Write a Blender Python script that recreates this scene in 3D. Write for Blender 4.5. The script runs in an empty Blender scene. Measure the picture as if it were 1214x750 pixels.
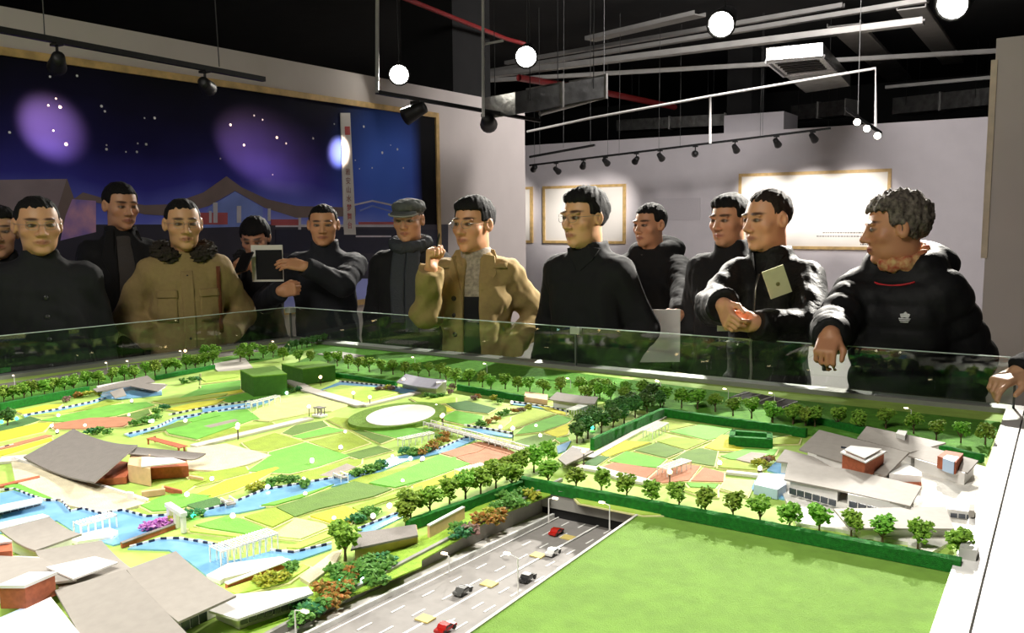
import bpy, bmesh, math, random
import numpy as np
from mathutils import Vector, Matrix
R=math.radians
random.seed(7); np.random.seed(7)
S=bpy.context.scene
COL=S.collection
# ---------------------------------------------------------------- camera
cd=bpy.data.cameras.new('camera'); cam=bpy.data.objects.new('camera',cd); COL.objects.link(cam); S.camera=cam
cd.sensor_width=36.0; cd.sensor_fit='HORIZONTAL'; cd.lens=36.0*1020/1214; cd.clip_start=0.02; cd.clip_end=120
HC=1.62
cam.matrix_world=Matrix.Translation((0,0,HC)) @ Matrix.Rotation(R(33.0),4,'Z') @ Matrix.Rotation(R(90-6.7),4,'X') @ Matrix.Rotation(R(-0.6),4,'Z')
# ---------------------------------------------------------------- world, exposure
w=bpy.data.worlds.new('world'); S.world=w; w.use_nodes=True
w.node_tree.nodes['Background'].inputs[0].default_value=(.9,.95,1,1); w.node_tree.nodes['Background'].inputs[1].default_value=0.0
S.view_settings.view_transform='Standard'; S.view_settings.look='None'; S.view_settings.gamma=1; S.view_settings.use_curve_mapping=False
S.view_settings.exposure=0.0
S.cycles.max_bounces=7; S.cycles.transparent_max_bounces=16; S.cycles.sample_clamp_indirect=6
S.cycles.caustics_reflective=False; S.cycles.caustics_refractive=False
ZM=0.96
def lamp_light(name,kind,loc,energy,target=None,col=(1,.93,.82),size=.1,spot=60,blend=.6,parent=None):
    l=bpy.data.lights.new(name,kind); l.energy=energy; l.color=col
    if kind=='SPOT': l.spot_size=R(spot); l.spot_blend=blend; l.shadow_soft_size=size
    elif kind=='AREA': l.shape='DISK'; l.size=size
    else: l.shadow_soft_size=size
    o=bpy.data.objects.new(name,l); COL.objects.link(o); o.location=loc
    if target is not None: o.rotation_euler=(Vector(target)-Vector(loc)).to_track_quat('-Z','Y').to_euler()
    return o
# added front fill without a fixture behind the camera, then spots over the table
lamp_light('added_front_fill','AREA',(-1.4,-1.2,4.2),125,(-1.6,1.6,1.0),(1,.95,.86),1.6)
lamp_light('ceiling_table_light','SPOT',(-2.3,0.4,3.9),380,(-2.5,.55,.96),(1,.97,.92),.12,66,1)
lamp_light('ceiling_lawn_light','SPOT',(-.6,0.7,3.9),300,(-.7,1.1,.96),(1,.97,.9),.12,64,1)
lamp_light('added_hall_fill','AREA',(-2.6,8.4,4.4),300,(-4.2,13,1.2),(1,.95,.95),1.3)  # fill added to brighten the far wall, no fixture there
# ---------------------------------------------------------------- materials
def lin(c):
    c=[x/255 for x in c]
    return tuple((x/12.92 if x<=.04045 else ((x+.055)/1.055)**2.4) for x in c)+(1,)
MATS={}
def mat(name,rgb,rough=.7,metal=0,var=.12,scale=40,bump=0,bscale=None,emit=0,coords='Object',spec=.5,rand=0,sheen=0,rgb2=None):
    if name in MATS: return MATS[name]
    m=bpy.data.materials.new(name); m.use_nodes=True; nt=m.node_tree; N=nt.nodes; L=nt.links
    b=N['Principled BSDF']; c=lin(rgb)
    b.inputs['Roughness'].default_value=rough; b.inputs['Metallic'].default_value=metal
    b.inputs['Specular IOR Level'].default_value=spec
    if sheen: b.inputs['Sheen Weight'].default_value=sheen
    tc=N.new('ShaderNodeTexCoord')
    no=N.new('ShaderNodeTexNoise'); no.inputs['Scale'].default_value=scale; no.inputs['Detail'].default_value=4
    L.new(tc.outputs[coords],no.inputs['Vector'])
    mx=N.new('ShaderNodeMix'); mx.data_type='RGBA'
    c2=lin(rgb2) if rgb2 else tuple(x*(1+var) for x in c[:3])+(1,)
    mx.inputs[6].default_value=tuple(x*(1-var) for x in c[:3])+(1,) if not rgb2 else c; mx.inputs[7].default_value=c2
    mr=N.new('ShaderNodeMapRange'); mr.inputs[1].default_value=.32; mr.inputs[2].default_value=.68
    L.new(no.outputs[0],mr.inputs[0]); L.new(mr.outputs[0],mx.inputs[0])
    out=mx.outputs[2]
    if rand:
        oi=N.new('ShaderNodeObjectInfo'); hs=N.new('ShaderNodeHueSaturation')
        m1=N.new('ShaderNodeMapRange'); m1.inputs[3].default_value=.5-rand*.12; m1.inputs[4].default_value=.5+rand*.12
        m2=N.new('ShaderNodeMapRange'); m2.inputs[3].default_value=1-rand; m2.inputs[4].default_value=1+rand
        L.new(oi.outputs['Random'],m1.inputs[0]); L.new(oi.outputs['Random'],m2.inputs[0])
        L.new(m1.outputs[0],hs.inputs['Hue']); L.new(m2.outputs[0],hs.inputs['Value']); L.new(out,hs.inputs['Color']); out=hs.outputs[0]
    L.new(out,b.inputs['Base Color'])
    if bump:
        n2=N.new('ShaderNodeTexNoise'); n2.inputs['Scale'].default_value=bscale or scale*3; n2.inputs['Detail'].default_value=3
        L.new(tc.outputs[coords],n2.inputs['Vector'])
        bp=N.new('ShaderNodeBump'); bp.inputs['Strength'].default_value=bump; bp.inputs['Distance'].default_value=.01
        L.new(n2.outputs[0],bp.inputs['Height']); L.new(bp.outputs[0],b.inputs['Normal'])
    if emit:
        b.inputs['Emission Color'].default_value=c; b.inputs['Emission Strength'].default_value=emit
    MATS[name]=m; return m
def glow(name,rgb,strength):
    if name in MATS: return MATS[name]
    m=bpy.data.materials.new(name); m.use_nodes=True; b=m.node_tree.nodes['Principled BSDF']
    b.inputs['Base Color'].default_value=lin(rgb); b.inputs['Emission Color'].default_value=lin(rgb); b.inputs['Emission Strength'].default_value=strength
    MATS[name]=m; return m
def glass(name,tint=(.93,.97,.95),ior=1.5,rough=0.0):
    if name in MATS: return MATS[name]
    m=bpy.data.materials.new(name); m.use_nodes=True; nt=m.node_tree; N=nt.nodes; L=nt.links; N.clear()
    o=N.new('ShaderNodeOutputMaterial'); t=N.new('ShaderNodeBsdfTransparent'); g=N.new('ShaderNodeBsdfGlossy'); f=N.new('ShaderNodeFresnel'); x=N.new('ShaderNodeMixShader')
    t.inputs[0].default_value=tint+(1,); g.inputs['Roughness'].default_value=rough; ge=N.new('ShaderNodeNewGeometry'); mi=N.new('ShaderNodeMix'); mi.inputs[2].default_value=ior; mi.inputs[3].default_value=1/ior; L.new(ge.outputs['Backfacing'],mi.inputs[0]); L.new(mi.outputs[0],f.inputs[0])
    L.new(f.outputs[0],x.inputs[0]); L.new(t.outputs[0],x.inputs[1]); L.new(g.outputs[0],x.inputs[2]); L.new(x.outputs[0],o.inputs[0])
    MATS[name]=m; return m
# ---------------------------------------------------------------- geometry helpers
class MB:
    def __init__(s): s.v=[]; s.f=[]; s.m=[]
    def add(s,vs,fs,mi=0):
        b=len(s.v); s.v+=[tuple(v) for v in vs]; s.f+=[tuple(i+b for i in f) for f in fs]; s.m+=[mi]*len(fs); return s
    def box(s,lo,hi,mi=0):
        x0,y0,z0=lo; x1,y1,z1=hi
        return s.add([(x0,y0,z0),(x1,y0,z0),(x1,y1,z0),(x0,y1,z0),(x0,y0,z1),(x1,y0,z1),(x1,y1,z1),(x0,y1,z1)],
            [(3,2,1,0),(4,5,6,7),(0,1,5,4),(1,2,6,5),(2,3,7,6),(3,0,4,7)],mi)
    def obox(s,c,ax,ay,az,hx,hy,hz,mi=0):   # oriented box
        c=Vector(c); vs=[]
        for k in (-1,1):
            for (i,j) in ((-1,-1),(1,-1),(1,1),(-1,1)): vs.append(c+Vector(ax)*hx*i+Vector(ay)*hy*j+Vector(az)*hz*k)
        return s.add(vs,[(3,2,1,0),(4,5,6,7),(0,1,5,4),(1,2,6,5),(2,3,7,6),(3,0,4,7)],mi)
    def prism(s,pts,z0,z1=None,mi=0):       # polygon (x,y[,z]) extruded in z; if z1 None: pts carry z, z0 is thickness down
        n=len(pts)
        a=sum(pts[i][0]*pts[(i+1)%n][1]-pts[(i+1)%n][0]*pts[i][1] for i in range(n))
        if a<0: pts=list(reversed(pts))
        if z1 is None: lo=[(p[0],p[1],p[2]-z0) for p in pts]; hi=[tuple(p) for p in pts]
        else: lo=[(p[0],p[1],z0) for p in pts]; hi=[(p[0],p[1],z1) for p in pts]
        fs=[tuple(range(n-1,-1,-1)),tuple(range(n,2*n))]+[(i,(i+1)%n,(i+1)%n+n,i+n) for i in range(n)]
        return s.add(lo+hi,fs,mi)
    def tube(s,pts,r,n=8,mi=0,cap=True):
        pts=[Vector(p) for p in pts]; rs=r if isinstance(r,(list,tuple)) else [r]*len(pts); vs=[]; fs=[]
        up=None
        for i,p in enumerate(pts):
            d=(pts[min(i+1,len(pts)-1)]-pts[max(i-1,0)]).normalized()
            if up is None:
                up=Vector((0,0,1)) if abs(d.z)<.9 else Vector((1,0,0))
            a=d.cross(up).normalized(); b=a.cross(d).normalized(); up=b
            for k in range(n):
                t=2*math.pi*k/n; vs.append(p+(a*math.cos(t)+b*math.sin(t))*rs[i])
        for i in range(len(pts)-1):
            for k in range(n): fs.append((i*n+k,i*n+(k+1)%n,(i+1)*n+(k+1)%n,(i+1)*n+k))
        if cap: fs.append(tuple(range(n))); fs.append(tuple(range(len(vs)-1,len(vs)-n-1,-1)))
        return s.add(vs,fs,mi)
    def lathe(s,prof,c=(0,0,0),n=16,mi=0,M=None,sx=1,sy=1):
        vs=[];fs=[]
        for (r,z) in prof:
            for k in range(n):
                t=2*math.pi*k/n; v=Vector((r*math.cos(t)*sx,r*math.sin(t)*sy,z))
                vs.append((M@v if M else v)+Vector(c))
        for i in range(len(prof)-1):
            for k in range(n): fs.append((i*n+k,i*n+(k+1)%n,(i+1)*n+(k+1)%n,(i+1)*n+k))
        fs.append(tuple(range(n-1,-1,-1))); fs.append(tuple(range(len(vs)-n,len(vs))))
        return s.add(vs,fs,mi)
    def sphere(s,c,r,n=10,m=6,mi=0):
        rr=r if isinstance(r,(tuple,list)) else (r,r,r)
        prof=[(max(math.sin(math.pi*i/m),.02),-math.cos(math.pi*i/m)) for i in range(m+1)]
        M=Matrix.Diagonal((rr[0],rr[1],rr[2]))
        return s.lathe(prof,c,n,mi,M)
    def build(s,name,mats,parent=None,smooth=False,world=True):
        me=bpy.data.meshes.new(name); off=Vector(parent.location) if (parent is not None and world) else Vector((0,0,0))
        if parent is not None and world and parent.parent is not None: off=off+Vector(parent.parent.location)
        me.from_pydata([tuple(Vector(v)-off) for v in s.v],[],s.f)
        ms=mats if isinstance(mats,(list,tuple)) else [mats]
        for m in ms: me.materials.append(m)
        if len(ms)>1: me.polygons.foreach_set('material_index',s.m)
        if smooth: me.polygons.foreach_set('use_smooth',[True]*len(me.polygons))
        me.update()
        o=bpy.data.objects.new(name,me); COL.objects.link(o)
        if parent is not None: o.parent=parent
        return o
def tag(o,label=None,cat=None,group=None,kind=None):
    if label: o['label']=label
    if cat: o['category']=cat
    if group: o['group']=group
    if kind: o['kind']=kind
    return o
def empty(name,loc=(0,0,0),label=None,cat=None,group=None):
    o=bpy.data.objects.new(name,None); COL.objects.link(o); o.location=loc; o.empty_display_size=.05
    return tag(o,label,cat,group)
def struct(name,mb,m,parent=None):
    o=mb.build(name,m,parent); o['kind']='structure'; return o
def dup(root,loc,rz=0,sc=1,label=None,group=None):
    r=root.copy(); COL.objects.link(r); r.location=loc; r.rotation_euler=(0,0,rz); r.scale=(sc,sc,sc) if not isinstance(sc,tuple) else sc
    if label: r['label']=label
    if group: r['group']=group
    for ch in [c for c in root.children]:
        c=ch.copy(); COL.objects.link(c); c.parent=r
        for g in [g for g in ch.children]:
            d=g.copy(); COL.objects.link(d); d.parent=c
    return r
def lerp(a,b,t): return tuple(a[i]+(b[i]-a[i])*t for i in range(len(a)))
# ================================================================= THE ROOM
WALLZ=2.93; MX=-5.6; FY=15.0; CZ=4.6
m_wall=mat('wall_paint',(205,196,190),.8,var=.03,scale=3)
m_far=mat('wall_paint_white',(226,220,222),.8,var=.03,scale=3)
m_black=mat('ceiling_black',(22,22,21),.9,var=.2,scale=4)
def floor_mat():
    m=bpy.data.materials.new('floor_tiles'); m.use_nodes=True; nt=m.node_tree; N=nt.nodes; L=nt.links; b=N['Principled BSDF']
    tc=N.new('ShaderNodeTexCoord'); br=N.new('ShaderNodeTexBrick'); br.offset=0; br.inputs['Scale'].default_value=1; br.inputs['Brick Width'].default_value=.8; br.inputs['Row Height'].default_value=.8
    br.inputs['Mortar Size'].default_value=.004
    br.inputs[1].default_value=lin((196,190,182)); br.inputs[2].default_value=lin((190,184,177)); br.inputs[3].default_value=lin((140,134,128))
    L.new(tc.outputs['Object'],br.inputs['Vector']); L.new(br.outputs[0],b.inputs['Base Color']); b.inputs['Roughness'].default_value=.25
    return m
struct('floor',MB().box((-14,-4,-.1),(6,22,0)),floor_mat())
struct('ceiling',MB().box((-14,-4,CZ),(6,22,CZ+.1)),m_black)
mw=struct('wall_left',MB().box((MX-.25,-4,0),(MX,8.95,WALLZ)),m_wall)
struct('wall_back',MB().box((-14,FY,0),(6,FY+.2,3.02)),m_far)
struct('wall_rear',MB().box((-14,22,0),(6,22.2,CZ)),m_black)
struct('wall_far_left',MB().box((-14.2,-4,0),(-14,22,CZ)),m_black)
struct('wall_right',MB().box((6,-4,0),(6.2,22,CZ)),m_black)
struct('wall_front',MB().box((-14,-4.2,0),(6,-4,CZ)),m_black)
# partition at the right with a thin wooden edge
PY=5.6
p0=(-0.4102,5.6,1.5689); p1=(-0.3512,5.6,2.5669)
pt=struct('wall_partition',MB().box((p0[0],PY,0),(p0[0]+2.6,PY+.35,p1[2])),m_wall)
m_wood=mat('frame_wood',(206,172,112),.55,var=.2,scale=12)
tr=MB().box((p0[0]-.02,PY-.015,1.35),(p0[0]+.012,PY+.1,2.45)); struct('trim_1',tr,mat('trim_wood_pale',(222,205,180),.6,var=.1,scale=10))
# small square column and upper structure in the dark behind the mural wall
struct('wall_column',MB().box((-7.2,8.6,0),(-6.4,9.4,CZ)),m_black)
# concrete column with white plaster base between the far tracks
cc=(-5.4114,15.6,3.0391); cc2=(-4.3551,15.6,2.9776)
struct('wall_pillar',MB().box((cc[0],15.6,0),(cc2[0]-.6,16.4,CZ)).box((cc[0]-.01,15.5,2.6),(cc2[0]+.01,16.4,3.38),1),[m_black,m_far])
# ================================================================= MURAL
def mural_mat():
    m=bpy.data.materials.new('mural_night_sky'); m.use_nodes=True; nt=m.node_tree; N=nt.nodes; L=nt.links; b=N['Principled BSDF']
    tc=N.new('ShaderNodeNewGeometry'); sp=N.new('ShaderNodeSeparateXYZ'); L.new(tc.outputs['Position'],sp.inputs[0])
    mr=N.new('ShaderNodeMapRange'); mr.inputs[1].default_value=1.55; mr.inputs[2].default_value=2.6; L.new(sp.outputs[2],mr.inputs[0])
    no=N.new('ShaderNodeTexNoise'); no.inputs['Scale'].default_value=.9; no.inputs['Detail'].default_value=3; L.new(tc.outputs['Position'],no.inputs['Vector'])
    ad=N.new('ShaderNodeMath'); ad.operation='MULTIPLY_ADD'; ad.inputs[1].default_value=.45; L.new(no.outputs[0],ad.inputs[0])
    sb=N.new('ShaderNodeMath'); sb.operation='SUBTRACT'; sb.inputs[1].default_value=.22; L.new(mr.outputs[0],ad.inputs[2]); L.new(ad.outputs[0],sb.inputs[0])
    cr=N.new('ShaderNodeValToRGB'); e=cr.color_ramp.elements
    e[0].position=0; e[0].color=lin((176,186,255)); e[1].position=1; e[1].color=lin((5,5,20))
    for p,c in ((.15,(112,122,232)),(.36,(60,58,160)),(.58,(36,32,96)),(.8,(18,15,48))): x=e.new(p); x.color=lin(c)
    L.new(sb.outputs[0],cr.inputs[0])
    # darkening of the print towards its right end (printed black panel)
    m2=N.new('ShaderNodeMapRange'); m2.inputs[1].default_value=6.78; m2.inputs[2].default_value=6.95; L.new(sp.outputs[1],m2.inputs[0])
    mx=N.new('ShaderNodeMix'); mx.data_type='RGBA'; L.new(m2.outputs[0],mx.inputs[0]); L.new(cr.outputs[0],mx.inputs[6]); mx.inputs[7].default_value=lin((11,11,14))
    # printed bright blue glow near the right end
    vm=N.new('ShaderNodeVectorMath'); vm.operation='DISTANCE'; vm.inputs[1].default_value=(MX,6.45,1.95); L.new(tc.outputs['Position'],vm.inputs[0])
    m3=N.new('ShaderNodeMapRange'); m3.interpolation_type='SMOOTHSTEP'; m3.inputs[1].default_value=1.0; m3.inputs[2].default_value=0; L.new(vm.outputs['Value'],m3.inputs[0])
    mk=N.new('ShaderNodeMath'); mk.operation='MULTIPLY'; mk.inputs[1].default_value=.9; L.new(m3.outputs[0],mk.inputs[0])
    m4=N.new('ShaderNodeMath'); m4.operation='SUBTRACT'; m4.inputs[0].default_value=1; L.new(m2.outputs[0],m4.inputs[1])
    m5=N.new('ShaderNodeMath'); m5.operation='MULTIPLY'; L.new(mk.outputs[0],m5.inputs[0]); L.new(m4.outputs[0],m5.inputs[1])
    mx2=N.new('ShaderNodeMix'); mx2.data_type='RGBA'; L.new(m5.outputs[0],mx2.inputs[0]); L.new(mx.outputs[2],mx2.inputs[6]); mx2.inputs[7].default_value=lin((90,135,255))
    L.new(mx2.outputs[2],b.inputs['Base Color']); b.inputs['Roughness'].default_value=.8; b.inputs['Specular IOR Level'].default_value=.2
    return m
mur=empty('mural_panel',(MX,4,.9),'large night sky mural with tent-shaped buildings in a thin wooden frame','mural')
YR=7.18
def wallprint(pts,t,name,m,par=mur):   # flat print on the mural: points (x,y,z) on the wall
    mb=MB(); n=len(pts); x=MX+t
    a=sum(pts[i][1]*pts[(i+1)%n][2]-pts[(i+1)%n][1]*pts[i][2] for i in range(n))
    if a<0: pts=pts[::-1]
    mb.add([(x,p[1],p[2]) for p in pts]+[(MX+.011,p[1],p[2]) for p in pts],[tuple(range(n))]+[(i,i+n,(i+1)%n+n,(i+1)%n) for i in range(n)])
    return mb.build(name,m,par)
o=MB().box((MX,-3.5,.85),(MX+.012,YR,2.63)).build('print_sheet',mural_mat(),mur)
fm=[MB().box((MX,-3.5,2.63),(MX+.03,YR+.05,2.68)),MB().box((MX,YR,.8),(MX+.03,YR+.05,2.63)),MB().box((MX,-3.5,.8),(MX+.03,YR,.85))]
for q in fm: q.build('frame_rail',m_wood,mur)
M_=lambda n,c,**k: mat('mural_'+n,c,.5,var=.1,scale=6,**k)
wp=lambda L: [onx for onx in L]
mk1=M_('mauve',(150,134,142)); mk2=M_('slate',(52,50,66)); mk3=M_('pink_lattice',(226,170,200),rgb2=(120,110,200)); mk4=M_('pale',(214,210,220)); mk5=M_('blue',(130,152,230)); mk6=M_('red',(190,90,96)); mk7=M_('brown',(128,110,106)); mk8=M_('navy',(30,32,58))
X=MX
wallprint([(-5.6,2.5177,1.859),(-5.6,3.227,1.8896),(-5.6,3.2735,1.7352),(-5.6,3.0778,1.2407),(-5.6,2.4717,1.2813)],.014,'printed_hall',mk1)
wallprint([(-5.6,3.227,1.8896),(-5.6,3.2735,1.7352),(-5.6,3.1308,1.5036),(-5.6,3.0819,1.2958),(-5.6,3.1437,1.6795)],.016,'printed_hall_side',mk7)
wallprint([(-5.6,3.2519,1.7573),(-5.6,3.4169,1.7476),(-5.6,3.4019,1.5363),(-5.6,3.1521,1.4864),(-5.6,3.1978,1.6462)],.018,'printed_lattice',mk3)
wallprint([(-5.6,3.2634,1.7574),(-5.6,3.3311,1.803),(-5.6,3.4974,1.7597),(-5.6,3.7852,1.7206),(-5.6,3.9928,1.7277),(-5.6,4.2934,1.8188),(-5.6,4.5132,1.9469),(-5.6,4.6561,1.8648),(-5.6,4.9097,1.7737),(-5.6,5.2303,1.7195),(-5.6,5.9565,1.7065),(-5.6,5.9529,1.6288),(-5.6,5.225,1.619),(-5.6,4.8792,1.7046),(-5.6,4.5881,1.8368),(-5.6,4.3333,1.7165),(-5.6,4.0228,1.641),(-5.6,3.7807,1.6546),(-5.6,3.4221,1.7362)],.017,'printed_roof',mk7)
wallprint([(-5.6,4.5877,1.8302),(-5.6,4.8616,1.7045),(-5.6,4.853,1.553),(-5.6,4.2385,1.5501),(-5.6,4.3325,1.7036)],.0165,'printed_glass_gable',mk5)
wallprint([(-5.6,4.3738,1.7425),(-5.6,4.4131,1.7428),(-5.6,4.4036,1.5864),(-5.6,4.3643,1.5869)],.02,"printed_lit_column",mk4)
wallprint([(-5.6,4.5976,1.7174),(-5.6,4.6391,1.7175),(-5.6,4.6313,1.5835),(-5.6,4.5897,1.584)],.02,"printed_lit_column",mk4)
wallprint([(-5.6,4.9144,1.6977),(-5.6,4.9413,1.6977),(-5.6,4.9355,1.5935),(-5.6,4.9086,1.5938)],.02,"printed_lit_column",mk4)
wallprint([(-5.6,5.2442,1.6189),(-5.6,5.2732,1.6186),(-5.6,5.2679,1.5174),(-5.6,5.2389,1.5179)],.02,"printed_lit_column",mk4)
wallprint([(-5.6,4.3309,1.6778),(-5.6,4.3542,1.6777),(-5.6,4.3486,1.5871),(-5.6,4.3253,1.5874)],.02,"printed_lit_column",mk4)
wallprint([(-5.6,4.223,1.6652),(-5.6,4.5044,1.6643),(-5.6,4.4988,1.5719),(-5.6,4.2174,1.576)],.019,"printed_red_wall",mk6)
wallprint([(-5.6,2.4971,1.6009),(-5.6,7.37,1.5304),(-5.6,7.3518,0.9548),(-5.6,2.4717,1.2813)],.015,"printed_forecourt",mk2)
wallprint([(-5.6,4.9882,1.5649),(-5.6,6.8071,1.5386),(-5.6,6.8062,1.5131),(-5.6,4.987,1.5438)],.018,"printed_light_band",mk4)
wallprint([(-5.6,4.9452,1.6073),(-5.6,5.2434,1.6045),(-5.6,5.2408,1.554),(-5.6,4.9425,1.5585)],.019,"printed_red_band",mk6)
wallprint([(-5.6,5.9956,1.5738),(-5.6,6.8081,1.564),(-5.6,6.8071,1.5386),(-5.6,5.9946,1.5503)],.019,"printed_red_band",mk6)
wallprint([(-5.6,4.9859,1.5228),(-5.6,7.2219,1.4796),(-5.6,7.2137,1.2316),(-5.6,4.975,1.3261)],.019,"printed_ground",mk8)
wallprint([(-5.6,5.9447,1.4496),(-5.6,6.4419,1.4372),(-5.6,6.4412,1.4208),(-5.6,5.944,1.434)],.020,"printed_path",mk4)
wallprint([(-5.6,5.9355,1.7374),(-5.6,6.1897,1.7784),(-5.6,6.529,1.7322),(-5.6,6.9473,1.674),(-5.6,6.9467,1.6568),(-5.6,6.5284,1.7157),(-5.6,6.189,1.7625),(-5.6,5.9347,1.7219)],.018,"printed_bridge_cable",mk4)
wallprint([(-5.6,6.0119,1.6831),(-5.6,6.1876,1.7307),(-5.6,6.5514,1.658),(-5.6,6.5509,1.6457),(-5.6,6.187,1.7148),(-5.6,6.0112,1.6675)],.018,"printed_bridge_cable",mk5)
BAN=[(-5.6,5.7986,2.5506),(-5.6,5.9181,2.5615),(-5.6,5.9451,1.4574),(-5.6,5.7901,1.4612)]
STARS=[(-5.6,3.1625,2.5392),(-5.6,3.1912,2.4037),(-5.6,3.2154,2.3524),(-5.6,3.1593,2.1966),(-5.6,3.5044,2.386),(-5.6,3.5267,2.3543),(-5.6,3.5231,2.1272),(-5.6,3.5211,2.0986),(-5.6,3.6655,2.0894),(-5.6,3.7504,2.094),(-5.6,3.8264,2.335),(-5.6,3.7611,2.1535),(-5.6,2.8804,2.1654),(-5.6,3.2377,2.1152),(-5.6,4.4654,2.0815),(-5.6,4.8165,2.4408),(-5.6,4.5777,2.3482),(-5.6,5.0459,2.2825),(-5.6,5.4561,2.3033),(-5.6,5.1447,2.2404),(-5.6,6.352,2.2287),(-5.6,6.4774,2.308),(-5.6,6.5758,2.2734),(-5.6,6.658,2.0972),(-5.6,5.9762,2.1394),(-5.6,6.0291,2.0645),(-5.6,6.2028,2.0792),(-5.6,6.1035,2.4553),(-5.6,5.7194,2.4472),(-5.6,4.7008,2.1993),(-5.6,3.9078,2.3421),(-5.6,3.345,2.5675),(-5.6,3.8275,2.1517),(-5.6,3.138,2.3555),(-5.6,4.9837,1.9756),(-5.6,4.9016,2.4147)]
m_star=mat('mural_star',(250,250,255),.5,var=0,emit=0)
for i,p in enumerate(STARS):
    r=.006+.008*random.random()
    wallprint([(MX,p[1]+r*math.cos(k*math.pi/3),p[2]+r*math.sin(k*math.pi/3)) for k in range(6)],.014,'printed_star',m_star)
# vertical white banner with seven characters
wallprint(BAN,.022,'banner_strip',mat('banner_white',(226,220,214),.6,var=.03,scale=5))
m_ink=mat('banner_ink',(150,104,96),.6,var=.05); m_inkr=mat('banner_ink_red',(196,84,84),.6,var=.05)
b0,b1,b2,b3=[Vector(p) for p in BAN]
def glyph(ch,t,size,m):
    c=bpy.data.curves.new('banner_character','FONT'); c.body=ch; c.align_x='CENTER'; c.align_y='CENTER'; c.size=size; c.extrude=.0006
    a=bpy.data.objects.new('tmp',c); COL.objects.link(a)
    dg=bpy.context.evaluated_depsgraph_get(); me=bpy.data.meshes.new_from_object(a.evaluated_get(dg)); bpy.data.objects.remove(a)
    if len(me.vertices)==0: return
    o=bpy.data.objects.new('banner_character',me); COL.objects.link(o); me.materials.clear(); me.materials.append(m)
    p=((b0+b1)*.5).lerp((b2+b3)*.5,t)
    # centre the mesh
    cs=[v.co.copy() for v in me.vertices]; mn=Vector((min(v.x for v in cs),min(v.y for v in cs),0)); mxx=Vector((max(v.x for v in cs),max(v.y for v in cs),0)); mid=(mn+mxx)/2
    me.transform(Matrix.Translation((MX+.0235-mur.location.x,p.y-mur.location.y,p.z-mur.location.z)) @ Matrix(((0,0,1,0),(1,0,0,0),(0,1,0,0),(0,0,0,1))) @ Matrix.Translation(-mid))
    o.parent=mur
for i,ch in enumerate('\u96c5\u5b89\u5c71\u6c34\u68a6\u821e\u53f0'):
    glyph(ch,(203+10.6*i-134)/144,.066,m_ink if i<4 else m_inkr)
wallprint([(MX,p[1],p[2]) for p in ((-5.6,5.8414,2.4346),(-5.6,5.907,2.4398),(-5.6,5.909,2.3643),(-5.6,5.8433,2.3596))],.0235,'banner_seal',m_inkr)
# ================================================================= FAR WALL PANELS
m_board=mat('board_white',(246,240,230),.7,var=.02,scale=2)
m_txt=mat('board_print',(120,112,108),.7,var=.05)
def board(x0,x1,z0,z1,label,lines):
    r=empty('wall_board',((x0+x1)/2,FY,z0),label,'board','framed display boards on the far wall')
    MB().box((x0+.05,FY-.03,z0+.05),(x1-.05,FY-.012,z1-.05)).build('panel',m_board,r)
    for q in (MB().box((x0,FY-.05,z1-.05),(x1,FY,z1)),MB().box((x0,FY-.05,z0),(x1,FY,z0+.05)),MB().box((x0,FY-.05,z0+.05),(x0+.05,FY,z1-.05)),MB().box((x1-.05,FY-.05,z0+.05),(x1,FY,z1-.05))): q.build('frame_rail',m_wood,r)
    mb=MB()
    for (a,b,z) in lines:
        x=a
        while x<b:
            wd=.012+.03*random.random(); mb.box((x,FY-.031,z),(min(x+wd,b),FY-.0301,z+.018)); x+=wd+.012
    if lines: mb.build('print_lines',m_txt,r)
board(-8.95,-7.13,1.06,2.19,'framed white board with wooden rails behind the man in plain black coat',[])
board(-10.9,-9.2,1.06,2.19,'framed white board cut off by the end of the mural wall',[])
board(-4.95,-2.47,1.0,2.3,'largest framed white board, spotlit behind the man with notebook',[(-3.5,-2.65,1.27),(-3.6,-2.65,1.21),(-2.9,-2.65,1.08)])
# small light switch plate frame next to board
MBs=MB().box((-6.55,FY-.02,1.5),(-5.65,FY,1.9)); o=MBs.build('panel_door',mat('panel_door_paint',(216,210,212),.8,var=.02),None); tag(o,'small flush white access panel between the two framed boards','access panel')
# ================================================================= CEILING SERVICES
m_alu=mat('duct_foil',(150,150,146),.28,.9,var=.25,scale=9,bump=.5,bscale=14)
m_gal=mat('pipe_grey',(168,166,160),.5,.4,var=.1,scale=5)
m_wire=mat('wire_grey',(84,84,82),.7,var=.05)
m_red=mat('pipe_red',(140,40,40),.5,var=.1)
m_trk=mat('track_black',(24,24,24),.5,var=.1)
m_white_pipe=mat('pipe_white',(190,188,182),.55,var=.05)
def pipe(name,pts,r,m,label,cat='pipe',group=None):
    if cat in ('rod','wire'):
        i=0 if pts[0][2]>pts[-1][2] else -1; p=pts[i]
        if abs(pts[0][2]-pts[-1][2])>.3 and p[2]<CZ: pts=list(pts); pts[i]=(p[0],p[1],CZ)
    return tag(MB().tube(pts,r,8).build(name,m,None,True),label,cat,group)
def tray(name,a,b,w,h,m,label,cat='cable tray',group='cable trays under the ceiling'):
    a=Vector(a);b=Vector(b);d=(b-a).normalized();s=d.cross(Vector((0,0,1))).normalized()
    mb=MB(); c=(a+b)/2; L=(b-a).length/2
    mb.obox(c,d,s,(0,0,1),L,w/2,.008); mb.obox(c+s*(w/2)+Vector((0,0,h/2)),d,s,(0,0,1),L,.006,h/2); mb.obox(c-s*(w/2)+Vector((0,0,h/2)),d,s,(0,0,1),L,.006,h/2)
    return tag(mb.build(name,m),label,cat,group)
tray('cable_tray',(-8.3417,12.0966,3.9),(-1.6662,11.8977,3.9),.16,.07,m_gal,'widest grey cable tray running under the black ceiling')
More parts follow.
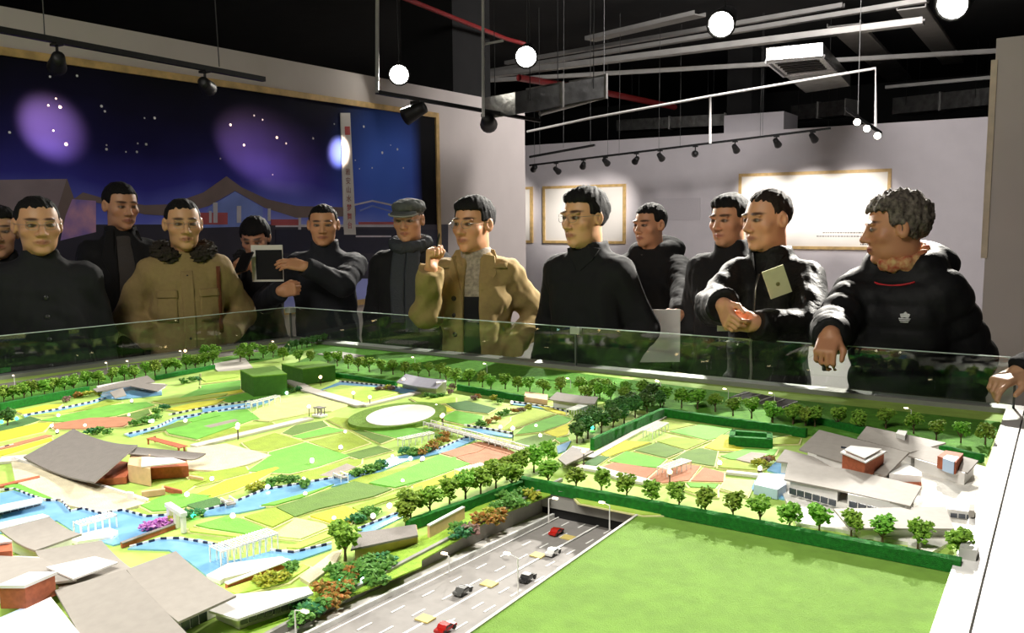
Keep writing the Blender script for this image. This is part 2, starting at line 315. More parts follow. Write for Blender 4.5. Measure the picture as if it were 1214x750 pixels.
tray('cable_tray',(-8.8733,13.002,4.15),(-1.627,11.8766,4.15),.1,.05,m_gal,'narrow grey cable tray above the widest tray')
tray('cable_tray',(-8.6415,13.1998,4.3),(-2.6868,12.2267,4.3),.08,.05,m_gal,'uppermost thin grey cable tray near the lamps')
tray('cable_tray',(-6.4336,12.2238,4.3),(-4.4141,11.5808,4.3),.24,.05,m_gal,'short wide grey tray at the top behind the second lamp')
tray('cable_tray',(-8.2236,11.9237,3.8),(-0.9827,14.0329,3.8),.07,.05,m_gal,'lowest grey cable tray above the foil air duct')
tray('cable_tray',(-2.9395,13.4157,4.3),(-3.1584,19.5944,4.3),.45,.05,m_gal,'broad grey tray crossing towards the far wall at right')
tray('cable_tray',(-1.963,12.8573,4.3),(-1.9961,17.9957,4.3),.35,.05,m_gal,'second broad grey tray nearest the right partition')
tray('cable_tray',(-3.0717,17.6426,3.9),(-1.1391,17.4791,3.9),.08,.05,m_gal,'thin grey tray above the far foil duct at right')
pipe('sprinkler_pipe',[(-6.0111,7.1214,3.9),(-6.3157,9.6538,3.9),(-6.297,10.0782,3.9)],.028,m_red,'dull red sprinkler pipe at the top left of the ceiling')
pipe('sprinkler_pipe',[(-7.3714,11.6157,3.75),(-7.0685,13.4305,3.75),(-6.8574,16.665,3.75)],.055,m_red,'thicker red sprinkler pipe beside the foil duct')
# foil ducts
def duct(pts_a,pts_b,w,h,label):
    a=Vector(pts_a);b=Vector(pts_b);d=(b-a).normalized();s=d.cross(Vector((0,0,1))).normalized();L=(b-a).length
    r=empty('air_duct',a,label,'air duct','foil wrapped air ducts'); n=max(2,int(L/.9))
    for i in range(n):
        c=a+d*(L*(i+.5)/n)
        MB().obox(c,d,s,(0,0,1),L/n/2-.006,w/2,h/2).build('duct_section',m_alu,r)
        MB().obox(c+d*(L/n/2),d,s,(0,0,1),.012,w/2+.02,h/2+.02).build('flange',m_gal,r)
    for t in (.15,.85):
        c=a+d*L*t
        for k in (-1,1): MB().tube([c+s*k*(w/2+.01),Vector((c.x+s.x*k*(w/2+.01),c.y+s.y*k*(w/2+.01),CZ))],.004,6).build('hanger_rod',m_trk,r)
    return r
duct((-4.5462,6.7933,2.6275),(-4.1874,7.9015,2.8756),.5,.2,'foil wrapped air duct hanging beside the end of the mural wall')
duct((-8.1038,16.7262,3.45),(-5.8969,17.034,3.45),.5,.22,'thin foil wrapped duct left of the plaster pillar')
duct((-5.0497,19.0024,3.7),(-3.8674,18.64,3.7),.5,.3,'short foil duct behind the ceiling cassette unit')
duct((-2.9237,18.1677,3.6),(-1.2392,17.6722,3.6),.5,.3,'foil duct above the far white wall at right')
# ceiling cassette air conditioner
ca=empty('air_conditioner',(-3.1403,12.1869,3.45),'metal ceiling air conditioner cassette with grille and foil edges','air conditioner')
A0,A1,A2,A3=[Vector(p) for p in ((-3.2316,10.6925,3.45),(-2.5833,10.7552,3.45),(-2.8466,13.5549,3.45),(-3.5698,13.8821,3.45))]
MB().prism([tuple(A0),tuple(A1),tuple(A2),tuple(A3)],3.45,3.6).build('housing',m_alu,ca)
fr=[A0.lerp(A3,.02),A1.lerp(A2,.02),A1.lerp(A2,.4),A0.lerp(A3,.4)]
MB().tube(fr+[fr[0]],.03,6).build('rim',mat('chrome_rim',(210,210,208),.2,.9,var=.05),ca)
for i in range(6):
    t=.06+i*.055; MB().tube([A0.lerp(A3,t).lerp(A1.lerp(A2,t),.12)-Vector((0,0,.01)),A0.lerp(A3,t).lerp(A1.lerp(A2,t),.88)-Vector((0,0,.01))],.012,5).build('grille_bar',mat('grille_dark',(90,88,84),.5),ca)
# hangers (thin white tube frames)
G_='thin white suspension tubes'
pipe('suspension_rod',[(-4.9656,5.6912,3.5604),(-4.945,5.577,2.6494)],.016,m_white_pipe,'white vertical rod carrying the left end of the middle lamp track','rod',G_)
pipe('suspension_rod',[(-4.4437,6.4515,3.1407),(-4.4203,6.3755,2.4897)],.014,m_white_pipe,'white vertical rod beside the foil duct and lamp track','rod',G_)
pipe('suspension_rod',[(-4.4429,6.45,3.1259),(-4.3069,6.5422,3.1538)],.012,m_white_pipe,'short white stub at the top of the rod by the foil duct','rod',G_)
pipe('suspension_rod',[(-4.9975,2.8184,2.9129),(-4.9712,2.7994,2.6551)],.0035,m_wire,'thin wire hanging the left wall track near its left lamp','wire','thin suspension wires')
pipe('suspension_rod',[(-5.0465,4.0225,3.1648),(-4.9698,4.0006,2.6529)],.0035,m_wire,'thin wire hanging the left wall track near its right lamp','wire','thin suspension wires')
pipe('suspension_tube',[(-5.6476,9.0801,2.6319),(-4.7701,9.0636,2.7319),(-3.3264,9.059,2.8625),(-1.6973,9.1768,3.0076),(-1.6653,9.1163,2.4269)],0.014,m_white_pipe,'long white suspension tube ending in a drop to the lit spotlights','tube')
pipe('suspension_tube',[(-3.3264,9.059,2.8625),(-3.2987,9.0067,2.3609)],.014,m_white_pipe,'white drop tube in front of the plaster pillar','tube')
pipe('suspension_tube',[(-4.3185,7.1741,2.5767),(-4.0937,8.0733,2.8112)],.02,m_white_pipe,'white tube beneath the foil duct next to the mural wall end','tube')
pipe('suspension_wire',[(-5.5513,9.8329,3.2749),(-5.5161,9.7433,2.4718)],.003,m_wire,'thin grey suspension wire beside the end of the mural wall','wire','thin suspension wires')
pipe('suspension_wire',[(-5.8442,12.0582,3.3772),(-5.8061,11.9589,2.4913)],.003,m_wire,'thin grey suspension wire above the plain black coat','wire','thin suspension wires')
pipe('suspension_wire',[(-5.3449,12.3904,3.4343),(-5.3068,12.2911,2.5484)],.003,m_wire,'thin grey suspension wire above the hooded man','wire','thin suspension wires')
pipe('suspension_wire',[(-4.0572,13.2953,3.9243),(-4.005,13.1696,2.7852)],.003,m_wire,'thin grey suspension wire right of the plaster pillar','wire','thin suspension wires')
pipe('suspension_wire',[(-1.8231,8.9968,3.1624),(-1.7965,8.9292,2.5564)],.003,m_wire,'thin grey suspension wire above the lit spotlights','wire','thin suspension wires')
pipe('suspension_wire',[(-3.2054,13.8027,3.5975),(-3.1777,13.7232,2.9015)],.003,m_wire,'thin grey suspension wire at the end of the far lamp track','wire','thin suspension wires')
# ================================================================= TRACKS AND LAMPS
def spot_head(pos,target,label,group,lit=False,size=1.0,energy=0,spot=40,col=(1,.9,.78),cat='track lamp',blend=.8,body=m_trk,tr=None):
    pos=Vector(pos)
    if tr:
        a,b=Vector(tr[0]),Vector(tr[1]); t=max(0.02,min(.98,(pos-a).dot(b-a)/(b-a).length_squared)); top=a.lerp(b,t); pos=Vector((top.x,top.y,min(pos.z,top.z-.05*size)))
    else: top=Vector((pos.x,pos.y,CZ))
    d=(Vector(target)-pos).normalized()
    q=d.to_track_quat('-Z','Y').to_matrix()
    r=empty('track_spotlight',pos,label,cat,group); z=size
    MB().box(top+Vector((-.035*z,-.02*z,-.03*z)),top+Vector((.035*z,.02*z,-.0161 if tr else 0))).build('adapter',m_trk,r)
    MB().tube([top-Vector((0,0,.02*z)),pos],.009*z if tr else .006,6).build('stem',m_trk,r)
    hd=[(.012,.055),(.035,.05),(.04,.0),(.048,-.055),(.052,-.085),(.046,-.085),(.04,-.06),(.0,-.058)]
    MB().lathe([(a*z,b*z) for a,b in hd],pos,14,0,q).build('lamp_head',body,r,True)
    em=glow('lamp_face_bright',(255,250,240),60) if lit=='bright' else (glow('lamp_face_lit',(255,244,225),14) if lit else mat('lamp_face_dark',(60,58,55),.3))
    MB().lathe([(.0,-.074*z),(.04*z,-.073*z),(.043*z,-.078*z),(.0,-.080*z)],pos,14,0,q).build('lens',em,r)
    if energy:
        l=lamp_light('spot_beam','SPOT',pos+d*.1*z,energy,target,col,.03,spot,blend); 
    return r
def track(a,b,label):
    a=Vector(a);b=Vector(b);d=(b-a).normalized();s=d.cross(Vector((0,0,1))).normalized()
    return tag(MB().obox((a+b)/2,d,s,(0,0,1),(b-a).length/2,.018,.016).build('lamp_track',m_trk),label,'track')
# left wall track
T1=-4.75
ta,tb=(-4.75,2.1985,2.6135),(-4.75,4.1956,2.572)
track(ta,tb,'black lamp track in front of the mural at upper left')
h1,h2=(-4.75,2.7363,2.4926),(-4.75,3.704,2.4798)
s1,s2,s3=(-5.6,3.1399,2.2327),(-5.6,4.8297,2.2206),(-5.6,5.7607,2.2043)
spot_head(h1,s1,'black spotlight on the left end of the mural track','mural track lamps',tr=(ta,tb),energy=300,spot=30,col=(1,.62,.42),lit=False,blend=1)
spot_head(h2,s2,'black spotlight on the right end of the mural track','mural track lamps',tr=(ta,tb),energy=300,spot=30,col=(1,.62,.42),blend=1)
# middle track
ma,mb_=(-4.9513,5.5738,2.6565),(-4.3676,7.2549,2.5237)
track(ma,mb_,'black lamp track between the mural and the foil duct')
h3,h4=(-4.8201,5.9413,2.5293),(-4.548,6.6542,2.5004)
spot_head(h3,s3,'black cone spotlight aimed at the white banner','middle track lamps',tr=(ma,mb_),energy=420,spot=22,col=(1,.8,.66),size=1.5,blend=1)
spot_head(h4,(-5.6,8.3523,2.1548),'black cone spotlight just left of the foil duct','middle track lamps',tr=(ma,mb_),size=1.6)
# far track and its spotlights
fa,fb=(-8.2247,13.3,2.5053),(-3.0432,13.3,2.8354)
track(fa,fb,'long black lamp track in front of the far white wall')
track((-6.8325,11.0505,2.4793),(-5.7484,11.0505,2.5958),'short upper black track near the end of the mural wall')
FH=[(-8.1529,13.3,2.6065),(-7.6673,13.3,2.41),(-7.1304,13.3,2.4763),(-6.7095,13.3,2.5159),(-6.1324,13.3,2.5191),(-5.7121,13.3,2.5553),(-5.1061,13.3,2.5676),(-4.4616,13.3,2.6278),(-3.8243,13.3,2.6836),(-3.2919,13.3,2.7284)]
ORD=['first','second','third','fourth','fifth','sixth','seventh','eighth','ninth','tenth']
for i,p in enumerate(FH):
    tg=(p[0],15,1.7)
    e=0;sp=44
    if i in (2,4): tg=(-8.05+(.35 if i==4 else -.3),15,1.65); e=220
    if i==0: tg=(-10.0,15,1.65); e=220
    if i in (7,8,9): tg=((-4.5,-3.7,-2.95)[i-7],15,1.72); e=240
    if i==6: tg=(-5.9,15,2.6)
    spot_head(p,tg,ORD[i]+' small black spotlight from the left on the far track','far track lamps',tr=(fa,fb),lit=(i==0),energy=e,spot=sp,blend=1,col=(1,.95,.9),size=1.1)
for t,wh in ((.02,'left end'),(.3,'left third'),(.55,'middle'),(.8,'right third')):
    q=lerp(fa,fb,t); pipe('suspension_wire',[(q[0],q[1],CZ),(q[0],q[1],q[2]+.016)],.003,m_wire,'thin grey wire carrying the far lamp track at its '+wh,'wire','thin suspension wires')
for q,wh in (((-6.655,11.048,2.4958),'left'),((-5.8169,11.0529,2.5877),'right')): pipe('suspension_wire',[(q[0],q[1],CZ),(q[0],q[1],q[2])],.003,m_wire,'thin grey wire at the '+wh+' end of the short upper track','wire','thin suspension wires')
q=(-4.0937,8.0733,2.8112); pipe('suspension_rod',[(q[0],q[1],CZ),q],.004,m_wire,'thin grey rod carrying the tube beneath the foil duct','rod',G_)
# three lit heads on a short track
ra,rb=(-1.9016,8.8679,2.6062),(-1.595,9.0337,2.3682)
track(ra,rb,'short black track carrying three lit spotlights')
for i,p in enumerate(((-1.8006,8.9197,2.508),(-1.7156,8.9669,2.4504),(-1.6232,9.0177,2.3847))):
    spot_head(p,lerp(p,(-1.2,2.4,1.2),1),('left','middle','right')[i]+' one of three lit spotlights on the short track','lit track spotlights',tr=(ra,rb),lit=True,size=.75,energy=40,spot=50)
# the big flood lamps over the model
def flood(px,target,label,e):
    r=spot_head(px,target,label,'bright flood lamps over the model',lit='bright',size=2.0,energy=e,spot=60,blend=.8,col=(1,.95,.86))
    return r
tgt=(-1.6,1.9,.96)
for p,l,e in (((-5.4673,6.486,2.9898),'bright flood lamp furthest left over the middle track',700),((-4.1257,6.644,3.0406),'bright flood lamp beside the foil duct',700),((-2.1805,6.2224,3.0116),'brightest flood lamp left of the ceiling cassette unit',800),((-0.638,6.0084,2.9039),'flood lamp cut by the top edge near the right partition',1500)):
    flood(p,tgt,l,e)

# ================================================================= MODEL TABLE
TX0,TX1,TY0,TY1=-3.5,-.15,.30,3.2
def leftx(y): return -3.5-(3.2-y)*.165
m_cab=mat('table_lacquer',(214,212,208),.45,var=.03,scale=3)
m_rail=mat('table_rail',(150,150,146),.4,.3,var=.06,scale=6)
tb=empty('model_table',(-1.8,1.7,0),'long white display table carrying the landscape model','table')
MB().prism([(leftx(TY0)-.06,TY0-.06),(TX1+.04,TY0-.06),(TX1+.04,TY1+.07),(leftx(TY1)-.06,TY1+.07)],.08,.86).build('cabinet',m_cab,tb)
MB().prism([(leftx(TY0),TY0),(TX1,TY0),(TX1,TY1),(leftx(TY1),TY1)],0,.08).build('plinth',mat('plinth_dark',(60,58,56),.6),tb)
MB().prism([(leftx(TY1)-.06,TY1-.005),(TX1+.30,TY1-.005),(TX1+.30,TY1+.07),(leftx(TY1)-.06,TY1+.07)],.86,.975).build('rim_rail',m_rail,tb)
MB().prism([(leftx(TY0)-.06,TY0),(leftx(TY0),TY0),(leftx(TY1),TY1-.005),(leftx(TY1)-.06,TY1-.005)],.86,.975).build('rim_rail',m_rail,tb)
MB().prism([(TX1,TY0),(TX1+.05,TY0),(TX1+.05,TY1-.005),(TX1,TY1-.005)],.86,.975).build('rim_rail',m_cab,tb)
MB().prism([(TX1+.054,TY0),(TX1+.30,TY0),(TX1+.30,TY1-.005),(TX1+.054,TY1-.005)],.80,.973).build('side_ledge',m_cab,tb)
# glass fence
m_gl=glass('table_glass')
m_edge=mat('glass_edge',(190,205,200),.25,var=.03)
m_clip=mat('clip_grey',(186,186,180),.35,.2,var=.04)
gf=empty('glass_guard',(-1.8,1.7,.975),'clear glass guard with grey clips standing around the model table edge','glass guard')
ZT=1.14; gy=TY1+.02
def pane(a,b):
    a=Vector((a[0],a[1],0));b=Vector((b[0],b[1],0));d=(b-a).normalized();s=d.cross(Vector((0,0,1)))
    c=(a+b)/2; L=(b-a).length/2
    o=MB().obox(c+Vector((0,0,(.97+ZT)/2)),d,s,(0,0,1),L,.003,(ZT-.97)/2).build('glass_pane',m_gl,gf)
    MB().obox(c+Vector((0,0,ZT+.0015)),d,s,(0,0,1),L,.0032,.0015).build('polished_edge',m_edge,o)
cm=-1.765
pane((leftx(gy)-.02,gy),(cm-.003,gy)); pane((cm+.003,gy),(TX1+.02,gy)); pane((leftx(gy)-.02,gy-.004),(leftx(1.75)-.02,1.75)); pane((leftx(1.745)-.02,1.745),(leftx(TY0)-.02,TY0))
for (x,y,z,hx,hy) in ((leftx(gy)-.02,gy,ZT-.012,.02,.02),(cm,gy,ZT-.012,.022,.012),(TX1+.02,gy,ZT-.02,.016,.016),(TX1+.02,1.776,.985,.014,.03)):
    MB().box((x-hx,y-hy,z-.016),(x+hx,y+hy,z+.012)).build('clip',m_clip,gf)
for (x,y) in ((leftx(gy)-.02,gy),(cm,gy),(TX1+.02,gy)):
    MB().box((x-.0035,y-.0045,.972),(x+.0035,y+.0045,ZT-.02)).build('joint_post',mat('joint_seal',(96,100,98),.4),gf)
# ================================================================= LANDSCAPE
m_ground=mat('model_ground',(160,192,88),.85,var=.1,scale=25)
m_turf=mat('model_turf',(112,152,54),.95,var=.1,scale=25,bump=.5,bscale=500)
m_turf2=mat('model_turf_far',(88,150,38),.95,var=.2,scale=40,bump=.6,bscale=300)
ld=empty('landscape_model',(-1.8,1.7,.86),'architectural landscape model of patchwork fields, canals and roads on the table','landscape model')
RX0,RX1,RYE=-1.035,-.775,1.72     # sunken road
def gpoly(pts,z0,z1,name,m,par=ld): return MB().prism(pts,z0,z1).build(name,m,par)
gpoly([(leftx(TY0),TY0),(RX0-.004,TY0),(RX0-.004,RYE+.003),(TX1,RYE+.003),(TX1,TY1-.005),(leftx(TY1-.005),TY1-.005)],.86,ZM-.002,'base_board',m_ground)
gpoly([(RX1+.003,TY0),(TX1,TY0),(TX1,RYE),(RX1+.003,RYE)],.86,ZM-.001,'lawn',m_turf)
# far grass verge behind the tree rows and verge left of the road
gpoly([(-3.3934,3.2639,0.96),(-1.9963,3.1585,0.96),(-0.9039,3.0546,0.96),(-0.1561,3.0499,0.96),(-0.1632,2.9458,0.96),(-0.8711,2.8973,0.96),(-1.8686,2.9557,0.96),(-3.1336,3.0114,0.96)],ZM-.002,ZM+.0008,'grass_verge',m_turf2)
gpoly([(-0.8996,3.0403,0.96),(-0.1554,3.0375,0.96),(-0.1598,2.5935,0.96),(-0.2022,2.6166,0.96),(-0.8015,2.6699,0.96),(-0.9208,2.9147,0.96)],ZM-.002,ZM+.001,'grass_verge',m_turf2)
gpoly([(-1.0782,0.8628,0.96),(-1.0352,0.9977,0.96),(-1.0115,1.1476,0.96),(-1.0005,1.2171,0.96),(-1.1001,1.3407,0.96),(-1.0881,1.3174,0.96),(-1.143,1.1297,0.96),(-1.1044,1.0091,0.96),(-1.0879,0.8568,0.96)],ZM-.002,ZM+.001,'grass_verge',mat('model_turf_lime',(150,190,60),.95,var=.15,scale=60,bump=.5,bscale=400))
gpoly([(-1.0185,1.1226,0.96),(-1.0231,1.3613,0.96),(-1.0361,1.5081,0.96),(-1.0037,1.7027,0.96),(-1.0193,1.7413,0.96),(-1.1235,1.7472,0.96),(-1.1022,1.4867,0.96),(-1.0977,1.3483,0.96),(-1.1022,1.1637,0.96)],ZM-.002,ZM+.0012,'grass_verge',MATS['model_turf_lime'])
gpoly([(-3.4233,1.5921,0.96),(-3.4392,2.1942,0.96),(-3.3333,2.9621,0.96),(-3.3702,3.2413,0.96),(-3.2157,3.0912,0.96),(-3.1302,2.7794,0.96),(-3.1556,2.0095,0.96),(-3.148,1.46,0.96)],ZM-.002,ZM+.0009,'grass_verge',m_turf2)
gpoly([(-3.6348,1.6937,0.96),(-3.6008,2.2995,0.96),(-3.4681,3.0834,0.96),(-3.4624,3.2259,0.96),(-3.3702,3.2413,0.96),(-3.355,2.9817,0.96),(-3.4586,2.2069,0.96),(-3.4568,1.6082,0.96)],ZM-.002,ZM+.0005,'edge_road',mat('edge_road_grey',(120,116,108),.85,var=.06,scale=40))
gpoly([(-3.1741,3.0508,0.96),(-1.8786,2.9716,0.96),(-0.8751,2.9103,0.96),(-0.2,2.8415,0.96),(-0.176,2.5462,0.96),(-0.804,2.5921,0.96),(-1.1048,2.6138,0.96),(-1.4291,2.716,0.96),(-1.6559,2.618,0.96),(-1.984,2.6454,0.96),(-2.5695,2.5988,0.96),(-2.9338,2.6772,0.96),(-3.0555,2.9355,0.96)],ZM-.002,ZM+.0003,'grass_verge',m_turf2)
# ---- plots
PC=dict(gr=(104,172,56),ol=(140,162,44),do=(92,126,44),ye=(198,196,44),pk=(176,120,88),pl=(196,212,130),li=(168,200,80),be=(200,190,160),dg=(66,110,50),gy=(160,158,148),wh=(225,222,214),st=(150,140,130))
PM={k:mat('plot_'+k,c,.9,var=.10,scale=30,bump=.25,bscale=260) for k,c in PC.items()}
PN=dict(gr='green',ol='olive',do='dark olive',ye='yellow',pk='pink',pl='pale lime',li='lime',be='beige',dg='dark green',gy='grey',wh='white',st='stone')
PLN=[0]
m_cream_path=mat('path_cream',(214,210,150),.85,var=.06,scale=40)
def plot(col,pts,h=.002):
    PLN[0]+=1; h+=PLN[0]*.00003; cx=sum(p[0] for p in pts)/len(pts); cy=sum(p[1] for p in pts)/len(pts); pts=[(cx+(p[0]-cx)*1.06,cy+(p[1]-cy)*1.06) for p in pts]
    if col not in ('wh','be','st'):
        b=[]
        for x,y in pts:
            d=math.hypot(x-cx,y-cy); k=1+.006/d; b.append((cx+(x-cx)*k,cy+(y-cy)*k))
        gpoly(b,ZM-.002,ZM+.0013+PLN[0]*.000004,'plot_border',m_cream_path)
    return gpoly(pts,ZM-.002,ZM+h,'field_plot',PM[col])
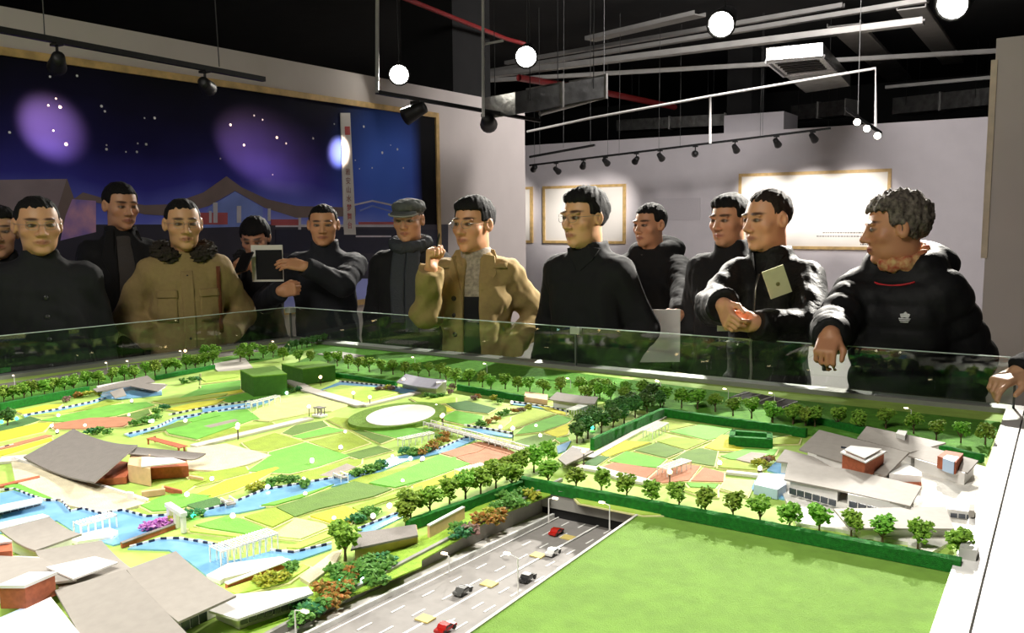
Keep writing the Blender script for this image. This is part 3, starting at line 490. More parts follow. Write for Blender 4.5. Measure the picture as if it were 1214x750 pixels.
for col,pts in (
 ('li',[(-3.0978,2.3272,0.96),(-3.0141,2.4552,0.96),(-2.8441,2.3145,0.96),(-2.9055,2.1802,0.96)]),('gr',[(-2.866,2.15,0.96),(-2.8202,2.2947,0.96),(-2.6992,2.1946,0.96),(-2.7534,2.0639,0.96)]),('ye',[(-2.7391,2.053,0.96),(-2.6848,2.1827,0.96),(-2.6279,2.1463,0.96),(-2.6221,2.0227,0.96),(-2.6426,1.9792,0.96)]),
 ('gr',[(-2.6111,2.02,0.96),(-2.5917,2.148,0.96),(-2.5034,2.2184,0.96),(-2.4562,2.165,0.96),(-2.4839,2.0015,0.96),(-2.531,2,0.96)]),('pl',[(-2.2066,1.8788,0.96),(-2.3092,1.9434,0.96),(-2.426,2.1595,0.96),(-2.3746,2.2452,0.96),(-2.2164,2.1919,0.96),(-2.1204,2.1837,0.96),(-2.1066,2.0817,0.96),(-2.1487,2.0335,0.96),(-2.1701,1.8894,0.96)]),
 ('gr',[(-2.4398,1.8242,0.96),(-2.3646,1.9467,0.96),(-2.2163,1.8731,0.96),(-2.2506,1.8098,0.96),(-2.2803,1.7023,0.96)]),('ol',[(-2.2269,1.6614,0.96),(-2.1474,1.8599,0.96),(-2.1244,1.8489,0.96),(-2.1579,1.6086,0.96)]),
 ('do',[(-2.0084,1.7907,0.96),(-2.0469,1.8774,0.96),(-2.0149,1.9592,0.96),(-1.9542,1.9218,0.96),(-1.9622,1.7863,0.96)]),('gr',[(-1.9498,1.7749,0.96),(-1.9417,1.9123,0.96),(-1.8618,1.9097,0.96),(-1.9034,1.7748,0.96)]),
 ('ol',[(-2.0115,1.9863,0.96),(-2.015,2.0208,0.96),(-1.9585,2.0357,0.96),(-1.8281,1.9793,0.96),(-1.8296,1.9419,0.96),(-1.8625,1.9224,0.96)]),('ol',[(-1.857,1.7574,0.96),(-1.8383,1.901,0.96),(-1.6996,1.8362,0.96),(-1.7009,1.7203,0.96)]),
 ('do',[(-1.8424,1.9212,0.96),(-1.8269,1.9369,0.96),(-1.6724,1.9118,0.96),(-1.6682,1.8519,0.96)]),('gr',[(-1.8299,1.9483,0.96),(-1.7815,1.9901,0.96),(-1.6838,2.0478,0.96),(-1.6227,2.0608,0.96),(-1.6455,1.9369,0.96),(-1.67,1.9224,0.96)]),
 ('do',[(-1.6697,1.7095,0.96),(-1.6504,1.8223,0.96),(-1.5861,1.805,0.96),(-1.6044,1.6992,0.96)]),('ol',[(-2.0177,1.6472,0.96),(-2.0249,1.7713,0.96),(-1.8772,1.7453,0.96),(-1.8849,1.6215,0.96),(-1.9402,1.6105,0.96)]),
 ('gr',[(-1.8647,1.6118,0.96),(-1.8564,1.7371,0.96),(-1.6526,1.6987,0.96),(-1.6546,1.58,0.96),(-1.6726,1.5083,0.96),(-1.78,1.467,0.96),(-1.8336,1.5828,0.96)]),('ol',[(-1.6458,1.4972,0.96),(-1.6352,1.5798,0.96),(-1.6176,1.676,0.96),(-1.5983,1.6926,0.96),(-1.5707,1.6594,0.96),(-1.5525,1.5578,0.96),(-1.5837,1.4861,0.96)]),
 ('be',[(-2.1061,1.5228,0.96),(-2.0494,1.6079,0.96),(-1.8469,1.5905,0.96),(-1.8343,1.5015,0.96),(-1.8467,1.427,0.96),(-1.9329,1.3941,0.96)]),('ol',[(-1.8812,1.3558,0.96),(-1.8192,1.4814,0.96),(-1.7649,1.4484,0.96),(-1.7891,1.3135,0.96)]),
 ('ye',[(-1.7269,1.2412,0.96),(-1.7609,1.3795,0.96),(-1.742,1.5157,0.96),(-1.7269,1.513,0.96),(-1.6943,1.4088,0.96),(-1.6823,1.343,0.96),(-1.6853,1.2474,0.96)]),('st',[(-1.5872,1.5324,0.96),(-1.601,1.6413,0.96),(-1.5584,1.6306,0.96),(-1.5578,1.5389,0.96)]),
 ('gr',[(-1.4178,1.527,0.96),(-1.3981,1.7338,0.96),(-1.3929,1.8461,0.96),(-1.3258,1.7582,0.96),(-1.355,1.5649,0.96)]),('ol',[(-1.485,1.5939,0.96),(-1.4188,1.7503,0.96),(-1.4032,1.7403,0.96),(-1.4253,1.5328,0.96),(-1.4867,1.538,0.96)]),
 ('li',[(-2.3704,2.3344,0.96),(-2.3802,2.4299,0.96),(-2.2261,2.4676,0.96),(-2.1089,2.4371,0.96),(-2.1033,2.2578,0.96),(-2.2437,2.2653,0.96)]),
 ('li',[(-1.9873,2.3826,0.96),(-1.9188,2.4677,0.96),(-1.8553,2.4683,0.96),(-1.8097,2.4072,0.96),(-1.8415,2.3675,0.96),(-1.9296,2.3503,0.96)]),
 ('ye',[(-1.8888,2.3188,0.96),(-1.8047,2.3389,0.96),(-1.7364,2.3063,0.96),(-1.7462,2.25,0.96),(-1.8104,2.2829,0.96)]),('dg',[(-1.8163,2.3737,0.96),(-1.7839,2.4438,0.96),(-1.6322,2.3991,0.96),(-1.6185,2.3287,0.96),(-1.7305,2.3177,0.96)]),
 ('gr',[(-1.7059,2.2098,0.96),(-1.7236,2.2981,0.96),(-1.6048,2.2802,0.96),(-1.575,2.2323,0.96),(-1.5852,2.1634,0.96),(-1.6721,2.1752,0.96)]),('ol',[(-1.4465,2.1553,0.96),(-1.4836,2.279,0.96),(-1.5089,2.3181,0.96),(-1.5185,2.4576,0.96),(-1.4144,2.4256,0.96),(-1.4201,2.2437,0.96)]),
 ('gr',[(-1.3789,2.1474,0.96),(-1.4054,2.2389,0.96),(-1.3961,2.4176,0.96),(-1.3304,2.3941,0.96),(-1.3186,2.3377,0.96),(-1.3317,2.2134,0.96)]),('ye',[(-1.313,2.2022,0.96),(-1.3076,2.3442,0.96),(-1.2487,2.2245,0.96),(-1.2557,2.1741,0.96)]),
 ('do',[(-1.336,2.0668,0.96),(-1.3169,2.1716,0.96),(-1.2598,2.1717,0.96),(-1.2501,2.1325,0.96),(-1.2424,2.0707,0.96),(-1.2738,2.038,0.96)]),('gr',[(-1.2525,2.1578,0.96),(-1.2279,2.1875,0.96),(-1.2058,2.1588,0.96),(-1.2167,2.126,0.96)]),('ye',[(-1.5414,2.5174,0.96),(-1.4861,2.5087,0.96),(-1.3854,2.4654,0.96),(-1.378,2.4432,0.96),(-1.4106,2.4429,0.96)]),
 ('pk',[(-1.4432,1.8579,0.96),(-1.4254,2.0049,0.96),(-1.3812,2.0196,0.96),(-1.367,1.9221,0.96),(-1.3875,1.8493,0.96)]),('pk',[(-1.3822,1.8473,0.96),(-1.3603,1.9181,0.96),(-1.3748,2.0148,0.96),(-1.2765,1.9627,0.96),(-1.2784,1.8151,0.96),(-1.3162,1.8167,0.96)]),
 ('gr',[(-1.4312,1.695,0.96),(-1.4358,1.836,0.96),(-1.3199,1.8095,0.96),(-1.3299,1.6804,0.96),(-1.3393,1.5846,0.96)]),('ye',[(-1.325,1.5933,0.96),(-1.3082,1.7973,0.96),(-1.265,1.8041,0.96),(-1.2876,1.5994,0.96),(-1.2925,1.5621,0.96)]),
 ('ol',[(-1.0786,2.535,0.96),(-0.9619,2.524,0.96),(-1.005,2.413,0.96),(-1.0331,2.4288,0.96)]),('gr',[(-0.9908,2.4087,0.96),(-0.9444,2.5243,0.96),(-0.844,2.534,0.96),(-0.8468,2.4075,0.96),(-0.8608,2.3724,0.96)]),
 ('do',[(-0.8388,2.4063,0.96),(-0.8307,2.5321,0.96),(-0.7477,2.5683,0.96),(-0.6765,2.5478,0.96),(-0.7136,2.4805,0.96),(-0.8027,2.4277,0.96)]),('ye',[(-0.8389,2.2913,0.96),(-0.8425,2.4403,0.96),(-0.8134,2.4454,0.96),(-0.7744,2.3436,0.96),(-0.7416,2.3327,0.96),(-0.7459,2.3085,0.96),(-0.7991,2.2795,0.96)]),
 ('ol',[(-0.9777,2.2796,0.96),(-0.9584,2.3443,0.96),(-0.8608,2.3578,0.96),(-0.8769,2.2412,0.96)]),('do',[(-0.9909,2.1598,0.96),(-0.9717,2.2658,0.96),(-0.8801,2.2258,0.96),(-0.8936,2.1367,0.96)]),('do',[(-0.8674,2.1297,0.96),(-0.8656,2.2158,0.96),(-0.8463,2.2649,0.96),(-0.7958,2.2627,0.96),(-0.7569,2.13,0.96),(-0.7759,2.1281,0.96)]),
 ('gr',[(-1.0078,2.0332,0.96),(-1.0082,2.1334,0.96),(-0.8891,2.1167,0.96),(-0.8805,2.037,0.96),(-0.9584,2.0188,0.96)]),('ye',[(-1.0585,2.0796,0.96),(-1.0662,2.2329,0.96),(-0.9951,2.2519,0.96),(-1.0316,2.0619,0.96)]),('dg',[(-1.058,1.9786,0.96),(-1.0573,2.0517,0.96),(-1.0275,2.0592,0.96),(-1.0199,1.97,0.96),(-1.0334,1.9477,0.96)]),
 ('pk',[(-1.0006,1.9532,0.96),(-0.9893,2.0173,0.96),(-0.8741,2.0222,0.96),(-0.8653,1.9379,0.96),(-0.9345,1.9291,0.96)]),('pk',[(-0.8513,1.9312,0.96),(-0.869,2.0966,0.96),(-0.7865,2.1004,0.96),(-0.7671,1.9755,0.96),(-0.8114,1.9277,0.96)]),('pk',[(-0.7572,1.9772,0.96),(-0.7692,2.0967,0.96),(-0.7122,2.0783,0.96),(-0.6909,2.0108,0.96)]),
 ('gr',[(-0.7679,2.2271,0.96),(-0.7332,2.3323,0.96),(-0.6607,2.3646,0.96),(-0.6532,2.3085,0.96),(-0.7034,2.2203,0.96),(-0.7377,2.2122,0.96)]),('ol',[(-0.7383,2.1222,0.96),(-0.7619,2.1977,0.96),(-0.7211,2.1998,0.96),(-0.6391,2.1794,0.96),(-0.6448,2.1482,0.96)]),('ol',[(-0.7084,2.4717,0.96),(-0.668,2.5286,0.96),(-0.6365,2.5203,0.96),(-0.6277,2.4646,0.96),(-0.6879,2.4146,0.96)]),
 ('pl',[(-0.6752,1.9546,0.96),(-0.6875,2.034,0.96),(-0.6263,2.0517,0.96),(-0.6042,1.9333,0.96)]),('gr',[(-0.7605,1.9542,0.96),(-0.6934,1.9822,0.96),(-0.6897,1.9499,0.96),(-0.7409,1.9291,0.96)]),('li',[(-0.7552,1.9044,0.96),(-0.6798,1.9379,0.96),(-0.664,1.8934,0.96),(-0.7027,1.8852,0.96)]),
 ('st',[(-0.7234,2.2158,0.96),(-0.7103,2.3004,0.96),(-0.6688,2.3069,0.96),(-0.6802,2.2047,0.96)]),('li',[(-0.9618,1.7421,0.96),(-0.8811,1.7247,0.96),(-0.7759,1.7172,0.96),(-0.7029,1.7478,0.96),(-0.6879,1.7366,0.96),(-0.7638,1.6905,0.96),(-0.9093,1.6895,0.96)]),
 ('ye',[(-3.0403,1.5231,0.96),(-3.0478,1.6214,0.96),(-3.0163,1.661,0.96),(-2.9757,1.6217,0.96),(-2.9874,1.5146,0.96)]),('li',[(-2.929,1.5103,0.96),(-2.9088,1.5921,0.96),(-2.9212,1.7293,0.96),(-2.86,1.6771,0.96),(-2.8714,1.571,0.96)]),('ol',[(-2.864,1.6263,0.96),(-2.9272,1.7692,0.96),(-2.8614,1.7944,0.96),(-2.846,1.6853,0.96)]),
 ('gr',[(-2.8262,1.4962,0.96),(-2.831,1.5793,0.96),(-2.8417,1.7333,0.96),(-2.7796,1.8334,0.96),(-2.7101,1.8185,0.96),(-2.6796,1.6643,0.96),(-2.7127,1.5341,0.96)]),('do',[(-2.654,1.6529,0.96),(-2.6643,1.7712,0.96),(-2.6059,1.7383,0.96),(-2.5585,1.6609,0.96)]),
 ('pk',[(-2.7376,1.477,0.96),(-2.716,1.5903,0.96),(-2.6223,1.6603,0.96),(-2.5632,1.6509,0.96),(-2.5198,1.5779,0.96),(-2.5927,1.501,0.96),(-2.6713,1.4545,0.96)]),('ye',[(-2.7932,1.3263,0.96),(-2.7921,1.4519,0.96),(-2.768,1.4873,0.96),(-2.6785,1.4105,0.96),(-2.6699,1.2655,0.96)]),
 ('pk',[(-2.5978,1.23,0.96),(-2.6202,1.3871,0.96),(-2.5934,1.3904,0.96),(-2.5697,1.2667,0.96),(-2.5721,1.2173,0.96)]),('dg',[(-2.8701,1.3643,0.96),(-2.9121,1.4938,0.96),(-2.8387,1.4888,0.96),(-2.7944,1.3818,0.96),(-2.7932,1.3263,0.96)]),('ye',[(-2.5469,1.2049,0.96),(-2.5517,1.2575,0.96),(-2.57,1.3732,0.96),(-2.5399,1.3607,0.96),(-2.5017,1.2318,0.96),(-2.4979,1.1807,0.96)]),
 ('ol',[(-2.7677,1.8709,0.96),(-2.7473,1.9409,0.96),(-2.6497,2.0904,0.96),(-2.6224,2.0593,0.96),(-2.6738,1.8693,0.96)]),('ye',[(-2.6089,1.8158,0.96),(-2.6118,1.9269,0.96),(-2.573,2.0197,0.96),(-2.5319,1.9478,0.96),(-2.5514,1.8174,0.96)]),
 ('gr',[(-2.7326,1.9494,0.96),(-2.8386,2.1501,0.96),(-2.7324,2.2165,0.96),(-2.672,2.17,0.96)]),('li',[(-3.009,2.2482,0.96),(-2.9951,2.4286,0.96),(-2.8881,2.3405,0.96),(-2.9177,2.2112,0.96)]),
 ('gr',[(-2.4141,1.7387,0.96),(-2.4279,1.8699,0.96),(-2.3697,1.8387,0.96),(-2.3699,1.736,0.96)]),('gr',[(-2.3592,1.6322,0.96),(-2.3574,1.7612,0.96),(-2.299,1.9106,0.96),(-2.2282,1.8552,0.96),(-2.1764,1.6067,0.96),(-2.3037,1.6063,0.96)]),('do',[(-2.37,1.5606,0.96),(-2.4095,1.7055,0.96),(-2.3796,1.7303,0.96),(-2.347,1.6901,0.96),(-2.3544,1.6087,0.96)]),
 ('st',[(-2.2865,1.7155,0.96),(-2.2799,1.8248,0.96),(-2.2492,1.8177,0.96),(-2.2505,1.7132,0.96)]),
 ('gr',[(-2.2164,1.0527,0.96),(-2.179,1.0797,0.96),(-2.0009,1.0672,0.96),(-2.0177,1.051,0.96),(-2.1504,1.0534,0.96)]),('gr',[(-1.7697,1.1486,0.96),(-1.7866,1.221,0.96),(-1.756,1.2497,0.96),(-1.6621,1.2662,0.96),(-1.685,1.1662,0.96),(-1.7152,1.1387,0.96)]),('ol',[(-1.8569,1.2694,0.96),(-1.8299,1.3531,0.96),(-1.8007,1.3592,0.96),(-1.7958,1.3062,0.96),(-1.7656,1.2501,0.96),(-1.8404,1.2577,0.96)]),
 ('be',[(-2.4022,1.1827,0.96),(-2.054,1.1908,0.96),(-1.785,1.1682,0.96),(-1.7904,1.1115,0.96),(-1.8116,1.0728,0.96),(-1.9147,1.0607,0.96),(-2.1949,1.0879,0.96)]),('ol',[(-1.7983,1.1897,0.96),(-1.7705,1.2471,0.96),(-1.7892,1.2215,0.96),(-1.7747,1.1551,0.96)]),
 ('dg',[(-1.6811,1.2022,0.96),(-1.6683,1.2724,0.96),(-1.6183,1.2595,0.96),(-1.6206,1.1961,0.96)]),('gr',[(-1.7594,1.2093,0.96),(-1.7393,1.2598,0.96),(-1.6926,1.2738,0.96),(-1.6996,1.1854,0.96)]),('do',[(-1.4878,1.3063,0.96),(-1.4707,1.5286,0.96),(-1.3542,1.5298,0.96),(-1.3561,1.4712,0.96),(-1.4015,1.3474,0.96),(-1.4081,1.2856,0.96)]),
 ('ol',[(-1.5012,1.2203,0.96),(-1.4896,1.2939,0.96),(-1.4119,1.2745,0.96),(-1.4033,1.2103,0.96)]),('gr',[(-1.5488,1.1316,0.96),(-1.5355,1.1994,0.96),(-1.5032,1.2051,0.96),(-1.3976,1.191,0.96),(-1.3893,1.1597,0.96),(-1.5087,1.1346,0.96)]),('pl',[(-1.3592,1.1749,0.96),(-1.3948,1.271,0.96),(-1.3297,1.2766,0.96),(-1.2982,1.2677,0.96),(-1.2991,1.1931,0.96)]),
 ('ye',[(-1.3784,1.3002,0.96),(-1.3632,1.3836,0.96),(-1.3172,1.3765,0.96),(-1.2786,1.3161,0.96),(-1.2905,1.2938,0.96)]),('li',[(-1.285,1.1455,0.96),(-1.2783,1.2589,0.96),(-1.2536,1.2393,0.96),(-1.2602,1.1563,0.96)]),('li',[(-1.5462,1.1118,0.96),(-1.3704,1.1558,0.96),(-1.3757,1.1418,0.96),(-1.5258,1.1001,0.96)]),
 ('ol',[(-1.3407,1.3954,0.96),(-1.3194,1.5136,0.96),(-1.3069,1.5945,0.96),(-1.2873,1.5701,0.96),(-1.3085,1.4509,0.96),(-1.3111,1.3839,0.96)]),('gr',[(-1.4295,1.549,0.96),(-1.4252,1.6842,0.96),(-1.4146,1.7277,0.96),(-1.3369,1.6316,0.96),(-1.3538,1.5555,0.96)]),('gr',[(-1.5319,1.2964,0.96),(-1.5112,1.3935,0.96),(-1.5001,1.4845,0.96),(-1.4943,1.3776,0.96),(-1.5061,1.3121,0.96)]),
 ('li',[(-1.2306,0.9482,0.96),(-1.197,1.0966,0.96),(-1.1772,1.0958,0.96),(-1.1633,1.0303,0.96),(-1.1972,0.9519,0.96)]),('be',[(-1.1566,1.0585,0.96),(-1.1883,1.1692,0.96),(-1.1808,1.1878,0.96),(-1.143,1.1297,0.96),(-1.1227,1.0493,0.96)]),
 ('wh',[(-0.5576,2.0678,0.96),(-0.5427,2.4133,0.96),(-0.2435,2.4999,0.96),(-0.1445,2.4404,0.96),(-0.1393,2.0176,0.96),(-0.2413,1.8471,0.96),(-0.4509,1.8281,0.96)]),('wh',[(-0.2368,1.816,0.96),(-0.268,2.194,0.96),(-0.19,2.3394,0.96),(-0.1445,2.4404,0.96),(-0.1363,1.9821,0.96),(-0.1952,1.7958,0.96)]),('wh',[(-0.5137,1.9541,0.96),(-0.4416,1.9545,0.96),(-0.3678,1.8786,0.96),(-0.2741,1.862,0.96),(-0.2368,1.816,0.96),(-0.3014,1.8104,0.96),(-0.4509,1.8281,0.96)]),
): plot(col,pts)
# ---- elliptical plaza
def ell(c,a,b,n=40): 
    c=Vector(c);a=Vector(a)-c;b=Vector(b)-c
    return [tuple(c+a*math.cos(2*math.pi*k/n)+b*math.sin(2*math.pi*k/n)) for k in range(n)]
pz=empty('oval_plaza',(-1.841,2.1378,0.96),'oval white plaza with raised green grass ring','plaza')
MB().prism(ell((-1.8368,2.1329,0.96),(-1.7351,2.2604,0.96),(-1.9334,2.2803,0.96)),ZM-.002,ZM+.012).build('grass_ring',mat('ring_turf',(104,140,40),.95,var=.15,scale=60,bump=.6,bscale=300),pz)
MB().prism(ell((-1.8207,2.1281,0.972),(-1.7501,2.2186,0.972),(-1.9042,2.2435,0.972)),ZM,ZM+.0135).build('paving',mat('plaza_white',(228,226,214),.7,var=.03),pz)
# ---- water
def water_mat():
    m=bpy.data.materials.new('model_water'); m.use_nodes=True; nt=m.node_tree;N=nt.nodes;L=nt.links;b=N['Principled BSDF']
    tc=N.new('ShaderNodeTexCoord'); no=N.new('ShaderNodeTexNoise'); no.inputs['Scale'].default_value=22; L.new(tc.outputs['Object'],no.inputs['Vector'])
    mx=N.new('ShaderNodeMix'); mx.data_type='RGBA'; mx.inputs[6].default_value=lin((96,150,200)); mx.inputs[7].default_value=lin((140,190,220)); L.new(no.outputs[0],mx.inputs[0])
    L.new(mx.outputs[2],b.inputs['Base Color']); b.inputs['Roughness'].default_value=.12
    n2=N.new('ShaderNodeTexNoise'); n2.inputs['Scale'].default_value=140; L.new(tc.outputs['Object'],n2.inputs['Vector']); bp=N.new('ShaderNodeBump'); bp.inputs['Strength'].default_value=.15; L.new(n2.outputs[0],bp.inputs['Height']); L.new(bp.outputs[0],b.inputs['Normal'])
    return m
m_wat=water_mat()
WATER=[[(-2.9734,1.5035,0.96),(-2.9651,1.6238,0.96),(-2.9745,1.7461,0.96),(-3.0252,1.8255,0.96),(-2.9758,1.8172,0.96),(-2.9341,1.7218,0.96),(-2.9356,1.4912,0.96)],[(-2.428,1.5263,0.96),(-2.433,1.6394,0.96),(-2.4863,1.7439,0.96),(-2.4398,2.0401,0.96),(-2.3954,2.0023,0.96),(-2.4451,1.7313,0.96),(-2.3955,1.6376,0.96),(-2.3793,1.5172,0.96)],[(-2.5159,1.8824,0.96),(-2.4545,2.0272,0.96),(-2.45,2.1594,0.96),(-2.4082,2.138,0.96),(-2.3855,1.979,0.96),(-2.457,1.8373,0.96)],
 [(-3.0841,1.8483,0.96),(-3.1147,1.9805,0.96),(-3.1254,2.0269,0.96),(-2.9287,2.0117,0.96),(-2.8528,1.9585,0.96),(-2.9128,1.8311,0.96),(-2.9906,1.8086,0.96)],
 [(-2.3931,2.3213,0.96),(-2.4532,2.5054,0.96),(-2.2638,2.5231,0.96),(-2.0753,2.5297,0.96),(-2.0438,2.451,0.96),(-2.1144,2.4435,0.96),(-2.3119,2.459,0.96),(-2.3867,2.4366,0.96),(-2.3767,2.3407,0.96)],
 [(-1.6481,2.5228,0.96),(-1.566,2.5197,0.96),(-1.4812,2.5156,0.96),(-1.3941,2.4872,0.96),(-1.4022,2.4555,0.96),(-1.4702,2.4818,0.96),(-1.5509,2.4953,0.96),(-1.6206,2.4878,0.96)],[(-1.3532,2.5228,0.96),(-1.2857,2.5238,0.96),(-1.2565,2.4664,0.96),(-1.3207,2.4544,0.96)],[(-1.5651,2.1179,0.96),(-1.5166,2.1466,0.96),(-1.381,2.1306,0.96),(-1.3724,2.1049,0.96),(-1.4936,2.1017,0.96)],[(-1.4778,1.8696,0.96),(-1.486,1.9544,0.96),(-1.4875,2.052,0.96),(-1.4519,2.0426,0.96),(-1.4452,1.9109,0.96),(-1.4525,1.8577,0.96)],
 [(-1.5092,1.4822,0.96),(-1.4999,1.5849,0.96),(-1.542,1.7467,0.96),(-1.5221,1.7897,0.96),(-1.4791,1.9672,0.96),(-1.4354,1.9085,0.96),(-1.4863,1.747,0.96),(-1.4766,1.6102,0.96),(-1.499,1.503,0.96)],[(-1.6246,1.1992,0.96),(-1.6067,1.2569,0.96),(-1.6174,1.3709,0.96),(-1.5333,1.5431,0.96),(-1.5183,1.6234,0.96),(-1.4935,1.6141,0.96),(-1.4849,1.5267,0.96),(-1.5201,1.3943,0.96),(-1.5205,1.2864,0.96),(-1.5415,1.2368,0.96),(-1.591,1.1798,0.96)],
 [(-2.0056,1.0444,0.96),(-1.9668,1.0679,0.96),(-1.883,1.0424,0.96),(-1.8751,1.0658,0.96),(-1.7998,1.0655,0.96),(-1.7801,1.1048,0.96),(-1.6983,1.1093,0.96),(-1.6753,1.1501,0.96),(-1.602,1.1244,0.96),(-1.5912,1.0256,0.96),(-1.6058,0.9713,0.96),(-1.7151,0.9657,0.96),(-1.8499,0.9909,0.96)],[(-2.1578,1.0236,0.96),(-2.1504,1.0534,0.96),(-2.0142,1.0491,0.96),(-1.8499,0.9909,0.96),(-1.8761,0.8833,0.96)],
 [(-1.5634,0.9752,0.96),(-1.549,1.0406,0.96),(-1.5152,1.0612,0.96),(-1.3962,1.0847,0.96),(-1.3093,1.0148,0.96),(-1.2878,0.9657,0.96),(-1.4737,1.02,0.96)],[(-1.5312,1.0469,0.96),(-1.482,1.0846,0.96),(-1.3905,1.0882,0.96),(-1.3574,1.0114,0.96),(-1.3252,1.0579,0.96),(-1.3023,1.1206,0.96),(-1.2607,1.1319,0.96),(-1.2235,1.2049,0.96),(-1.2101,1.1913,0.96),(-1.2226,1.1208,0.96),(-1.2453,1.0934,0.96),(-1.2826,0.9689,0.96),(-1.3674,0.9921,0.96),(-1.4865,1.0151,0.96)],
 [(-1.2351,1.2932,0.96),(-1.2277,1.4308,0.96),(-1.2082,1.4158,0.96),(-1.2024,1.294,0.96)],[(-0.6269,2.1658,0.96),(-0.6293,2.2548,0.96),(-0.6021,2.2637,0.96),(-0.5742,2.1413,0.96)],[(-0.635,2.0614,0.96),(-0.5471,2.0827,0.96),(-0.5186,1.9589,0.96),(-0.5595,1.9566,0.96),(-0.6204,1.9977,0.96)],[(-1.2067,2.0863,0.96),(-1.203,2.1458,0.96),(-1.2007,2.1618,0.96),(-1.1613,2.0582,0.96),(-1.1688,2.0269,0.96)]]
for i,p in enumerate(WATER): gpoly(p,ZM-.002,ZM+.0012+.00004*i,'water_channel',m_wat)
# ---- dashed kerb railings along the water
m_dk=mat('dash_dark',(34,38,70),.6); m_wd=mat('dash_white',(236,236,232),.6)
def kerb(pts,label,h=.006):
    r=empty('canal_kerb',pts[0],label,'kerb','striped canal kerbs'); a=MB();b=MB(); k=0
    for i in range(len(pts)-1):
        p=Vector(pts[i]);q=Vector(pts[i+1]);L=(q-p).length;n=max(1,round(L/.012));d=(q-p)/L;s=Vector((-d.y,d.x,0))
        for j in range(n):
            (a if k%2 else b).obox(p+d*L*(j+.5)/n+Vector((0,0,h/2)),d,s,(0,0,1),L/n/2,.0016,h/2); k+=1
    if a.v: a.build('dark_blocks',m_dk,r)
    b.build('white_blocks',m_wd,r)
for pts,l in (([(-2.9527,1.4964,0.96),(-2.9508,1.6158,0.96),(-2.9597,1.7372,0.96),(-2.9756,1.8082,0.96)],'beside the far left canal'),([(-2.4121,1.5198,0.96),(-2.4081,1.6302,0.96),(-2.4637,1.7276,0.96),(-2.4041,2.0097,0.96)],'on the near bank of the canal behind the hall'),([(-2.5286,1.7568,0.96),(-2.5207,1.8674,0.96),(-2.4641,2.0609,0.96)],'on the far bank of the canal behind the hall'),
 ([(-2.4476,2.4868,0.96),(-2.2485,2.5058,0.96),(-2.1499,2.5116,0.96)],'around the far pool'),([(-1.6441,2.5166,0.96),(-1.4758,2.5066,0.96),(-1.386,2.4803,0.96)],'around the far right pool'),([(-1.5795,2.1496,0.96),(-1.4843,2.1492,0.96),(-1.3912,2.1401,0.96)],'beside the covered bridge'),([(-1.475,1.8712,0.96),(-1.4848,1.9638,0.96),(-1.4892,2.0602,0.96)],'beside the pink plot'),
 ([(-1.6196,1.1985,0.96),(-1.6047,1.2619,0.96),(-1.6174,1.3709,0.96),(-1.5323,1.5506,0.96),(-1.5227,1.6281,0.96)],'on the far bank of the central canal'),([(-2.0167,1.0476,0.96),(-1.9668,1.0679,0.96),(-1.8752,1.0379,0.96),(-1.8704,1.063,0.96),(-1.7998,1.0655,0.96),(-1.7801,1.1048,0.96),(-1.6956,1.1074,0.96),(-1.6594,1.1418,0.96)],'along the front of the hall forecourt'),
 ([(-1.5628,0.98,0.96),(-1.549,1.0406,0.96),(-1.5175,1.0629,0.96),(-1.3942,1.086,0.96)],'on the bank below the white gate'),([(-1.3064,1.1181,0.96),(-1.2567,1.1343,0.96),(-1.2281,1.2095,0.96)],'on the canal bank near the round shrub'),([(-1.2373,1.2919,0.96),(-1.23,1.4295,0.96)],'along the canal under the grey slab roof'),([(-2.177,1.0331,0.96),(-2.1561,1.0564,0.96),(-2.0933,1.0521,0.96),(-2.0142,1.0491,0.96)],'around the white pavilion at the left edge'),([(-2.5863,1.2369,0.96),(-2.5906,1.2774,0.96)],'at the far left plot')): kerb(pts,'striped white and navy kerb '+l)
# ---- paths
m_path=mat('path_pale',(206,200,190),.8,var=.06,scale=20)
def path(pts,w,label=None,h=.004,m=m_path,name='footpath'):
    for i in range(len(pts)-1):
        p=Vector(pts[i]);q=Vector(pts[i+1]);d=(q-p).normalized();s=Vector((-d.y,d.x,0))*w/2
        PLN[0]+=1; gpoly([tuple(p-s),tuple(q-s),tuple(q+s),tuple(p+s)],ZM-.001,ZM+h+PLN[0]*.000015,name,m)
path([(-2.1116,1.5422,0.96),(-2.0891,1.8084,0.96),(-2.0747,1.9674,0.96)],.035); path([(-2.6381,2.3992,0.96),(-2.431,2.2994,0.96),(-2.0558,2.2005,0.96)],.05); path([(-2.0558,2.2005,0.96),(-2.0296,2.4735,0.96)],.03); path([(-1.0676,2.0225,0.96),(-1.0834,2.5681,0.96)],.022)
path([(-1.014,1.9523,0.96),(-0.9125,1.9094,0.96),(-0.8383,1.9073,0.96)],.03); path([(-1.0915,1.9343,0.96),(-1.0016,1.941,0.96),(-0.8491,1.9113,0.96)],.03); path([(-0.7079,2.0899,0.96),(-0.5722,2.1141,0.96)],.02); path([(-2.4514,1.1697,0.96),(-2.4143,1.2176,0.96)],.06)
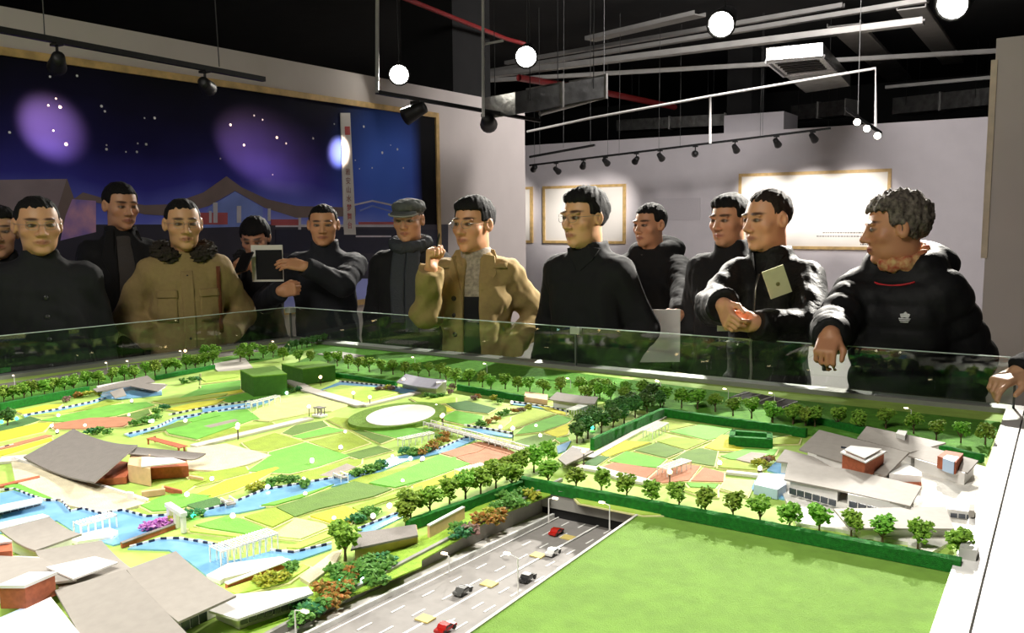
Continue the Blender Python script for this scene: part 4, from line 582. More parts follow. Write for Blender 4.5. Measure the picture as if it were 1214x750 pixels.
# paved square and roads at the far edge
gpoly([(-3.2568,2.4943,0.96),(-3.2729,2.6992,0.96),(-3.016,2.5309,0.96),(-3.0051,2.3499,0.96)],ZM-.001,ZM+.002,'paved_square',m_path)
gpoly([(-3.0409,2.9437,0.96),(-3.014,3.0538,0.96),(-2.7965,3.0194,0.96),(-2.8127,2.9068,0.96)],ZM-.001,ZM+.0035,'paved_square',m_path)
gpoly([(-1.0012,2.9646,0.96),(-0.9878,3.1004,0.96),(-0.7734,3.0322,0.96),(-0.7733,2.8895,0.96)],ZM-.001,ZM+.003,'far_road',mat('asphalt',(96,94,92),.85,var=.08,scale=60))
for i in range(5):
    t=i/4; a=lerp((-0.9902,2.9932,0.96),(-0.791,2.8988,0.96),t); b=lerp((-0.9672,3.0888,0.96),(-0.772,3.0119,0.96),t); path([a,b],.004,h=.0042,m=m_wd,name='lane_line')
# ================================================================= SUNKEN ROAD
m_asph=mat('asphalt_road',(136,132,128),.8,var=.06,scale=50)
m_conc=mat('concrete_grey',(150,148,142),.8,var=.08,scale=30)
m_concl=mat('concrete_light',(206,202,194),.75,var=.05,scale=30)
DEP=.055; RY0=.62
def rz(y): 
    t=max(0,min(1,(y-RY0)/(RYE-RY0))); return ZM-.003-DEP*(t**1.2)
rd=empty('sunken_road',(-.9,1.2,.86),'multi-lane grey road dipping into a tunnel under the hedge','road')
n=14; ys=[TY0+(RYE+.12-TY0)*i/n for i in range(n+1)]
RLX0=RX0+.045
def strip(x0,x1,dz,name,m,ya=TY0,yb=RYE+.12,par=rd,nn=n,bot=.02):
    yy=[ya+(yb-ya)*i/nn for i in range(nn+1)]; vs=[];fs=[]
    for y in yy: vs+=[(x0,y,rz(y)+dz),(x1,y,rz(y)+dz),(x1,y,rz(y)+dz-bot),(x0,y,rz(y)+dz-bot)]
    for i in range(nn):
        for k in range(4): fs.append((4*i+k,4*i+(k+1)%4,4*i+4+(k+1)%4,4*i+4+k))
    fs+= [(0,3,2,1),(4*nn,4*nn+1,4*nn+2,4*nn+3)]
    mb=MB().add(vs,[f[::-1] for f in fs]); return mb.build(name,m,par)
strip(RX0,RX1,0,'carriageway',m_asph)
strip(RX0,RX0+.028,.006,'footway',m_concl)
strip(RX0+.028,RX0+.034,.009,'kerb',m_wd)
strip(RX1-.014,RX1,.004,'kerb',m_concl)
# retaining walls
def wall_x(x0,x1,ya,yb,name,m,top=ZM+.006):
    nn=10; yy=[ya+(yb-ya)*i/nn for i in range(nn+1)]; vs=[];fs=[]
    for y in yy: vs+=[(x0,y,rz(y)-.02),(x1,y,rz(y)-.02),(x1,y,top),(x0,y,top)]
    for i in range(nn):
        for k in range(4): fs.append((4*i+k,4*i+(k+1)%4,4*i+4+(k+1)%4,4*i+4+k))
    fs+=[(0,3,2,1),(4*nn,4*nn+1,4*nn+2,4*nn+3)]
    return MB().add(vs,[f for f in fs]).build(name,m,rd)
wall_x(RX0-.008,RX0,TY0,RYE+.1,'retaining_wall',m_conc); wall_x(RX1,RX1+.006,TY0,RYE,'retaining_wall',m_concl,ZM+.002)
MB().box((RX0,RYE-.006,ZM-.034),(RX1,RYE+.002,ZM+.008)).build('tunnel_lintel',m_conc,rd)
MB().box((RX0-.008,RYE-.008,ZM+.008),(RX1+.006,RYE+.006,ZM+.012)).build('coping',m_concl,rd)
MB().box((RX0,RYE-.001,.86),(RX1,RYE+.0015,ZM-.034)).build('tunnel_shade_board',m_black,rd)  # black board painting the shade low on the end wall
for i in range(14):
    x=RX0+.01+i*(RX1-RX0-.02)/13; MB().box((x-.001,RYE-.007,ZM+.012),(x+.001,RYE-.005,ZM+.02)).build('rail_post',m_wd,rd)
# lane paint
def dash(x,y0,y1,w=.0035,m=m_wd,name='lane_dash'): 
    strip(x-w/2,x+w/2,.0008,name,m,y0,y1,rd,3,.0006)
LX=[RLX0+.045,RLX0+.085,RLX0+.125,RLX0+.165]
dash(RLX0,TY0,RYE+.05,.003,name='edge_line'); dash(LX[1]+.02,TY0,RYE+.05,.005,name='centre_line'); dash(RX1-.02,TY0,RYE+.05,.004,name='edge_line')
for x in (LX[0]-.01,LX[1]-.012,LX[2]+.015,LX[3]+.0):
    y=.55+random.random()*.03
    while y<RYE: dash(x,y,y+.035); y+=.085
# yellow plates on the centre line
m_ypl=mat('plate_yellow',(206,186,110),.7,var=.1)
for (a,dz) in (((-0.8876,1.0885,0.94),0),((-0.8867,1.2793,0.93),0),((-0.8926,1.4671,0.92),0),((-0.898,1.6042,0.915),0)):
    x,y=a[0],a[1]; MB().prism([(x-.016,y-.012,rz(y)+.003),(x+.012,y-.012,rz(y)+.003),(x+.012,y+.012,rz(y)+.003),(x-.016,y+.012,rz(y)+.003)],.004).build('road_plate',m_ypl,rd)
# ---- cars
def car(loc,rzv,col,label,roof=None):
    m=mat('car_'+label.split()[0]+label.split()[1],col,.25,var=.02); r=empty('toy_car',loc,label,'car','toy cars on the sunken road'); r.rotation_euler=(0,0,rzv)
    prof=[(-.021,.004),(-.0205,.0085),(-.012,.0095),(-.008,.0138),(.004,.0142),(.010,.0098),(.0195,.0082),(.021,.0045)]
    def shell(w,pr):
        n=len(pr); vs=[(x,-w,z) for x,z in pr]+[(x,w,z) for x,z in pr]
        return MB().add(vs,[tuple(range(n-1,-1,-1)),tuple(range(n,2*n))]+[(i,(i+1)%n,(i+1)%n+n,i+n) for i in range(n)])
    shell(.0088,prof).build('body',m,r,world=False)
    MB().add([(-.0078,-.0091,.0138),(.0035,-.0091,.0138),(.0088,-.0091,.0100),(-.0112,-.0091,.0100),(-.0078,.0091,.0138),(.0035,.0091,.0138),(.0088,.0091,.0100),(-.0112,.0091,.0100)],[(3,2,1,0),(4,5,6,7)]).build('side_window',mat('car_glass',(26,28,32),.1),r,world=False)
    MB().add([(.0045,-.0075,.01425),(.0045,.0075,.01425),(.0098,.0078,.0102),(.0098,-.0078,.0102)],[(0,3,2,1)]).build('windscreen',MATS['car_glass'],r,world=False)
    if roof: MB().box((-.0075,-.0076,.0139),(.0035,.0076,.0148)).build('roof_panel',roof,r,world=False)
    for sx in (-.0125,.0125):
        for sy in (-.0085,.0085): MB().tube([(sx,sy-.0015,.0042),(sx,sy+.0015,.0042)],.0042,10).build('wheel',mat('tyre_black',(20,20,20),.7),r,world=False)
    return r
RD=math.pi/2
CARS=(((-0.9337,1.6108,0.915),(176,30,24),'red toy car nearest the tunnel mouth',None),((-0.8728,1.4917,0.92),(222,222,220),'white toy car behind the red one near the tunnel',None),((-0.84,1.3384,0.925),(40,40,40),'black and white toy car beside the tall road lamp',m_wd),((-0.903,1.2154,0.935),(92,92,90),'dark grey toy car in the left lanes',None),((-0.8338,1.0721,0.945),(190,34,40),'red toy car at the bottom edge of the picture',None))
for p,c,l,rf in CARS: car((p[0],p[1],rz(p[1])+.0008),RD,c,l,rf)
# ================================================================= HEDGES
m_hedge=mat('hedge_flock',(28,142,36),.95,var=.25,scale=120,bump=1,bscale=700)
m_hedge2=mat('hedge_flock_top',(74,150,50),.95,var=.25,scale=120,bump=1,bscale=700)
def hedge(a,b,w,h,label,m=m_hedge,z=0):
    a=Vector(a);b=Vector(b);d=(b-a);L=d.length;d/=L;s=Vector((-d.y,d.x,0)); n=max(2,int(L/.02)); vs=[];fs=[]
    for i in range(n+1):
        p=a+d*L*i/n; j=lambda q: random.uniform(-q,q)
        vs+=[p-s*(w/2)+Vector((0,0,0)),p-s*(w/2+j(.0015))+Vector((0,0,h*.95+j(.001))),p-s*w*.3+Vector((0,0,h+j(.0015))),p+s*w*.3+Vector((0,0,h+j(.0015))),p+s*(w/2+j(.0015))+Vector((0,0,h*.95)),p+s*(w/2)]
    vs=[(v.x,v.y,ZM+z+(v.z-a.z if False else v.z-ZM)) for v in vs]
    for i in range(n):
        for k in range(6): fs.append((6*i+k,6*i+6+k,6*i+6+(k+1)%6,6*i+(k+1)%6))
    fs+=[tuple(range(6)),tuple(range(6*n+5,6*n-1,-1))]
    return tag(MB().add(vs,fs).build('hedge',m),label,'hedge','green flocked hedges')
hedge((-1.097,1.723,0.96),(-0.1375,1.7179,0.96),.022,.026,'long dark green hedge at the edge of the front lawn')
hedge((-1.0866,1.7064,0.96),(-1.1468,1.3532,0.96),.015,.022,'green hedge above the planted bank left of the road')
hedge((-1.1044,2.1091,0.96),(-1.0836,2.5571,0.96),.014,.034,'bright green hedge slanting up to the dark tree clump')
hedge((-1.0929,2.5928,0.96),(-0.6259,2.555,0.96),.016,.026,'dark green hedge behind the right-hand plots')
hedge((-0.6648,2.7504,0.96),(-0.1645,2.5255,0.96),.016,.022,'green hedge behind the grey-roofed complex at right')
hedge((-2.548,2.567,0.96),(-2.1962,2.5424,0.96),.014,.016,'dark green hedge behind the far pool')
hedge((-1.9364,2.5976,0.96),(-1.6048,2.5481,0.96),.014,.022,'dark green hedge left of the far grey roof')
hedge((-3.1097,1.4975,0.96),(-3.1296,1.834,0.96),.018,.028,'green hedge below the far left tree row')
hedge((-3.1475,2.1376,0.96),(-3.1511,2.4299,0.96),.014,.018,'green hedge beside the far long roof')
hedge((-1.2864,2.5795,0.96),(-1.257,2.6567,0.96),.02,.014,'short dark hedge between the far tree rows')
hedge((-3.8942,1.888,0.96),(-3.898,1.9329,0.96),.012,.02,'short hedge piece at the far left edge')
# green cube pavilions
def block(pts,h,label,name='green_block'):
    r=empty(name,pts[0],label,'green building','green cube buildings')
    MB().prism(pts,ZM,ZM+h).build('body',mat('green_felt',(64,112,34),.95,var=.1,scale=60,bump=.4,bscale=400),r)
    c=Vector((sum(p[0] for p in pts)/len(pts),sum(p[1] for p in pts)/len(pts),0))
    MB().prism([lerp((p[0],p[1]),(c.x,c.y),-.01) for p in pts],ZM+h,ZM+h+.004).build('roof_turf',mat('green_felt_top',(110,160,44),.95,var=.08,scale=60),r)
block([(-2.6693,2.1775,1.035),(-2.5128,2.1066,1.035),(-2.4446,2.208,1.035),(-2.6188,2.3033,1.035)],.075,'nearer green cube building with overhanging turf roof on the fields')
block([(-2.7013,2.4144,1.02),(-2.5347,2.3718,1.02),(-2.4875,2.505,1.02),(-2.6165,2.544,1.02)],.06,'further flat green block building beside the tree row')
hm=empty('hedge_maze',(-0.7432,2.4045,0.96),'rectangular clipped hedge enclosure on the yellow right-hand plot','hedge')
q=[Vector(p) for p in [(-0.8049,2.4264,0.96),(-0.7048,2.4504,0.96),(-0.6852,2.3883,0.96),(-0.7854,2.3567,0.96)]]
for i in range(4):
    a=q[i];b=q[(i+1)%4]; d=(b-a).normalized();s=Vector((-d.y,d.x,0)); MB().obox((a+b)/2+Vector((0,0,.013)),d,s,(0,0,1),(b-a).length/2+.004,.008,.013).build('hedge_side',m_hedge,hm)

# ================================================================= BUILDINGS OF THE MODEL
m_roof=mat('roof_grey',(126,120,114),.75,var=.06,scale=60,bump=.2,bscale=500)
m_roofl=mat('roof_light_grey',(150,144,136),.75,var=.05,scale=60)
m_roofb=mat('roof_blue_grey',(150,150,162),.7,var=.05,scale=60)
m_bw=mat('building_white',(226,224,220),.6,var=.03)
m_brick=mat('building_brick',(170,92,60),.8,var=.15,scale=120)
m_tan=mat('building_tan',(214,178,136),.8,var=.08,scale=60)
m_win=mat('building_window',(60,66,76),.2,var=.15,scale=50)
m_bblue=mat('building_blue_white',(178,200,226),.5,var=.08,scale=20)
def bld(label,loc,group=None,name='model_building'): return empty(name,(loc[0],loc[1],ZM),label,'building',group)
def roof(par,pts,t,m,name='roof',sag=0,n=8):
    """quad roof with a hanging curve across its first edge direction; pts=4 corners with z"""
    if len(pts)!=4 or sag==0: return MB().prism([tuple(p) for p in pts],t).build(name,m,par)
    a,b,c,d=[Vector(p) for p in pts]; vs=[];fs=[]
    for i in range(n+1):
        u=i/n
        for j in range(n+1):
            v=j/n; p=a.lerp(b,u).lerp(d.lerp(c,u),v); p.z-=sag*4*v*(1-v); vs.append(p)
    N=(n+1)*(n+1); vs+= [Vector((p.x,p.y,p.z-t)) for p in vs]
    for i in range(n):
        for j in range(n):
            k=i*(n+1)+j; f=(k,k+1,k+n+2,k+n+1); fs.append(f); fs.append(tuple(x+N for x in f[::-1]))
    def edge(l):
        for x,y in zip(l,l[1:]): fs.append((x,y,y+N,x+N))
    edge([j for j in range(n+1)][::-1]); edge([n*(n+1)+j for j in range(n+1)]); edge([i*(n+1) for i in range(n+1)]); edge([i*(n+1)+n for i in range(n+1)][::-1])
    o=MB().add(vs,fs).build(name,m,par); return o
def walls(par,pts,h,m=m_bw,name='wall',z0=0): return MB().prism([(p[0],p[1]) for p in pts],ZM+z0,ZM+h).build(name,m,par)
def inset(pts,f): 
    c=[sum(p[i] for p in pts)/len(pts) for i in range(3)]; return [tuple(c[i]+(p[i]-c[i])*f if i<2 else p[i] for i in range(3)) for p in pts]
def winband(par,a,b,z0,z1,n,m=m_win,push=.0015):
    a=Vector((a[0],a[1],0));b=Vector((b[0],b[1],0));d=(b-a);L=d.length;d/=L;s=Vector((d.y,-d.x,0))
    for i in range(n):
        c=a+d*L*(i+.5)/n+Vector((0,0,ZM+(z0+z1)/2)); MB().obox(c,d,s,(0,0,1),L/n*.42,push,(z1-z0)/2).build('window',m,par)
# --- great hall with sweeping roof (left)
H=bld('great hall with a large sweeping grey roof and brick walls',(-2.1265,1.2427,0.96))
rp=[(-2.362,1.1887,0.982),(-2.3955,1.3509,1.02),(-2.0542,1.3287,1.025),(-1.9532,1.144,0.99)]
roof(H,rp,.004,m_roof,sag=.012)
walls(H,[(-2.0132,1.1785,0.96),(-1.9626,1.2328,0.96),(-2.0578,1.3192,0.96),(-2.1421,1.3049,0.96),(-2.1951,1.2369,0.96)],.017,m_brick)
roof(H,[(-2.0587,1.3191,1.022),(-1.9215,1.4408,0.994),(-1.9158,1.3785,0.994),(-2.0371,1.2851,1.015)],.003,m_roof,'wing_roof',sag=.006)
walls(H,[(-1.9717,1.2449,0.96),(-1.8876,1.2509,0.96),(-2.0145,1.338,0.96),(-2.0782,1.3249,0.96)],.045,m_tan,'side_wall'); walls(H,[(-1.94,1.2869,0.96),(-1.8734,1.3502,0.96),(-1.9328,1.387,0.96),(-1.9846,1.3313,0.96)],.03,m_brick,'side_wall')
roof(H,[(-1.9137,1.2444,1.009),(-1.8514,1.33,1.009),(-1.915,1.3344,1.009),(-1.9901,1.2971,1.009)],.003,m_bw,'flat_roof')
walls(H,[(-1.8288,1.1853,0.96),(-1.8001,1.2292,0.96),(-1.808,1.2348,0.96),(-1.8384,1.1918,0.96)],.014,m_tan,'garden_wall'); walls(H,[(-1.8266,1.2446,0.96),(-1.7569,1.2451,0.96),(-1.7646,1.2507,0.96),(-1.8321,1.2498,0.96)],.012,m_brick,'garden_wall'); walls(H,[(-1.8561,1.3374,0.96),(-1.8037,1.3415,0.96),(-1.8119,1.3479,0.96),(-1.8614,1.3434,0.96)],.01,m_tan,'garden_wall')
walls(H,[(-2.0273,1.1777,0.96),(-1.7826,1.1696,0.96),(-1.7893,1.1773,0.96),(-2.0358,1.186,0.96)],.008,m_bw,'terrace_wall'); walls(H,[(-2.4262,1.195,0.96),(-2.2181,1.1789,0.96),(-2.2302,1.1888,0.96),(-2.4374,1.2046,0.96)],.01,m_bw,'terrace_wall'); walls(H,[(-1.8391,1.1551,0.96),(-1.8177,1.1582,0.96),(-1.8286,1.1654,0.96),(-1.8476,1.1619,0.96)],.02,m_bw,'gate_pier')
walls(H,[(-2.1965,1.0428,0.96),(-2.1879,1.1377,0.96),(-2.2053,1.146,0.96),(-2.2164,1.0527,0.96)],.006,m_brick,'garden_wall')
pg=bld('small red-brown pergola beside the wing of the great hall',(-2.218,1.5281,0.96),None,'garden_pergola')
roof(pg,[(-2.2522,1.4859,0.98),(-2.2536,1.5091,0.98),(-2.076,1.498,0.98),(-2.0746,1.4711,0.98)],.002,m_brick,'canopy',0)
for p in [(-2.2532,1.4926,0.96),(-2.2587,1.5188,0.96),(-2.0966,1.5008,0.96),(-2.0962,1.4819,0.96)]: MB().box((p[0]-.002,p[1]-.002,ZM),(p[0]+.002,p[1]+.002,ZM+.019)).build('post',m_brick,pg)
# --- far left long roofs
b=bld('long low grey roof among the far left trees',(-3.1656,2.0038,0.96)); roof(b,[(-3.0521,1.8057,0.99),(-3.1114,2.0749,0.992),(-3.023,2.0488,0.98),(-3.0377,1.8123,0.98)],.003,m_roof); walls(b,[(-3.1044,1.8607,0.96),(-3.0986,2.0691,0.96),(-3.1585,2.0894,0.96),(-3.1536,1.8817,0.96)],.018)
b=bld('small grey gabled pavilion by the far left canal',(-3.0156,1.888,0.96)); roof(b,[(-2.9771,1.8267,0.982),(-2.9858,1.8847,0.988),(-2.8908,1.8379,0.978),(-2.8893,1.7904,0.976)],.003,m_roofl); walls(b,[(-2.9647,1.8237,0.96),(-2.9579,1.8739,0.96),(-3.0239,1.9073,0.96),(-3.0224,1.8601,0.96)],.014,m_bblue)
b=bld('flat grey roof right of the far left pavilion',(-3.0151,2.0122,0.96)); roof(b,[(-3.0255,1.9428,0.98),(-3.0487,1.9969,0.98),(-2.9261,2.036,0.98),(-2.8436,1.9342,0.98)],.003,m_roof); walls(b,[(-3.0499,1.9768,0.96),(-2.917,1.9839,0.96),(-2.9683,2.0546,0.96),(-3.0802,2.0265,0.96)],.015)
# --- roof by far pool
b=bld('wide lavender-grey roof beside the far pool',(-2.1681,2.6582,0.96)); rp=[(-2.1453,2.4835,0.99),(-2.1705,2.5716,1.005),(-1.9611,2.5519,1.005),(-1.9424,2.4722,0.988)]; roof(b,rp,.004,m_roofb,sag=.004); walls(b,inset([(-2.1461,2.5138,0.96),(-2.1736,2.6013,0.96),(-1.9682,2.5669,0.96),(-1.9631,2.4978,0.96)],.95),.026)
walls(b,[(-1.9631,2.4978,0.96),(-1.9478,2.54,0.96),(-1.9682,2.5669,0.96),(-1.9847,2.5282,0.96)],.04,m_bw,'gable_wall')
b=bld('grey roof on a white hall in front of the far verge',(-1.476,2.6666,0.96)); roof(b,[(-1.4827,2.5109,0.99),(-1.4839,2.5673,1.005),(-1.3204,2.5666,1.005),(-1.3128,2.5273,0.99)],.004,m_roofl,sag=.003); walls(b,inset([(-1.4744,2.5195,0.96),(-1.4992,2.6095,0.96),(-1.3373,2.5996,0.96),(-1.3333,2.5501,0.96)],.96),.028)
walls(b,[(-1.6065,2.5471,0.96),(-1.5059,2.5422,0.96),(-1.5529,2.6218,0.96),(-1.654,2.6305,0.96)],.018,m_tan,'side_wing')
# --- slab roofs by the road
b=bld('dark grey slab roof beside the mid tree clump',(-1.1285,2.051,0.96)); roof(b,[(-1.101,1.9092,0.985),(-1.1264,2.0279,0.985),(-1.0521,2.0191,0.985),(-1.055,1.8697,0.985)],.004,m_roof); walls(b,inset([(-1.1198,1.9539,0.96),(-1.1394,2.0578,0.96),(-1.0778,2.055,0.96),(-1.0764,1.9195,0.96)],.92),.02,m_bw)
b=bld('grey slab roof with brown wall above the road bank',(-1.1507,1.2944,0.96)); roof(b,[(-1.1276,1.1597,0.988),(-1.1726,1.2276,0.99),(-1.1026,1.3248,0.99),(-1.0639,1.2849,0.988)],.004,m_roof); walls(b,[(-1.1241,1.1677,0.96),(-1.0804,1.3041,0.96),(-1.1089,1.3353,0.96),(-1.1656,1.2257,0.96)],.024,m_tan)
b=bld('freestanding beige retaining wall panel on the road bank',(-1.0975,1.4167,0.96),None,'wall_panel'); 
a0,a1=Vector((-1.0805,1.3391,0.96)),Vector((-1.0857,1.4688,0.96)); d=(a1-a0).normalized(); MB().obox((a0+a1)/2+Vector((0,0,.012)),d,(-d.y,d.x,0),(0,0,1),(a1-a0).length/2,.003,.014).build('panel',m_tan,b); MB().obox((a0+a1)/2+Vector((0,0,.027)),d,(-d.y,d.x,0),(0,0,1),(a1-a0).length/2,.004,.0015).build('coping',m_bw,b)
# --- right complex: one thing per roofed hall
GC='halls of the right-hand complex'
HR=.045
def hall(label,rpts,wpts,h,m=m_roofl,wm=m_bw,sag=0,grp=GC,t=.004):
    b=bld(label,rpts[0],grp); roof(b,rpts,t,m,sag=sag); walls(b,wpts,h,wm); return b
h1=hall('largest grey-roofed hall of the right complex with red roof lantern',[(-0.5775,2.2841,0.995),(-0.5644,2.4426,1.015),(-0.3153,2.3208,1.015),(-0.3406,2.1557,0.995)],inset([(-0.5631,2.2649,0.96),(-0.5559,2.4539,0.96),(-0.324,2.3518,0.96),(-0.3386,2.1514,0.96)],.9),.034)
bx=[(-0.4447,2.1722,1.022),(-0.4383,2.2242,1.022),(-0.3594,2.2315,1.022),(-0.3814,2.1163,1.022)]
walls(h1,bx,.07,m_brick,'roof_lantern',.03); walls(h1,inset(bx,1.12),.0735,m_bw,'lantern_cap',.07); walls(h1,inset(bx,.8),.077,m_brick,'lantern_top',.0735); walls(h1,inset(bx,.9),.08,m_bw,'lantern_cap',.077)
winband(h1,(-0.4787,2.3154,0.96),(-0.415,2.2973,0.96),.045,.05,4)
h2=hall('long low grey roof along the front of the right complex',[(-0.5387,2.0007,0.996),(-0.5636,2.1282,1.005),(-0.421,2.1278,1.005),(-0.4077,1.9812,0.996)],inset([(-0.5323,1.9993,0.96),(-0.5555,2.1325,0.96),(-0.4215,2.1375,0.96),(-0.4055,1.9764,0.96)],.88),.035)
winband(h2,(-0.5189,1.9732,0.96),(-0.4051,1.935,0.96),.012,.026,6)
h3=hall('grey roof joined to the right end of the front roof',[(-0.4077,1.9812,0.996),(-0.421,2.1278,1.005),(-0.2528,2.0761,1.005),(-0.2575,1.9489,0.996)],inset([(-0.3963,1.9609,0.96),(-0.4165,2.1284,0.96),(-0.2591,2.0865,0.96),(-0.2606,1.9438,0.96)],.88),.034)
winband(h3,(-0.3823,1.9488,0.96),(-0.2616,1.915,0.96),.012,.026,6)
hall('small grey roof at the left corner of the right complex',[(-0.5981,2.1419,0.995),(-0.6098,2.2648,0.995),(-0.5285,2.2322,0.995),(-0.4695,2.164,0.995)],inset([(-0.5938,2.1491,0.96),(-0.6028,2.2556,0.96),(-0.5299,2.2422,0.96),(-0.4728,2.1693,0.96)],.88),.03)
h5=hall('far grey roof with small white skylight in the right complex',[(-0.4703,2.4773,0.995),(-0.4596,2.5514,1.015),(-0.2478,2.4698,1.015),(-0.3201,2.3801,1)],inset([(-0.4605,2.4623,0.96),(-0.4578,2.5795,0.96),(-0.2542,2.5084,0.96),(-0.313,2.3862,0.96)],.88),.036)
walls(h5,[(-0.3723,2.4804,1.015),(-0.3719,2.5214,1.015),(-0.3493,2.5211,1.015),(-0.346,2.4628,1.015)],.062,m_bw,'skylight',.03)
h6=hall('brown-grey roof with red skylight box at the right end',[(-0.3227,2.3639,0.995),(-0.3159,2.4478,1.01),(-0.1624,2.348,1.01),(-0.1789,2.2781,0.995)],inset([(-0.3134,2.3445,0.96),(-0.3103,2.46,0.96),(-0.1639,2.3809,0.96),(-0.1769,2.2609,0.96)],.88),.034)
walls(h6,[(-0.2481,2.3023,1.01),(-0.2377,2.3704,1.01),(-0.1967,2.3608,1.01),(-0.2037,2.2645,1.01)],.06,m_brick,'skylight_box',.03); walls(h6,[(-0.2344,2.2838,1.02),(-0.2295,2.32,1.02),(-0.2022,2.3141,1.02),(-0.2074,2.2623,1.02)],.0615,m_bblue,'skylight_glass',.03)
h7=hall('pale grey front wing roof facing the tree row',[(-0.3962,1.8649,0.99),(-0.1952,1.9961,0.992),(-0.1658,1.873,0.988),(-0.3433,1.7685,0.988)],inset([(-0.3788,1.853,0.96),(-0.1926,1.9852,0.96),(-0.1721,1.8893,0.96),(-0.3323,1.7829,0.96)],.9),.026)
h8=bld('white wedge-shaped entrance block with brick base in the right complex',(-0.3177,2.2885,0.96),GC); walls(h8,[(-0.3368,2.1765,0.96),(-0.268,2.194,0.96),(-0.2735,2.2267,0.96),(-0.3148,2.2902,0.96)],.035); walls(h8,[(-0.3205,2.1505,0.96),(-0.2662,2.181,0.96),(-0.268,2.194,0.96),(-0.3175,2.1689,0.96)],.02,m_brick,'brick_base')
h9=bld('low white pavilion with dark window beside the last tree',(-0.1738,2.0551,0.96),GC); walls(h9,[(-0.1932,2.0137,0.96),(-0.1393,2.0176,0.96),(-0.1456,2.0924,0.96),(-0.1633,2.1126,0.96),(-0.1954,2.0828,0.96)],.022); winband(h9,(-0.1869,2.0039,0.96),(-0.1414,2.0125,0.96),.008,.017,3)
walls(h9,[(-0.1504,1.9877,0.982),(-0.1395,1.9904,0.982),(-0.1435,2.0369,0.982),(-0.1531,2.035,0.982)],.034,m_roofl,'roof_plant',.02)
b=bld('blue-white glazed block beside the small right pool',(-0.579,2.0227,0.96),GC); walls(b,[(-0.5982,1.9618,0.96),(-0.5394,1.95,0.96),(-0.5329,2.0013,0.96),(-0.5564,2.0771,0.96),(-0.6122,2.0603,0.96)],.024,m_bblue)
# small white toy blocks near pool
# --- bottom left complex
GB='halls of the bottom left complex'
bl1=hall('grey hipped roof at the upper left of the bottom left complex',[(-1.7583,0.8285,1.01),(-1.7175,0.9063,1.02),(-1.5953,0.9009,1.01),(-1.601,0.8138,1.005)],inset([(-1.7718,0.8406,0.96),(-1.7534,0.9267,0.96),(-1.644,0.9187,0.96),(-1.6304,0.8308,0.96)],.85),.04,sag=.006,grp=GB)
bl2=bld('grey saddle-shaped roof linking the bottom left halls',(-1.5988,0.9464,0.96),GB); roof(bl2,[(-1.5987,0.8126,1.005),(-1.5158,0.894,1.015),(-1.3548,0.8515,1.01),(-1.3985,0.7447,1.005)],.004,m_roofl,sag=.004); walls(bl2,inset([(-1.6036,0.8343,0.96),(-1.5463,0.9089,0.96),(-1.4128,0.8769,0.96),(-1.4423,0.7788,0.96)],.8),.036)
MB().prism([(-1.4697,0.7629,1.02),(-1.442,0.8352,1.02),(-1.3805,0.8417,1.02),(-1.3806,0.76,1.02)],.003).build('white_deck',m_bw,bl2)
bl3=hall('largest sandy grey roof at the bottom of the picture',[(-1.386,0.7308,1.01),(-1.3301,0.823,1.025),(-1.0431,0.7371,1.02),(-1.1489,0.6486,1.005)],inset([(-1.4046,0.7489,0.96),(-1.3708,0.8449,0.96),(-1.1146,0.7695,0.96),(-1.1931,0.6795,0.96)],.85),.045,grp=GB)
bl4=hall('pale grey curved roof of the right end hall in bottom left complex',[(-1.3351,0.8282,1.022),(-1.3146,0.9123,1.03),(-1.102,0.8697,1.015),(-1.1117,0.7684,1.01)],inset([(-1.3492,0.8582,0.96),(-1.3732,0.9501,0.96),(-1.1495,0.8861,0.96),(-1.1504,0.7999,0.96)],.85),.046,sag=.007,grp=GB)
winband(bl4,(-1.1504,0.7999,0.96),(-1.1485,0.8476,0.96),.01,.035,3)
bl5=hall('grey roof with white-capped brick lantern at the left edge',[(-1.6231,0.745,1.015),(-1.5278,0.788,1.015),(-1.3851,0.7684,1.015),(-1.4642,0.6675,1.015)],inset([(-1.6625,0.76,0.96),(-1.5679,0.8058,0.96),(-1.4537,0.7939,0.96),(-1.5274,0.694,0.96)],.85),.045,grp=GB)
lt=[(-1.4153,0.656,1.035),(-1.4236,0.7099,1.035),(-1.3861,0.7351,1.035),(-1.3777,0.6792,1.035)]; walls(bl5,inset(lt,.95),.075,m_brick,'brick_lantern',.04); walls(bl5,inset(lt,1.04),.08,m_bw,'lantern_cap',.075)
bl6=bld('white and blue glass roof at the lower left corner',(-1.4163,0.7113,0.96),GB); roof(bl6,[(-1.3475,0.6136,1.01),(-1.3658,0.7128,1.01),(-1.1968,0.665,1.01),(-1.2871,0.584,1.01)],.004,m_bw); walls(bl6,inset([(-1.3894,0.6339,0.96),(-1.4028,0.7297,0.96),(-1.2588,0.6886,0.96),(-1.3356,0.6073,0.96)],.85),.04,m_bblue)
bl7=bld('small white-roofed brick block cut by the left edge',(-1.8158,0.858,0.96),GB); walls(bl7,[(-1.6214,0.7446,1.02),(-1.5971,0.7698,1.02),(-1.6415,0.7925,1.02),(-1.6825,0.7744,1.02)],.06,m_brick,z0=.0); MB().prism([(-1.6977,0.7822,1.026),(-1.6801,0.7929,1.026),(-1.6304,0.7882,1.026),(-1.6508,0.7593,1.026)],.004).build('roof',m_bw,bl7)
bl8=bld('low white strip building with dark windows below the hall forecourt',(-2.0113,0.9927,0.96)); roof(bl8,[(-2.0024,0.9273,0.98),(-1.9745,1.0278,0.98),(-1.9441,1.0113,0.98),(-1.9646,0.9089,0.98)],.003,m_bw); walls(bl8,[(-1.9981,0.9237,0.96),(-1.9793,1.0273,0.96),(-1.991,1.0337,0.96),(-2.0177,0.9332,0.96)],.018,m_bw); winband(bl8,(-1.9889,0.9293,0.96),(-1.9774,1.0246,0.96),.004,.014,6)
